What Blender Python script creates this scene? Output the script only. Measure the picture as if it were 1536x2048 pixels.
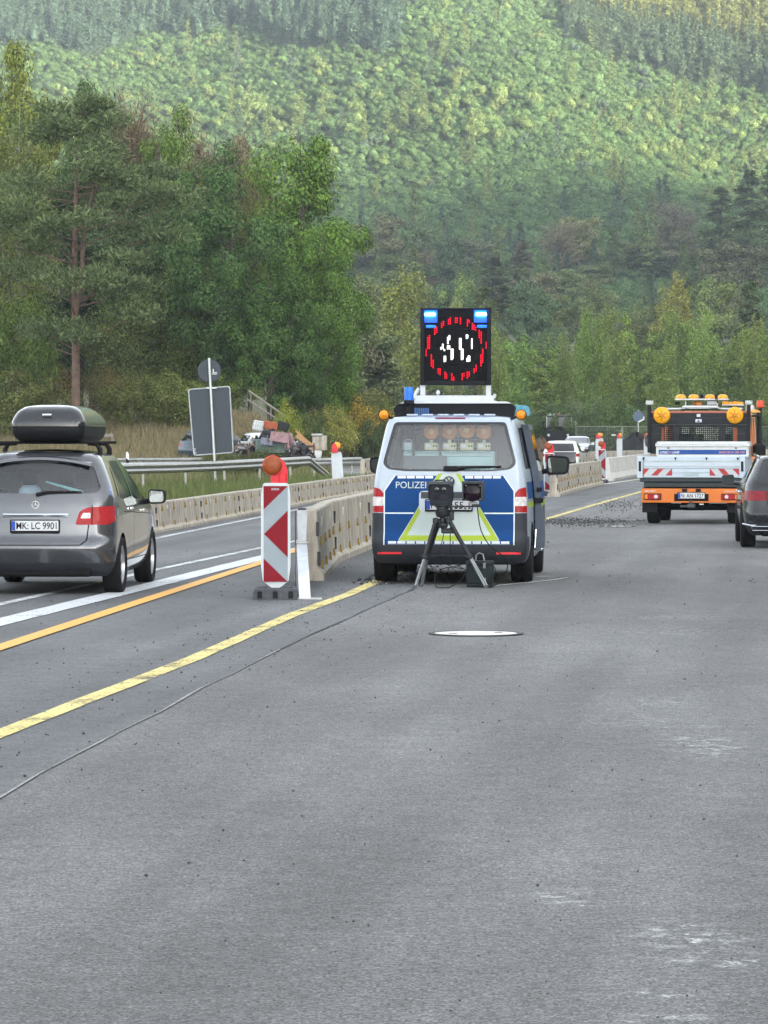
import bpy, bmesh, math, random
import numpy as np
from mathutils import Vector, Matrix
from mathutils.bvhtree import BVHTree

scene = bpy.context.scene
for _o in list(bpy.data.objects):
    bpy.data.objects.remove(_o)
COL = scene.collection
R = math.radians
PI = math.pi

# ---------------------------------------------------------------- camera, sky, sun, exposure
CAM_H, FPX, HY = 1.76, 7000.0, 870.0
cam_data = bpy.data.cameras.new('camera')
cam = bpy.data.objects.new('camera', cam_data)
COL.objects.link(cam)
cam.location = (0, 0, CAM_H)
cam.rotation_euler = (R(90) - math.atan(154 / FPX), 0, 0)
cam_data.sensor_fit = 'AUTO'
cam_data.sensor_width = 36
cam_data.lens = FPX / 2048 * 36
cam_data.clip_start = 0.5
cam_data.clip_end = 6000
scene.camera = cam

SUN_AZ, SUN_EL = 140.0, 12.0            # azimuth to the right of the view direction
world = bpy.data.worlds.new('World')
scene.world = world
world.use_nodes = True
wt = world.node_tree
wt.nodes.clear()
w_out = wt.nodes.new('ShaderNodeOutputWorld')
w_bg = wt.nodes.new('ShaderNodeBackground')
w_sky = wt.nodes.new('ShaderNodeTexSky')
w_sky.sky_type = 'NISHITA'
w_sky.sun_disc = False
w_sky.sun_elevation = R(SUN_EL)
w_sky.sun_rotation = R(SUN_AZ)
w_sky.altitude = 200
w_sky.air_density = 1.0
w_sky.dust_density = 1.2
w_sky.ozone_density = 1.0
w_hsv = wt.nodes.new('ShaderNodeHueSaturation')      # thin high cloud whitens the whole sky evenly
w_hsv.inputs['Saturation'].default_value = 0.26
wt.links.new(w_sky.outputs[0], w_hsv.inputs['Color'])
wt.links.new(w_hsv.outputs[0], w_bg.inputs['Color'])
w_bg.inputs['Strength'].default_value = 0.15
wt.links.new(w_bg.outputs[0], w_out.inputs['Surface'])

sun_data = bpy.data.lights.new('sun', 'SUN')
sun = bpy.data.objects.new('sun', sun_data)
COL.objects.link(sun)
_az, _el = R(SUN_AZ), R(SUN_EL)
SUN_DIR = Vector((math.sin(_az) * math.cos(_el), math.cos(_az) * math.cos(_el), math.sin(_el)))
sun.rotation_euler = SUN_DIR.to_track_quat('Z', 'Y').to_euler()
sun.location = (60, -20, 60)
sun_data.energy = 5.0
sun_data.angle = R(4.0)
sun_data.color = (1.0, 0.91, 0.70)

scene.view_settings.view_transform = 'Standard'
scene.view_settings.look = 'None'
scene.view_settings.gamma = 1.0
scene.view_settings.use_curve_mapping = False
scene.view_settings.exposure = 2.5
scene.cycles.use_denoising = True
scene.cycles.max_bounces = 8
scene.cycles.diffuse_bounces = 3
scene.cycles.glossy_bounces = 3
scene.cycles.transparent_max_bounces = 12
scene.cycles.transmission_bounces = 4
scene.cycles.volume_bounces = 0
scene.cycles.sample_clamp_indirect = 6.0
scene.cycles.caustics_reflective = False
scene.cycles.caustics_refractive = False

# ---------------------------------------------------------------- places read off the photograph
def gp(x, y, z=0.0):
    d = FPX * (CAM_H - z) / (y - HY)
    return ((x - 768) / FPX * d, d)
def ax(x, d):
    return (x - 768) / FPX * d
def az(y, d):
    return CAM_H - (y - HY) * d / FPX

# ---------------------------------------------------------------- materials
MATS = {}
def nodes_of(m):
    m.use_nodes = True
    nt = m.node_tree
    nt.nodes.clear()
    return nt
def lnk(nt, a, b):
    nt.links.new(a, b)
def M(name, col, rough=0.5, metal=0.0, var=0.12, scale=6.0, bump=0.0, bscale=60.0, coat=0.0, spec=0.3, emit=None, es=0.0, alpha=None):
    if name in MATS:
        return MATS[name]
    if max(col[:3]) < .04 and metal < .2 and coat < .3:
        spec = min(spec, .1)
    m = bpy.data.materials.new(name)
    nt = nodes_of(m)
    out = nt.nodes.new('ShaderNodeOutputMaterial')
    b = nt.nodes.new('ShaderNodeBsdfPrincipled')
    lnk(nt, b.outputs[0], out.inputs[0])
    tc = nt.nodes.new('ShaderNodeTexCoord')
    n = nt.nodes.new('ShaderNodeTexNoise')
    n.inputs['Scale'].default_value = scale
    n.inputs['Detail'].default_value = 5
    n.inputs['Roughness'].default_value = 0.65
    lnk(nt, tc.outputs['Object'], n.inputs['Vector'])
    r = nt.nodes.new('ShaderNodeValToRGB')
    r.color_ramp.elements[0].position = 0.3
    r.color_ramp.elements[1].position = 0.72
    r.color_ramp.elements[0].color = tuple(max(0, c * (1 - var)) for c in col[:3]) + (1,)
    r.color_ramp.elements[1].color = tuple(min(1, c * (1 + var)) for c in col[:3]) + (1,)
    lnk(nt, n.outputs['Fac'], r.inputs[0])
    lnk(nt, r.outputs[0], b.inputs['Base Color'])
    rr = nt.nodes.new('ShaderNodeMapRange')
    rr.inputs['To Min'].default_value = max(0.02, rough * 0.85)
    rr.inputs['To Max'].default_value = min(1.0, rough * 1.2)
    lnk(nt, n.outputs['Fac'], rr.inputs['Value'])
    lnk(nt, rr.outputs[0], b.inputs['Roughness'])
    b.inputs['Metallic'].default_value = metal
    b.inputs['Specular IOR Level'].default_value = spec
    if coat:
        b.inputs['Coat Weight'].default_value = coat
        b.inputs['Coat Roughness'].default_value = 0.04
    if emit:
        b.inputs['Emission Color'].default_value = tuple(emit) + (1,)
        b.inputs['Emission Strength'].default_value = es
    if bump:
        n2 = nt.nodes.new('ShaderNodeTexNoise')
        n2.inputs['Scale'].default_value = bscale
        n2.inputs['Detail'].default_value = 4
        lnk(nt, tc.outputs['Object'], n2.inputs['Vector'])
        bp = nt.nodes.new('ShaderNodeBump')
        bp.inputs['Strength'].default_value = bump
        bp.inputs['Distance'].default_value = 0.01
        lnk(nt, n2.outputs['Fac'], bp.inputs['Height'])
        lnk(nt, bp.outputs[0], b.inputs['Normal'])
    MATS[name] = m
    return m
def glass(name, tint=(0.5, 0.55, 0.58), base=0.06, rough=0.03):
    if name in MATS:
        return MATS[name]
    m = bpy.data.materials.new(name)
    nt = nodes_of(m)
    out = nt.nodes.new('ShaderNodeOutputMaterial')
    tr = nt.nodes.new('ShaderNodeBsdfTransparent')
    tr.inputs[0].default_value = tuple(tint) + (1,)
    gl = nt.nodes.new('ShaderNodeBsdfGlossy')
    gl.inputs['Roughness'].default_value = rough
    fr = nt.nodes.new('ShaderNodeFresnel')
    fr.inputs['IOR'].default_value = 1.5
    mr = nt.nodes.new('ShaderNodeMapRange')
    mr.inputs['To Min'].default_value = base
    lnk(nt, fr.outputs[0], mr.inputs['Value'])
    mx = nt.nodes.new('ShaderNodeMixShader')
    lnk(nt, mr.outputs[0], mx.inputs[0])
    lnk(nt, tr.outputs[0], mx.inputs[1])
    lnk(nt, gl.outputs[0], mx.inputs[2])
    lnk(nt, mx.outputs[0], out.inputs[0])
    MATS[name] = m
    return m
def lens(name, col, rough=0.15, scale=180.0):
    """Ribbed coloured lamp plastic."""
    if name in MATS:
        return MATS[name]
    m = M(name, col, rough=rough, var=0.3, scale=22, coat=0.15)
    nt = m.node_tree
    b = [n for n in nt.nodes if n.type == 'BSDF_PRINCIPLED'][0]
    tc = [n for n in nt.nodes if n.type == 'TEX_COORD'][0]
    w = nt.nodes.new('ShaderNodeTexWave')
    w.inputs['Scale'].default_value = scale / 6
    w.bands_direction = 'Z'
    lnk(nt, tc.outputs['Object'], w.inputs['Vector'])
    bp = nt.nodes.new('ShaderNodeBump')
    bp.inputs['Strength'].default_value = 0.35
    bp.inputs['Distance'].default_value = 0.004
    lnk(nt, w.outputs['Fac'], bp.inputs['Height'])
    lnk(nt, bp.outputs[0], b.inputs['Normal'])
    return m

# ---------------------------------------------------------------- mesh builder
def set_smooth(me, ang=38):
    if len(me.polygons) == 0:
        return
    me.polygons.foreach_set('use_smooth', [True] * len(me.polygons))
    me.set_sharp_from_angle(angle=R(ang))
class MB:
    def __init__(s):
        s.v, s.f, s.mi = [], [], []
    def add(s, vs, fs, mi=0, xf=None):
        o = len(s.v)
        if xf is not None:
            vs = [xf @ Vector(p) for p in vs]
        s.v.extend([tuple(p) for p in vs])
        s.f.extend([tuple(i + o for i in f) for f in fs])
        s.mi.extend([mi] * len(fs))
        return s
    def box(s, c, size, bev=0.0, rot=None, mi=0):
        hx, hy, hz = size[0] / 2, size[1] / 2, size[2] / 2
        b = min(bev, hx * .49, hy * .49, hz * .49)
        xf = Matrix.Translation(c)
        if rot is not None:
            xf = xf @ rot
        if b <= 0:
            vs = [(x, y, z) for x in (-hx, hx) for y in (-hy, hy) for z in (-hz, hz)]
            fs = [(0, 1, 3, 2), (4, 6, 7, 5), (0, 4, 5, 1), (2, 3, 7, 6), (0, 2, 6, 4), (1, 5, 7, 3)]
            return s.add(vs, fs, mi, xf)
        vs, ix = [], {}
        for sx in (-1, 1):
            for sy in (-1, 1):
                for sz in (-1, 1):
                    for a in range(3):
                        p = [sx * (hx - b), sy * (hy - b), sz * (hz - b)]
                        p[a] = (sx * hx, sy * hy, sz * hz)[a]
                        ix[(sx, sy, sz, a)] = len(vs)
                        vs.append(tuple(p))
        fs = []
        for a in range(3):
            b1, b2 = [k for k in range(3) if k != a]
            for sg in (-1, 1):
                q = []
                for u, w in ((-1, -1), (1, -1), (1, 1), (-1, 1)):
                    k = [0, 0, 0]; k[a] = sg; k[b1] = u; k[b2] = w
                    q.append(ix[(k[0], k[1], k[2], a)])
                fs.append(q)
        for a in range(3):
            o = [k for k in range(3) if k != a]
            for u in (-1, 1):
                for w in (-1, 1):
                    q = []
                    for sg, face in ((-1, o[0]), (1, o[0]), (1, o[1]), (-1, o[1])):
                        k = [0, 0, 0]; k[a] = sg; k[o[0]] = u; k[o[1]] = w
                        q.append(ix[(k[0], k[1], k[2], face)])
                    fs.append(q)
        for sx in (-1, 1):
            for sy in (-1, 1):
                for sz in (-1, 1):
                    fs.append([ix[(sx, sy, sz, a)] for a in range(3)])
        out = []
        for f in fs:
            p = [Vector(vs[i]) for i in f]
            n = (p[1] - p[0]).cross(p[2] - p[0])
            c0 = sum(p, Vector()) / len(p)
            out.append(tuple(f) if n.dot(c0) >= 0 else tuple(reversed(f)))
        return s.add(vs, out, mi, xf)
    def tube(s, p0, p1, r0, r1=None, n=10, mi=0, cap=True):
        r1 = r0 if r1 is None else r1
        return s.pipe([p0, p1], [r0, r1], n, mi, cap)
    def pipe(s, pts, r, n=8, mi=0, cap=True):
        pts = [Vector(p) for p in pts]
        rs = r if isinstance(r, (list, tuple)) else [r] * len(pts)
        vs, fs = [], []
        ref = None
        for i, p in enumerate(pts):
            d = (pts[min(i + 1, len(pts) - 1)] - pts[max(i - 1, 0)])
            d = d.normalized() if d.length > 1e-9 else Vector((0, 0, 1))
            if ref is None:
                ref = Vector((0, 0, 1)) if abs(d.z) < 0.9 else Vector((1, 0, 0))
            a = d.cross(ref)
            a = a.normalized() if a.length > 1e-6 else Vector((1, 0, 0))
            ref = a.cross(d).normalized()
            for k in range(n):
                t = 2 * PI * k / n
                vs.append(p + (a * math.cos(t) + ref * math.sin(t)) * rs[i])
        for i in range(len(pts) - 1):
            for k in range(n):
                k2 = (k + 1) % n
                fs.append((i * n + k, i * n + k2, (i + 1) * n + k2, (i + 1) * n + k))
        if cap:
            fs.append(tuple(range(n)))
            fs.append(tuple(reversed(range((len(pts) - 1) * n, len(pts) * n))))
        return s.add(vs, fs, mi)
    def lathe(s, prof, c=(0, 0, 0), axis='z', n=24, mi=0):
        """prof: list of (r, h) along the axis."""
        vs, fs = [], []
        for r, h in prof:
            for k in range(n):
                t = 2 * PI * k / n
                a, b = r * math.cos(t), r * math.sin(t)
                p = {'z': (a, b, h), 'y': (a, h, b), 'x': (h, a, b)}[axis]
                vs.append((p[0] + c[0], p[1] + c[1], p[2] + c[2]))
        flip = axis == 'y'
        for i in range(len(prof) - 1):
            for k in range(n):
                k2 = (k + 1) % n
                q = (i * n + k, i * n + k2, (i + 1) * n + k2, (i + 1) * n + k)
                fs.append(tuple(reversed(q)) if flip else q)
        return s.add(vs, fs, mi)
    def prism(s, poly, h0, h1, plane='xz', mi=0):
        """extrude a 2D outline: plane xz goes along y, yz along x, xy along z."""
        n = len(poly)
        def P(a, b, h):
            return {'xz': (a, h, b), 'yz': (h, a, b), 'xy': (a, b, h)}[plane]
        vs = [P(a, b, h0) for a, b in poly] + [P(a, b, h1) for a, b in poly]
        fs = [tuple(range(n)), tuple(reversed(range(n, 2 * n)))]
        for i in range(n):
            j = (i + 1) % n
            fs.append((j, i, i + n, j + n))
        # orient outward
        area = sum(poly[i][0] * poly[(i + 1) % n][1] - poly[(i + 1) % n][0] * poly[i][1] for i in range(n))
        good = (area > 0) == ((h1 > h0) != (plane == 'yz' or plane == 'xy'))
        if not good:
            fs = [tuple(reversed(f)) for f in fs]
        return s.add(vs, fs, mi)
    def sphere(s, c, r, n=12, m=8, mi=0, sc=(1, 1, 1)):
        prof = [(max(1e-4, math.sin(PI * i / m)) * r, -math.cos(PI * i / m) * r) for i in range(m + 1)]
        o = len(s.v)
        s.lathe(prof, (0, 0, 0), 'z', n, mi)
        for i in range(o, len(s.v)):
            p = s.v[i]
            s.v[i] = (p[0] * sc[0] + c[0], p[1] * sc[1] + c[1], p[2] * sc[2] + c[2])
        return s
    def build(s, name, mats, parent=None, smooth=38, loc=None, rotz=None):
        me = bpy.data.meshes.new(name)
        me.from_pydata(s.v, [], s.f)
        for m in (mats if isinstance(mats, (list, tuple)) else [mats]):
            me.materials.append(m)
        if any(s.mi):
            me.polygons.foreach_set('material_index', s.mi)
        me.update()
        if smooth:
            set_smooth(me, smooth)
        return link(name, me, parent, loc, rotz)
def link(name, me, parent=None, loc=None, rotz=None):
    o = bpy.data.objects.new(name, me)
    COL.objects.link(o)
    if parent is not None:
        o.parent = parent
    if loc is not None:
        o.location = loc
    if rotz is not None:
        o.rotation_euler = (0, 0, rotz)
    return o
def tag(o, label, cat, group=None, kind=None):
    o['label'] = label
    o['category'] = cat
    if group:
        o['group'] = group
    if kind:
        o['kind'] = kind
    return o
def thing(name, label, cat, loc=(0, 0, 0), rotz=0.0, group=None):
    o = link(name, None, None, loc, rotz)
    o.empty_display_size = 0.2
    return tag(o, label, cat, group)
def structure(o):
    o['kind'] = 'structure'
    return o
def copy_tree(o, parent=None):
    c = o.copy()
    COL.objects.link(c)
    if parent is not None:
        c.parent = parent
    for ch in o.children:
        copy_tree(ch, c)
    return c
ORD = ('first second third fourth fifth sixth seventh eighth ninth tenth eleventh twelfth thirteenth fourteenth fifteenth sixteenth seventeenth eighteenth nineteenth twentieth twenty-first twenty-second '
       'twenty-third twenty-fourth twenty-fifth twenty-sixth twenty-seventh twenty-eighth twenty-ninth thirtieth thirty-first thirty-second thirty-third thirty-fourth thirty-fifth thirty-sixth').split()
def again(proto, loc, rotz, label=None, group=None):
    c = copy_tree(proto)
    c.location = loc
    c.rotation_euler = (0, 0, rotz)
    if label:
        c['label'] = label
    if group:
        c['group'] = group
    return c

# ---------------------------------------------------------------- lettering
def text_geo(s, height, bold=0.0, xs=1.0, shear=0.0):
    """verts (x, z) with the cap height given, faces; origin at the left end of the baseline."""
    cu = bpy.data.curves.new('lettering_source', 'FONT')
    cu.body = s
    cu.size = 1.0
    cu.offset = bold
    cu.shear = shear
    cu.resolution_u = 3
    cu.fill_mode = 'FRONT'
    ob = bpy.data.objects.new('lettering_source', cu)
    COL.objects.link(ob)
    bpy.context.view_layer.update()
    me = bpy.data.meshes.new_from_object(ob.evaluated_get(bpy.context.evaluated_depsgraph_get()))
    vs = [(v.co.x, v.co.y) for v in me.vertices]
    fs = [tuple(p.vertices) for p in me.polygons]
    bpy.data.objects.remove(ob)
    bpy.data.curves.remove(cu)
    bpy.data.meshes.remove(me)
    k = height / 0.69
    x0 = min(v[0] for v in vs)
    vs = [((v[0] - x0) * k * xs, v[1] * k) for v in vs]
    return vs, fs, max(v[0] for v in vs)
def put_text(mb, s, x, z, y, height, width=None, bold=0.0, mi=0, shear=0.0, centre=False, f=None):
    """letters in an xz plane facing -y; f maps (x, z) to y for curved surfaces."""
    vs, fs, w = text_geo(s, height, bold, 1.0, shear)
    k = (width / w) if width else 1.0
    if centre:
        x = x - w * k / 2
    mb.add([(x + a * k, (f(x + a * k, z + b) if f else y), z + b) for a, b in vs], fs, mi)

# ---------------------------------------------------------------- outlines
def rpoly(pts, r, n=4):
    out = []
    m = len(pts)
    for i in range(m):
        p, a, b = Vector(pts[i]), Vector(pts[i - 1]), Vector(pts[(i + 1) % m])
        da, db = (a - p), (b - p)
        rr = r[i] if isinstance(r, (list, tuple)) else r
        q = min(rr, da.length * .45, db.length * .45)
        if q < 1e-4:
            out.append(tuple(p)); continue
        s0, s1 = p + da.normalized() * q, p + db.normalized() * q
        for k in range(n + 1):
            t = k / n
            out.append(tuple(s0 * (1 - t) ** 2 + p * 2 * t * (1 - t) + s1 * t * t))
    return out
def rect(x0, z0, x1, z1):
    return [(x0, z0), (x1, z0), (x1, z1), (x0, z1)]
def circ(cx, cz, r, n=20):
    return [(cx + r * math.cos(2 * PI * k / n), cz + r * math.sin(2 * PI * k / n)) for k in range(n)]
def in_poly(x, y, poly):
    c = False
    j = len(poly) - 1
    for i in range(len(poly)):
        xi, yi = poly[i]; xj, yj = poly[j]
        if (yi > y) != (yj > y) and x < (xj - xi) * (y - yi) / (yj - yi) + xi:
            c = not c
        j = i
    return c

# ---------------------------------------------------------------- vehicle bodies: stacked plan outlines, cut along drawn lines
def pchip(xs, ys, x):
    n = len(xs)
    h = [xs[i + 1] - xs[i] for i in range(n - 1)]
    d = [(ys[i + 1] - ys[i]) / h[i] for i in range(n - 1)]
    m = [d[0]] + [0 if d[i - 1] * d[i] <= 0 else 2 * d[i - 1] * d[i] / (d[i - 1] + d[i]) for i in range(1, n - 1)] + [d[-1]]
    for i in range(n - 1):
        if x <= xs[i + 1] or i == n - 2:
            t = (x - xs[i]) / h[i]
            return (ys[i] * (1 + 2 * t) * (1 - t) ** 2 + m[i] * h[i] * t * (1 - t) ** 2 + ys[i + 1] * t * t * (3 - 2 * t) + m[i + 1] * h[i] * t * t * (t - 1))
class Hull:
    """slices: (z, y_rear, y_front, half_width, rear_radius, front_radius, rear_bulge, front_bulge)"""
    def __init__(s, slices, step=0.04, dome=0.03, ns=36, taper=0.04, cap=5):
        s.slices = slices
        zs = [q[0] for q in slices]
        lev = []
        for a, b in zip(zs[:-1], zs[1:]):
            k = max(1, int(round((b - a) / step)))
            lev += [a + (b - a) * i / k for i in range(k)]
        lev.append(zs[-1])
        bm = bmesh.new()
        rings = []
        for z in lev:
            p = [pchip(zs, [q[j] for q in slices], z) for j in range(1, 8)]
            rings.append([bm.verts.new((x, y, z)) for x, y in s.ring(p, ns, taper)])
        top = [v.co.copy() for v in rings[-1]]
        y0, y1 = min(v.y for v in top), max(v.y for v in top)
        wmax = max(v.x for v in top)
        for j in range(1, cap + 1):
            t = 1 - j / cap
            t2 = 0.02 + 0.98 * t
            ring = []
            for v in top:
                x = v.x * t2
                yc = min(max(v.y, y0 + wmax * .8), y1 - wmax * .8)
                y = yc + (v.y - yc) * t2
                ring.append(bm.verts.new((x, y, zs[-1] + dome * (1 - t * t))))
            rings.append(ring)
        n = len(rings[0])
        for a, b in zip(rings[:-1], rings[1:]):
            for i in range(n):
                j = (i + 1) % n
                bm.faces.new((a[i], a[j], b[j], b[i]))
        bm.faces.new(list(reversed(rings[0])))
        try:
            bm.faces.new(rings[-1])
        except Exception:
            pass
        bmesh.ops.remove_doubles(bm, verts=bm.verts, dist=1e-5)
        bmesh.ops.recalc_face_normals(bm, faces=bm.faces)
        s.bm = bm
        s.lay = bm.faces.layers.int.new('tag')
        s.bvh = None
        bm.normal_update()
        s.bvh = BVHTree.FromBMesh(bm)
        s.tags = {}
    @staticmethod
    def ring(p, ns, taper):
        yr, yf, w, rr, rf, br, bf = p
        rr, rf = min(rr, w * .95), min(rf, w * .95)
        half = []
        for i in range(14):
            x = (w - rr) * i / 14
            half.append((x, yr + br * (x / w) ** 2))
        yc = yr + br * ((w - rr) / w) ** 2
        for i in range(9):
            t = PI / 2 * i / 8
            half.append((w - rr + rr * math.sin(t), yc + rr * (1 - math.cos(t))))
        yc2 = yf - bf * ((w - rf) / w) ** 2
        for i in range(1, ns):
            half.append((w, yc + rr + (yc2 - rf - yc - rr) * i / ns))
        for i in range(9):
            t = PI / 2 * i / 8
            half.append((w - rf + rf * math.cos(t), yc2 - rf + rf * math.sin(t)))
        for i in range(1, 11):
            x = (w - rf) * (1 - i / 10)
            half.append((x, yf - bf * (x / w) ** 2))
        ym, L = (yr + yf) / 2, (yf - yr) / 2
        half = [(x * (1 - taper * abs((y - ym) / L) ** 3), y) for x, y in half]
        return half + [(-x, y) for x, y in reversed(half[1:-1])]
    def cut(s, poly, view, name, zone=None):
        """mark the body inside an outline drawn in a view: rear/front (x, z), right/left (y, z), top (x, y)"""
        ax_ = {'rear': (0, 2), 'front': (0, 2), 'right': (1, 2), 'left': (1, 2), 'top': (0, 1)}[view]
        if name not in s.tags:
            s.tags[name] = len(s.tags) + 1
        t = s.tags[name]
        bm = s.bm
        x0, x1 = min(p[0] for p in poly), max(p[0] for p in poly)
        z0, z1 = min(p[1] for p in poly), max(p[1] for p in poly)
        def side(f):
            n = f.normal
            c = f.calc_center_median()
            if zone and not zone(c, n):
                return False
            if view == 'rear': return n.y < -0.12
            if view == 'front': return n.y > 0.12
            if view == 'right': return c.x > 0 and n.x > 0.15
            if view == 'left': return c.x < 0 and n.x < -0.15
            return n.z > 0.1
        cand = []
        for f in bm.faces:
            a = [v.co[ax_[0]] for v in f.verts]
            b = [v.co[ax_[1]] for v in f.verts]
            if max(a) < x0 or min(a) > x1 or max(b) < z0 or min(b) > z1:
                continue
            if side(f):
                cand.append(f)
        m = len(poly)
        for i in range(m):
            p, q = poly[i], poly[(i + 1) % m]
            dx, dz = q[0] - p[0], q[1] - p[1]
            if abs(dx) + abs(dz) < 1e-6:
                continue
            co, no = Vector((0, 0, 0)), Vector((0, 0, 0))
            co[ax_[0]], co[ax_[1]] = p
            no[ax_[0]], no[ax_[1]] = dz, -dx
            no.normalize()
            geom = set(cand)
            for f in cand:
                geom.update(f.edges); geom.update(f.verts)
            r = bmesh.ops.bisect_plane(bm, geom=list(geom), dist=1e-5, plane_co=co, plane_no=no)
            cand = list({g for g in r['geom'] if isinstance(g, bmesh.types.BMFace) and g.is_valid})
            keep = []
            for f in cand:
                a = [v.co[ax_[0]] for v in f.verts]
                b = [v.co[ax_[1]] for v in f.verts]
                if not (max(a) < x0 - 1e-6 or min(a) > x1 + 1e-6 or max(b) < z0 - 1e-6 or min(b) > z1 + 1e-6):
                    keep.append(f)
            cand = keep
        for f in cand:
            c = f.calc_center_median()
            if in_poly(c[ax_[0]], c[ax_[1]], poly):
                f[s.lay] = t
        return s
    def y_rear(s, x, z, off=0.004):
        h = s.bvh.ray_cast(Vector((x, -5, z)), Vector((0, 1, 0)))
        return (h[0].y - off) if h[0] is not None else 0.0
    def x_side(s, y, z, sg=1, off=0.004):
        h = s.bvh.ray_cast(Vector((sg * 5, y, z)), Vector((-sg, 0, 0)))
        return (h[0].x + sg * off) if h[0] is not None else sg * 0.9
    def z_top(s, x, y, off=0.0):
        h = s.bvh.ray_cast(Vector((x, y, 5)), Vector((0, 0, -1)))
        return (h[0].z + off) if h[0] is not None else 1.5
    def split(s, parent, spec, body_mats, smooth=40):
        """spec: tag name -> ('part name', material, inset) | ('body', index) | None to leave a hole; marks left over belong to the body"""
        bm = s.bm
        bm.normal_update()
        groups = {}
        for f in bm.faces:
            t = f[s.lay]
            nm = next((k for k, v in s.tags.items() if v == t), None)
            sp = spec.get(nm, ('body', 0)) if nm else ('body', 0)
            if sp is None:
                continue
            if sp[0] == 'body':
                groups.setdefault('body', []).append((f, sp[1]))
            else:
                groups.setdefault(nm, []).append((f, 0))
        res = {}
        for nm, fl in groups.items():
            sp = ('body', body_mats, 0.0) if nm == 'body' else spec[nm]
            inset = sp[2] if len(sp) > 2 else 0.0
            ix, vs, fs, mi = {}, [], [], []
            for f, k in fl:
                q = []
                for v in f.verts:
                    if v.index not in ix or True:
                        pass
                    key = v
                    if key not in ix:
                        ix[key] = len(vs)
                        p = v.co - v.normal * inset
                        vs.append(tuple(p))
                    q.append(ix[key])
                fs.append(tuple(q)); mi.append(k)
            me = bpy.data.meshes.new(sp[0])
            me.from_pydata(vs, [], fs)
            for m in (sp[1] if isinstance(sp[1], list) else [sp[1]]):
                me.materials.append(m)
            me.polygons.foreach_set('material_index', mi)
            me.update()
            set_smooth(me, smooth)
            res[nm] = link(sp[0], me, parent)
        return res
def wheel(parent, x, y, r, width, rim_mat, side=1, spokes=5, rr=0.66, tyre=None):
    """side: +1 the hub faces +x"""
    t = MB()
    w = width / 2
    prof = [(r * rr, -w * .8), (r * .93, -w * .98), (r * .985, -w * .8), (r, -w * .6), (r, -w * .36), (r * .975, -w * .34), (r * .975, -w * .27), (r, -w * .25),
            (r, -w * .05), (r * .975, -w * .03), (r * .975, w * .03), (r, w * .05), (r, w * .25), (r * .975, w * .27), (r * .975, w * .34), (r, w * .36), (r, w * .6), (r * .985, w * .8), (r * .93, w * .98), (r * rr, w * .8), (r * rr, -w * .8)]
    t.lathe(prof, (0, 0, 0), 'x', 36)
    o = t.build('wheel', tyre or M('tyre rubber', (0.014, 0.014, 0.015), 0.75, bump=0.3, bscale=40), parent, 30)
    o.location = (x, y, r)
    g = MB()
    R0 = r * rr
    g.lathe([(R0, -w * .7), (R0 * 1.0, side * w * .78), (R0 * .93, side * w * .82), (R0 * .9, side * w * .5)], (0, 0, 0), 'x', 32)
    g.lathe([(0.001, side * w * .62), (R0 * .2, side * w * .6), (R0 * .24, side * w * .4), (0.001, side * w * .38)], (0, 0, 0), 'x', 16)
    for k in range(spokes):
        a = 2 * PI * k / spokes + .3
        rot = Matrix.Rotation(a, 4, 'X')
        g.box(rot @ Vector((side * w * .5, 0, R0 * .56)), (w * .22, R0 * .2, R0 * .78), 0.01, rot)
    g.lathe([(R0 * .95, side * -w * .1), (0.001, side * -w * .1)], (0, 0, 0), 'x', 20, 1)
    g.build('rim', [rim_mat, M('brake dark', (0.02, 0.02, 0.02), 0.6)], o, 35)
    return o

# ---------------------------------------------------------------- terrain
def smooth(t):
    t = min(1.0, max(0.0, t))
    return t * t * (3 - 2 * t)
def lerp_tab(tab, x):
    if x <= tab[0][0]: return tab[0][1]
    for (a, b), (c, d) in zip(tab[:-1], tab[1:]):
        if x <= c:
            return b + (d - b) * (x - a) / (c - a)
    return tab[-1][1]
VALLEY = [(-900, 0), (238, 0), (300, 1.0), (450, 8), (700, 30), (900, 57), (1000, 97), (1100, 142), (1300, 238), (1700, 380)]
_vx, _vy = [a for a, _ in VALLEY], [b for _, b in VALLEY]
SHADE_RIDGE = [(-900, 243), (240, 243), (364, 209), (600, 126), (700, 66), (900, 0), (1700, 0)]  # unseen ridge added right of frame, heights shaped to shade road and lower hill
LINE_A = [(-40, -12.5), (69.2, -3.71), (100, -1.22), (120, 0.9), (160, 5.9), (190, 10.5), (210, 15.5), (240, 24.0)]
def line_a(y):
    return lerp_tab(LINE_A, y)
def ground_z(x, y):
    z = pchip(_vx, _vy, min(max(y, -899), 1699))
    far = smooth((y - 420) / 500)
    z += far * (9 * math.sin(x * 0.021 + 1.1) + 5 * math.sin(x * 0.05 + y * 0.013)) * smooth((y - 600) / 400)
    z += far * 0.05 * x * smooth((y - 500) / 300)
    bank = smooth((y - 157) / 34) * smooth((-x - 4.6) / 4.0)
    z += 2.5 * bank * (1 - 0.6 * smooth((y - 300) / 150)) + 0.25 * bank * math.sin(x * 1.1 + y * .37)
    mound = math.exp(-((x + 6.3) / 1.7) ** 2 - ((y - 176) / 7.0) ** 2)
    z += 1.5 * mound
    z += lerp_tab(SHADE_RIDGE, y) * smooth((x - 240) / 210)
    z += 60 * smooth((-x - 150) / 300) * smooth((y + 100) / 400)
    return z
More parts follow.
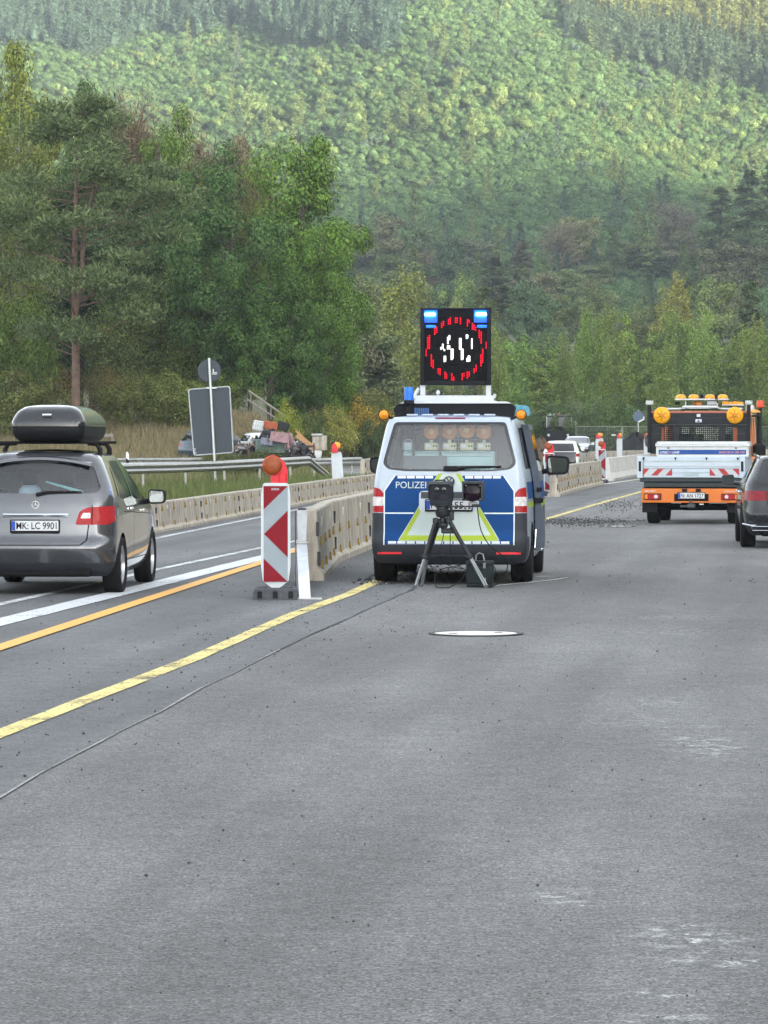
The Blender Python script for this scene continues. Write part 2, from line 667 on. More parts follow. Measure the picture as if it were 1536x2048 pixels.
def build_ground():
    xs = list(np.arange(-620, -64, 46)) + list(np.arange(-64, 64, 2.6)) + list(np.arange(64, 940, 30))
    ys = list(np.arange(-780, -160, 62)) + list(np.arange(-160, 128, 16)) + list(np.arange(128, 330, 3.5)) + list(np.arange(330, 1320, 14)) + list(np.arange(1320, 1700, 45))
    mb = MB()
    nx = len(xs)
    for y in ys:
        for x in xs:
            mb.v.append((x, y, ground_z(x, y) - 0.05))
    for j in range(len(ys) - 1):
        for i in range(nx - 1):
            mb.f.append((j * nx + i, j * nx + i + 1, (j + 1) * nx + i + 1, (j + 1) * nx + i))
    mb.mi = [0] * len(mb.f)
    return structure(mb.build('ground', M('meadow soil', (0.075, 0.078, 0.035), 0.95, var=0.5, scale=0.35, bump=0.4, bscale=6), None, 80))
build_ground()

# ---------------------------------------------------------------- asphalt
def asphalt(name, col, grain, patches=(), tracks=0.0):
    m = bpy.data.materials.new(name)
    nt = nodes_of(m)
    N = nt.nodes.new
    out, b = N('ShaderNodeOutputMaterial'), N('ShaderNodeBsdfPrincipled')
    lnk(nt, b.outputs[0], out.inputs[0])
    geo = N('ShaderNodeNewGeometry')
    def noise(scale, detail=4, rough=.6, stretch=None):
        n = N('ShaderNodeTexNoise')
        n.inputs['Scale'].default_value = scale
        n.inputs['Detail'].default_value = detail
        n.inputs['Roughness'].default_value = rough
        if stretch:
            mp = N('ShaderNodeMapping')
            mp.inputs['Scale'].default_value = stretch
            lnk(nt, geo.outputs['Position'], mp.inputs['Vector'])
            lnk(nt, mp.outputs[0], n.inputs['Vector'])
        else:
            lnk(nt, geo.outputs['Position'], n.inputs['Vector'])
        return n.outputs['Fac']
    def math_(op, a, c=None):
        n = N('ShaderNodeMath'); n.operation = op
        for i, v in enumerate((a, c)):
            if v is None: continue
            if isinstance(v, (int, float)): n.inputs[i].default_value = v
            else: lnk(nt, v, n.inputs[i])
        return n.outputs[0]
    def rng(v, a, c, lo, hi):
        n = N('ShaderNodeMapRange')
        n.inputs['From Min'].default_value = a; n.inputs['From Max'].default_value = c
        n.inputs['To Min'].default_value = lo; n.inputs['To Max'].default_value = hi
        lnk(nt, v, n.inputs['Value'])
        return n.outputs[0]
    g1 = rng(noise(80, 3, .7), .40, .60, 1 - grain, 1 + grain)
    g2 = rng(noise(26, 4, .75), .40, .60, 1 - grain * .6, 1 + grain * .6)
    g3 = rng(noise(.55, 5, .6, (1.0, .35, 1)), .3, .7, .74, 1.2)
    g4 = rng(noise(.16, 3, .5, (1.6, .25, 1)), .3, .7, .76, 1.18)
    g5 = rng(noise(5.0, 5, .7), .36, .64, .86, 1.14)
    sp_ = nt.nodes.new('ShaderNodeSeparateXYZ'); lnk(nt, geo.outputs['Position'], sp_.inputs[0])
    uu = math_('SUBTRACT', sp_.outputs[0], math_('MULTIPLY', sp_.outputs[1], .125))
    cu_ = N('ShaderNodeCombineXYZ'); lnk(nt, math_('MULTIPLY', uu, 1.5), cu_.inputs[0]); lnk(nt, math_('MULTIPLY', sp_.outputs[1], .045), cu_.inputs[1])
    tn = N('ShaderNodeTexNoise'); tn.inputs['Scale'].default_value = 1.0; tn.inputs['Detail'].default_value = 4
    lnk(nt, cu_.outputs[0], tn.inputs['Vector'])
    g1 = math_('MULTIPLY', g1, rng(tn.outputs['Fac'], .34, .66, .84, 1.15))
    v = math_('MULTIPLY', math_('MULTIPLY', g1, g2), math_('MULTIPLY', math_('MULTIPLY', g3, g4), g5))
    spk = rng(noise(70, 1, .5), .72, .76, 0, .5)
    v = math_('ADD', v, spk)
    mixc = N('ShaderNodeMix'); mixc.data_type = 'RGBA'; mixc.blend_type = 'MULTIPLY'
    mixc.inputs[0].default_value = 1
    mixc.inputs[6].default_value = tuple(col) + (1,)
    cmb = N('ShaderNodeCombineColor')
    for i in range(3): lnk(nt, v, cmb.inputs[i])
    lnk(nt, cmb.outputs[0], mixc.inputs[7])
    colr = mixc.outputs[2]
    if patches:
        sep = N('ShaderNodeSeparateXYZ')
        lnk(nt, geo.outputs['Position'], sep.inputs[0])
        tot = None
        for (px, py, rx, ry, s) in patches:
            dx = math_('DIVIDE', math_('SUBTRACT', sep.outputs[0], px), rx)
            dy = math_('DIVIDE', math_('SUBTRACT', sep.outputs[1], py), ry)
            e = math_('EXPONENT', math_('MULTIPLY', math_('ADD', math_('MULTIPLY', dx, dx), math_('MULTIPLY', dy, dy)), -1.0))
            e = math_('MULTIPLY', e, s)
            tot = e if tot is None else math_('ADD', tot, e)
        spots = rng(noise(9, 6, .75, (1, .9, 1)), .5, .66, 0, 1)
        fine = rng(noise(48, 3, .7), .42, .6, 0, 1)
        f = math_('MULTIPLY', math_('MULTIPLY', tot, spots), fine)
        f = math_('MINIMUM', math_('MULTIPLY', f, 1.7), 0.9)
        mx = N('ShaderNodeMix'); mx.data_type = 'RGBA'
        lnk(nt, f, mx.inputs[0]); lnk(nt, colr, mx.inputs[6])
        mx.inputs[7].default_value = (.62, .63, .62, 1)
        colr = mx.outputs[2]
    lnk(nt, colr, b.inputs['Base Color'])
    b.inputs['Roughness'].default_value = 0.82
    b.inputs['Specular IOR Level'].default_value = 0.35
    bp = N('ShaderNodeBump')
    bp.inputs['Strength'].default_value = 0.55
    bp.inputs['Distance'].default_value = 0.006
    hh = math_('ADD', noise(60, 3, .6), math_('MULTIPLY', noise(160, 2, .5), .5))
    lnk(nt, hh, bp.inputs['Height'])
    lnk(nt, bp.outputs[0], b.inputs['Normal'])
    MATS[name] = m
    return m
SEAM = [gp(*p) for p in ((-60, 1635), (0, 1597), (80, 1549), (155, 1510), (240, 1465), (319, 1426), (400, 1379), (465, 1349), (560, 1300), (652, 1257), (700, 1237), (760, 1208), (825, 1180))]
SEAM = [(SEAM[0][0] - 2.2, SEAM[0][1] - 16)] + SEAM + [(1.4, 60), (3.9, 80), (6.3, 100), (9.2, 122), (16, 165)]
pat = [gp(1412, 1492) + (.22, .75, 1.0), gp(1375, 1876) + (.17, .30, 1.1), gp(1440, 1925) + (.18, .16, .9), gp(1135, 1800) + (.14, .22, .8), gp(1330, 1990) + (.16, .09, .9), gp(1315, 2040) + (.12, .1, .9),
       gp(1370, 1265) + (.6, .9, .5), gp(1290, 1445) + (.4, .5, .4), gp(1350, 1235) + (.7, .4, .5), gp(1340, 1405) + (.3, .6, .4)]
def flat(name, pts, z, mat, kind='structure'):
    mb = MB()
    mb.v = [(x, y, z) for x, y in pts]
    mb.f = [tuple(range(len(pts)))]
    mb.mi = [0]
    o = mb.build(name, mat, None, 0)
    o['kind'] = kind
    return o
def strip(name, pts, w, z, mat, jitter=0.0, seed=1):
    """a band of width w along a line; its edges wander by jitter"""
    rnd = random.Random(seed)
    dense = []
    for (a, b) in zip(pts[:-1], pts[1:]):
        L = math.dist(a, b)
        k = max(1, int(L / 0.7))
        for i in range(k):
            dense.append((a[0] + (b[0] - a[0]) * i / k, a[1] + (b[1] - a[1]) * i / k))
    dense.append(pts[-1])
    mb = MB()
    for i, p in enumerate(dense):
        q0, q1 = dense[max(0, i - 1)], dense[min(len(dense) - 1, i + 1)]
        d = Vector((q1[0] - q0[0], q1[1] - q0[1])).normalized()
        n = Vector((d.y, -d.x))
        j = [rnd.uniform(-jitter, jitter) for _ in range(2)]
        mb.v.append((p[0] + n.x * (w / 2 + j[0]), p[1] + n.y * (w / 2 + j[0]), z))
        mb.v.append((p[0] - n.x * (w / 2 + j[1]), p[1] - n.y * (w / 2 + j[1]), z))
    for i in range(len(dense) - 1):
        mb.f.append((2 * i, 2 * i + 2, 2 * i + 3, 2 * i + 1))
    for i, f in enumerate(mb.f):
        a, b, c = [Vector(mb.v[k]) for k in f[:3]]
        if (b - a).cross(c - a).z < 0:
            mb.f[i] = tuple(reversed(f))
    mb.mi = [0] * len(mb.f)
    return structure(mb.build(name, mat, None, 0))
edge_left = [(line_a(y) - 0.7, y) for y in (-40, 20, 69.2, 100, 120, 140, 160, 190, 210, 236)]
flat('worksite_pavement', edge_left + [(60, 236), (60, -40)], 0.0, asphalt('milled asphalt', (.139, .138, .137), .54, pat))
flat('carriageway', [(line_a(y) - 0.68, y) for y in (-40, 20, 69.2, 100, 120, 140, 160)] + [(p[0], p[1]) for p in reversed(SEAM)], 0.004, asphalt('smooth asphalt', (.118, .121, .125), .34))
flat('side_road', [(-3.9, 143), (-.2, 143), (1.4, 170), (.6, 240), (-4.4, 240)], 0.012, asphalt('pale asphalt', (.2, .2, .2), .15))

def paint(name, col, wear):
    m = bpy.data.materials.new(name)
    nt = nodes_of(m)
    N = nt.nodes.new
    out, b, mx, b2 = N('ShaderNodeOutputMaterial'), N('ShaderNodeBsdfPrincipled'), N('ShaderNodeMixShader'), N('ShaderNodeBsdfTransparent')
    geo = N('ShaderNodeNewGeometry')
    n = N('ShaderNodeTexNoise'); n.inputs['Scale'].default_value = 34; n.inputs['Detail'].default_value = 6; n.inputs['Roughness'].default_value = .75
    n2 = N('ShaderNodeTexNoise'); n2.inputs['Scale'].default_value = 2.2; n2.inputs['Detail'].default_value = 3
    lnk(nt, geo.outputs['Position'], n.inputs['Vector']); lnk(nt, geo.outputs['Position'], n2.inputs['Vector'])
    ad = N('ShaderNodeMath'); ad.operation = 'MULTIPLY_ADD'; ad.inputs[1].default_value = .5
    lnk(nt, n2.outputs['Fac'], ad.inputs[0]); lnk(nt, n.outputs['Fac'], ad.inputs[2])
    r = N('ShaderNodeMapRange'); r.inputs['From Min'].default_value = wear; r.inputs['From Max'].default_value = wear + .07
    lnk(nt, ad.outputs[0], r.inputs['Value'])
    cr = N('ShaderNodeValToRGB')
    cr.color_ramp.elements[0].color = tuple(c * .82 for c in col) + (1,); cr.color_ramp.elements[1].color = tuple(min(1, c * 1.1) for c in col) + (1,)
    lnk(nt, n.outputs['Fac'], cr.inputs[0]); lnk(nt, cr.outputs[0], b.inputs['Base Color'])
    b.inputs['Roughness'].default_value = .6
    lnk(nt, r.outputs[0], mx.inputs[0]); lnk(nt, b2.outputs[0], mx.inputs[1]); lnk(nt, b.outputs[0], mx.inputs[2]); lnk(nt, mx.outputs[0], out.inputs[0])
    MATS[name] = m
    return m
YEL = [(-5.5, -10)] + [gp(*p) for p in ((0, 1470), (387, 1319), (583, 1232), (700, 1189), (826, 1130), (1099, 1037), (1179, 1013), (1282, 984))] + [(14, 150)]
strip('road_marking', YEL, .15, .010, paint('worn yellow paint', (.66, .54, .17), .64), .006, 3)
ORA = [(-4.9, 5)] + [gp(*p) for p in ((0, 1297.5), (260, 1212), (520, 1127.6), (583, 1104))] + [(0.6, 78), (5.2, 112)]
strip('road_marking', ORA, .17, .0145, paint('orange marking tape', (.74, .36, .035), .42))
WHI = [(-6.4, 6)] + [gp(*p) for p in ((0, 1246), (260, 1182), (520, 1117.6))] + [(-.55, 60), (1.4, 77), (4.5, 100)]
strip('road_marking', WHI, .31, .010, paint('worn white paint', (.56, .58, .60), .58), .008, 5)
THIN = [(-7.3, 8)] + [gp(*p) for p in ((-120, 1240), (0, 1210), (310, 1141), (520, 1097))] + [(-1.0, 61.5), (1.6, 84)]
strip('road_marking', THIN, .12, .010, paint('old white paint', (.58, .60, .61), .66), .008, 6)
strip('road_marking', [(line_a(y) + .62, y) for y in (20, 50, 69.2, 100, 118)], .13, .010, MATS['old white paint'], .006, 8)
RLN = [gp(*p) for p in ((1095, 992), (1113, 987), (1197, 970), (1216, 967.6), (1277, 959))] + [(15, 165)]
strip('road_marking', RLN, .16, .010, paint('cream marking', (.62, .57, .42), .56), .006, 9)
strip('pavement_joint', SEAM[1:10], .012, .0075, paint('pale joint', (.25, .25, .245), .62), .006, 11)
strip('pavement_joint', SEAM[9:15], .013, .0078, M('dark joint', (.07, .071, .073), .9, var=.5, scale=4), .014, 12)

# ---------------------------------------------------------------- manhole covers
cov = M('pale manhole concrete', (.60, .57, .54), .8, var=.2, scale=5, bump=.3)
rim_m = M('cast iron', (.05, .05, .05), .6, metal=.6)
def manhole(x, y, label, r):
    t = thing('manhole_cover', label, 'manhole cover', (x, y, 0), 0.3)
    mb = MB(); mb.lathe([(r * .88, .004), (r * .9, .012), (r, .012), (r, .0)], n=40); mb.build('rim', rim_m, t)
    mb = MB(); mb.lathe([(.001, .009), (r * .55, .009), (r * .6, .008), (r * .87, .009)], n=40); mb.build('lid', cov, t)
    mb = MB()
    for k in range(2): mb.box((r * .5 * (-1) ** k, 0, .011), (.07, .02, .004), .002)
    mb.build('lifting_slot', rim_m, t)
mx, my = gp(952, 1268.5)
manhole(mx, my, 'pale round manhole cover in the asphalt in front of the tripod', .42)
mx, my = gp(1234, 1053.5)
manhole(mx, my, 'pale manhole cover left of the works truck, nearer of two', .34)
mx, my = gp(1262, 1041)
manhole(mx, my, 'pale manhole cover beside the truck wheel, farther of two', .30)

# ---------------------------------------------------------------- loose stones
def stones():
    rnd = random.Random(5)
    mb = MB()
    base = [(1, 0, 0), (-1, 0, 0), (0, 1, 0), (0, -1, 0), (0, 0, 1), (0, 0, -1)]
    fs = [(0, 2, 4), (2, 1, 4), (1, 3, 4), (3, 0, 4), (2, 0, 5), (1, 2, 5), (3, 1, 5), (0, 3, 5)]
    def stone(x, y, r):
        a = rnd.uniform(0, 6.28)
        s = [r * rnd.uniform(.6, 1.3) for _ in range(3)]
        vs = []
        for p in base:
            q = (p[0] * s[0] + rnd.uniform(-.2, .2) * r, p[1] * s[1] + rnd.uniform(-.2, .2) * r, p[2] * s[2] * .75)
            vs.append((x + q[0] * math.cos(a) - q[1] * math.sin(a), y + q[0] * math.sin(a) + q[1] * math.cos(a), q[2] + r * .5 + .006))
        mb.add(vs, fs, 0 if rnd.random() < .9 else 1)
    for _ in range(620):                                   # along the worn yellow line
        t = rnd.random() ** .8
        y = 15 + t * 40
        x = lerp_tab([(b, a) for a, b in YEL], y) + rnd.gauss(.05, .55)
        stone(x, y, rnd.uniform(.004, .010))
    for _ in range(650):                                   # thrown off the milled surface
        y = 9.5 + 45 * rnd.random() ** 1.2
        stone(rnd.uniform(-.11, .11) * y + rnd.uniform(0, .6), y, rnd.uniform(.0015, .0045) * (1 + y / 30))
    for _ in range(45):
        y = 9.5 + 25 * rnd.random()
        stone(rnd.uniform(-.1, .11) * y, y, rnd.uniform(.005, .008))
    for _ in range(1900):                                   # the heap of chippings right of the van
        px, py = rnd.gauss(1150, 55), rnd.gauss(1045, 4.2)
        x, y = gp(px, max(py, 1025))
        if px > 1085: stone(x, y, rnd.uniform(.005, .018))
    for _ in range(420):
        px, py = rnd.gauss(1245, 28), rnd.gauss(1010, 7)
        x, y = gp(px, max(py, 990))
        stone(x, y, rnd.uniform(.006, .02))
    for _ in range(900):                                    # between the wall and the van
        y = rnd.uniform(41, 58)
        x = -.35 + .1 * (y - 42) + abs(rnd.gauss(0, .4))
        stone(x, y, rnd.uniform(.008, .022))
    o = mb.build('gravel', [M('dark chippings', (.055, .056, .058), .9, var=.5, scale=40), M('pale chippings', (.3, .29, .28), .9, var=.3, scale=40)], None, 0)
    o['kind'] = 'stuff'
    o['label'] = 'dark loose stones scattered over the asphalt'
stones()

# ---------------------------------------------------------------- concrete safety barriers
def concrete(name, col, streak=.5):
    if name in MATS: return MATS[name]
    m = M(name, col, .9, var=.22, scale=3.5, bump=.35, bscale=45)
    nt = m.node_tree
    b = [n for n in nt.nodes if n.type == 'BSDF_PRINCIPLED'][0]
    ramp = [n for n in nt.nodes if n.type == 'VALTORGB'][0]
    tc = [n for n in nt.nodes if n.type == 'TEX_COORD'][0]
    oi = nt.nodes.new('ShaderNodeObjectInfo')
    ad = nt.nodes.new('ShaderNodeVectorMath'); ad.operation = 'ADD'
    mul = nt.nodes.new('ShaderNodeMath'); mul.operation = 'MULTIPLY'; mul.inputs[1].default_value = 40
    lnk(nt, oi.outputs['Random'], mul.inputs[0])
    lnk(nt, tc.outputs['Object'], ad.inputs[0]); lnk(nt, mul.outputs[0], ad.inputs[1])
    mp = nt.nodes.new('ShaderNodeMapping'); mp.inputs['Scale'].default_value = (5, 5, .55)
    lnk(nt, ad.outputs[0], mp.inputs['Vector'])
    n = nt.nodes.new('ShaderNodeTexNoise'); n.inputs['Scale'].default_value = 1.6; n.inputs['Detail'].default_value = 7; n.inputs['Roughness'].default_value = .7
    lnk(nt, mp.outputs[0], n.inputs['Vector'])
    r = nt.nodes.new('ShaderNodeValToRGB')
    r.color_ramp.elements[0].position = .36; r.color_ramp.elements[1].position = .6
    r.color_ramp.elements[0].color = (1 - streak, 1 - streak, 1 - streak * .95, 1); r.color_ramp.elements[1].color = (1, 1, 1, 1)
    lnk(nt, n.outputs['Fac'], r.inputs[0])
    mx = nt.nodes.new('ShaderNodeMix'); mx.data_type = 'RGBA'; mx.blend_type = 'MULTIPLY'; mx.inputs[0].default_value = 1
    lnk(nt, ramp.outputs[0], mx.inputs[6]); lnk(nt, r.outputs[0], mx.inputs[7])
    lnk(nt, mx.outputs[2], b.inputs['Base Color'])
    return m
conc = concrete('weathered concrete', (.50, .45, .37))
conc_w = concrete('new pale concrete', (.60, .59, .55), .22)
brass = M('yellow bracket', (.30, .20, .035), .5, metal=.3, var=.3, scale=30)
steel_d = M('dark steel', (.05, .05, .055), .5, metal=.5)
steel_g = M('galvanised steel', (.36, .36, .35), .42, metal=.55, var=.25, scale=5, bump=.1)
def make_barrier(h, L=6.1, brackets=True, label='', group='', w=.24):
    t = thing('concrete_barrier', label, 'concrete barrier', (0, 0, 0), 0, group)
    mb = MB()
    f = h * .1
    prof = [(-w * .75, 0), (-w * .75, f), (-w * .5, f + .05), (-w * .36, h - .02), (-w * .3, h), (w * .3, h), (w * .36, h - .02), (w * .5, f + .05), (w * .75, f), (w * .75, 0)]
    mb.prism(prof, .015, L - .015, 'xz')
    mb.build('body', conc, t, 30)
    xf = lambda z: w * .5 + (w * .36 - w * .5) * (z - f) / (h - f)
    if brackets:
        bk = MB()
        for sg in (-1, 1):
            pass
        bk.box((.015, 0, 0), (.03, .075, .06), .004)
        bk.box((.012, -.022, .055), (.02, .022, .06), .004)
        me = None
        for zz in (h * .17, h * (.52 if h > .7 else .75)):
            for k in range(4):
                y = L * (k + .5) / 4
                if me is None:
                    o = bk.build('bracket', brass, t, 30); me = o.data
                else:
                    o = link('bracket', me, t)
                o.location = (xf(zz), y, zz)
    cp = MB(); cp.box((0, 0, 0), (.035, .06, h * .2), .004)
    me = None
    for zz in (h * .32, h * .74):
        if me is None:
            o = cp.build('coupling_plate', steel_d, t, 30); me = o.data
        else:
            o = link('coupling_plate', me, t)
        o.location = (xf(zz) + .005, .02, zz)
    ch = MB()
    for k in (1, 3):
        ch.box((xf(h * .8) - .005, L * k / 4, h * .8), (.03, .12, h * .14), .01)
    ch.build('lifting_socket', M('socket concrete', (.56, .52, .45), .9), t)
    return t
low = make_barrier(.54, label='low concrete barrier element, first from the grey car in the left row', group='low concrete barrier elements along the left lane')
high = make_barrier(.85, label='tall concrete barrier element nearest to the large striped beacon', group='tall concrete barrier elements left of the van')
def run(proto, path, y0, y1, label=None, group=None, L=6.12, first=False):
    """elements end to end along a path of x over y"""
    y = y0
    i = 0
    while y < y1:
        x = path(y)
        dx = path(y + L * .99) - x
        ang = math.atan2(dx, L * .99)
        if first and i == 0:
            proto.location = (x, y, 0); proto.rotation_euler = (0, 0, -ang)
        else:
            again(proto, (x, y, ground_z(x, y)), -ang, label % ORD[i] if label and '%s' in label else label, group)
        y += L * math.cos(ang)
        i += 1
run(low, line_a, 56.9, 116, 'low concrete barrier element, %s from the grey car in the left row', first=True)
LINE_B = [(42.1, -.90), (48.2, -.79), (54.3, -.34), (60.4, .18)]
run(high, lambda y: lerp_tab(LINE_B, y), 42.1, 58, 'tall concrete barrier element left of the van, %s from the large striped beacon', first=True)
gB = 'tall concrete barrier elements right of the van'
LINE_D = [(98.5, 4.72), (111, 6.0), (125, 7.75), (140, 9.8)]
run(high, lambda y: lerp_tab(LINE_D, y), 99.5, 122, 'tall bracketed barrier element right of the van, %s from the half hidden beacon', gB)
run(high, line_a, 186, 216, 'cream barrier element behind the smooth white wall, %s from the silver car', 'cream barrier elements in the far row')
run(high, lambda y: -.9 + .07 * (y - 130), 131.5, 143, 'tall barrier element far off left of the van, %s from the white beacon back', 'barrier elements far off left of the van')
for k, px in enumerate((1500, 1545)):
    again(high, (ax(px, 225), 222 + 3 * k, 0), -R(75), 'cream barrier element beyond the works truck at the right edge, ' + ('nearer one', 'farther one')[k], 'barrier elements beyond the truck')
# new white concrete wall right of the second beacon
def jersey(x, y, ang, nth, L=6.0):
    t = thing('concrete_barrier', 'smooth white concrete barrier element with flared foot, %s from the second beacon' % nth, 'concrete barrier', (x, y, 0), ang, 'smooth white barrier elements')
    mb = MB()
    prof = [(-.29, 0), (-.29, .1), (-.17, .3), (-.1, .88), (.1, .88), (.17, .3), (.29, .1), (.29, 0)]
    mb.prism(prof, .01, L - .01, 'xz'); mb.build('body', conc_w, t, 20)
    n = MB()
    n.box((.285, 0, .04), (.03, .12, .08), .006)
    me = None
    for k in range(5):
        o = n.build('foot_notch', steel_d, t) if me is None else link('foot_notch', me, t)
        me = o.data
        o.location = (0, .7 + k * 1.15, 0)
    return t
jx, jy = gp(1212, 962)
for k in range(5):
    jersey(jx + .128 * 6 * k, jy + 5.95 * k, -math.atan(.128), ORD[k])
# ---- steel end ramp of the near wall
def end_ramp():
    t = thing('barrier_end_ramp', 'white painted steel end ramp closing the tall barrier beside the striped beacon', 'barrier end', (-.842, 37.35, 0), R(1.76))
    wp = M('white coated steel', (.46, .49, .52), .4, var=.2, scale=7, coat=.2)
    mb = MB(); mb.prism([(0, .012), (4.55, .47), (4.55, .43), (.2, .012)], -.064, .060, 'yz'); mb.build('ramp_plate', wp, t, 20)
    mb = MB(); mb.prism(rpoly([(-.05, .46), (.05, .46), (.06, .86), (-.06, .86)], .008), 4.5, 4.62, 'xz'); mb.build('end_plate', wp, t)
    mb = MB(); mb.box((0, 4.47, .475), (.15, .06, .03), .008); mb.build('joint_strip', steel_g, t)
    mb = MB(); mb.box((0.03, .1, .008), (.3, .24, .012), .003); mb.build('base_plate', steel_g, t)
    mb = MB(); mb.prism([(.25, .0), (4.6, .0), (4.6, .85), (4.5, .85), (4.45, .45)], -.085, -.068, 'yz'); mb.build('side_sheet', steel_d, t)
    mb = MB(); mb.box((.0, 4.6, .87), (.1, .14, .03), .005); mb.build('top_lug', steel_d, t)
end_ramp()

# ---------------------------------------------------------------- guard rails
def guard_rail(name_label, pts, ztops, post_every=2.0, group=None):
    """pts: (x, y, ground z); ztops: height of the beam's upper edge over the ground at each point"""
    t = thing('guard_rail', name_label, 'guard rail', (pts[0][0], pts[0][1], pts[0][2]), 0, group)
    o0 = Vector(pts[0])
    prof = [(0, 0), (.05, -.03), (.075, -.08), (.05, -.125), (.0, -.155), (.05, -.185), (.075, -.23), (.05, -.28), (0, -.31)]
    vs, fs = [], []
    P = [Vector((p[0], p[1], p[2] + h)) - o0 for p, h in zip(pts, ztops)]
    for i, p in enumerate(P):
        d = P[min(i + 1, len(P) - 1)] - P[max(0, i - 1)]
        n = Vector((d.y, -d.x, 0)).normalized()
        for a, b in prof:
            vs.append(p + n * a + Vector((0, 0, b)))
    m = len(prof)
    for i in range(len(P) - 1):
        for k in range(m - 1):
            fs.append((i * m + k, (i + 1) * m + k, (i + 1) * m + k + 1, i * m + k + 1))
    mb = MB(); mb.add(vs, fs)
    o = mb.build('beam', steel_g, t, 40)
    so = o.modifiers.new('thickness', 'SOLIDIFY'); so.thickness = .006
    pm = MB(); pm.box((-.05, 0, 0), (.07, .05, 1.0), .006)
    me = None
    for a, b, h in zip(P[:-1], P[1:], ztops[:-1]):
        L = (b - a).length
        k = max(1, int(L / post_every))
        for i in range(k):
            q = a + (b - a) * (i + .3) / k
            o = pm.build('post', steel_g, t) if me is None else link('post', me, t)
            me = o.data
            o.location = (q.x, q.y, q.z - .55)
    return t
GX = lambda y: -6.27 + .19 * (y - 105)
gpts = [(GX(y), y, 0.12) for y in (84, 92, 100, 105, 110, 115, 120, 124)] + [(-1.95, 127.5, 0.0), (-1.75, 128.5, 0.0)]
guard_rail('galvanised guard rail with turned down end behind the low barrier row', gpts, [.82, .83, .84, .82, .82, .84, .86, .88, .32, .28], 4.0)
hp = [(-13 + .3 * (y - 150), y, ground_z(-13 + .3 * (y - 150), y)) for y in (146, 150, 154, 158, 162, 166)]
guard_rail('thin far guard rail along the dry grass bank behind the road sign', [(-16.5, 158.5, 0), (-12, 157.5, 0), (-8.5, 157, 0), (-6.2, 157, 0)], [.72, .72, .74, .74], 4.0)
guard_rail('short pale guard rail along the side road behind the bent down rail end', [(-3.4, 147, 0), (-2.0, 150, 0), (-1.0, 154, 0)], [.78, .78, .78], 2.0)

# ---------------------------------------------------------------- striped beacons
red_f = M('red reflective film', (.20, .007, .015), .5, var=.1, scale=9, spec=.15)
grey_f = M('white reflective film', (.27, .315, .35), .5, var=.06, spec=.15, scale=9)
white_p = M('white moulded plastic', (.52, .56, .59), .45, var=.08, scale=7)
rubber_f = M('recycled rubber foot', (.075, .078, .085), .85, var=.3, scale=14, bump=.5, bscale=50)
black_p = M('black plastic', (.014, .014, .016), .55, spec=.2)
red_p = M('red lamp housing', (.62, .02, .035), .35, var=.1, coat=.3)
amb_d = lens('amber lens dark', (.27, .055, .008), .3)
amb_y = lens('amber lens bright', (.85, .36, .02))
def make_beacon(label, group, lens_mat):
    t = thing('warning_beacon', label, 'warning beacon', (0, 0, 0), 0, group)
    mb = MB()
    out = [(-.30, 0), (.30, 0)]
    mb.prism(rpoly([(-.235, 0), (.235, 0), (.235, .085), (.21, .118), (-.21, .118), (-.235, .085)], .008, 2), -.40, .40, 'xz')
    mb.build('foot', rubber_f, t, 30)
    s = MB()
    for x in (-.165, 0, .165):
        s.box((x, -.404, .06), (.05, .016, .075), .006)
    s.build('foot_slot', black_p, t)
    g = MB()
    for x in (-.14, .14):
        g.box((x, 0, .125), (.08, .3, .02), .006)
    g.build('foot_grip', rubber_f, t)
    st = MB(); st.prism([(-.13, .185), (.13, .185), (.045, .12), (-.045, .12)], -.02, .02, 'xz'); st.build('stem', white_p, t)
    p = MB()
    p.prism(rpoly([(-.135, .175), (.135, .175), (.158, .34), (.158, 1.12), (.135, 1.245), (-.135, 1.245), (-.158, 1.12), (-.158, .34)], .03), -.03, .03, 'xz')
    p.build('panel', white_p, t, 30)
    f = MB()
    W, z0, z1 = .13, .182, 1.212
    U = lambda u, v: (-W + 2 * W * u, -.0325, z1 - (z1 - z0) * v)
    f.add([U(0, 0), U(1, 0), U(1, 1), U(0, 1)], [(0, 3, 2, 1)], 0)
    f.v = [(a, b + .001, c) for a, b, c in f.v]
    for poly in ([(0, 0), (1, 0), (0, .245)], [(1, .255), (.02, .5), (1, .745)], [(0, .755), (1, 1), (0, 1)]):
        f.add([(U(*q)[0], -.034, U(*q)[2]) for q in poly], [(0, 2, 1)] , 1)
    for i, fc in enumerate(f.f):
        a, b, c = [Vector(f.v[k]) for k in fc[:3]]
        if (b - a).cross(c - a).y > 0: f.f[i] = tuple(reversed(fc))
    f.build('striped_film', [grey_f, red_f], t, 0)
    n = MB(); n.box((-.005, -.0345, 1.178), (.085, .002, .022), .001); n.build('maker_mark', M('grey print', (.32, .28, .29), .6), t)
    # lamp
    b = MB()
    b.prism(rpoly([(-.055, 1.235), (.125, 1.235), (.13, 1.36), (.105, 1.46), (.03, 1.53), (-.03, 1.42), (-.055, 1.34)], .025), -.01, .085, 'xz')
    b.box((.075, .035, 1.295), (.085, .12, .115), .012)
    lamp = b.build('lamp_housing', red_p, t, 35)
    l = MB(); l.lathe([(.001, -.075), (.045, -.072), (.085, -.062), (.1, -.045), (.103, -.02), (.103, .05), (.085, .075), (.001, .085)], (-.035, .0, 1.435), 'y', 32)
    l.build('lens', lens_mat, lamp, 40)
    r = MB(); r.lathe([(.103, -.025), (.109, -.025), (.109, .01), (.103, .01)], (-.035, 0, 1.435), 'y', 32); r.build('lens_ring', red_p, lamp)
    k = MB(); k.box((-.035, -.012, 1.285), (.03, .02, .03), .004); k.build('lock_knob', red_p, lamp)
    return t
bx_, by_ = gp(549, 1201)
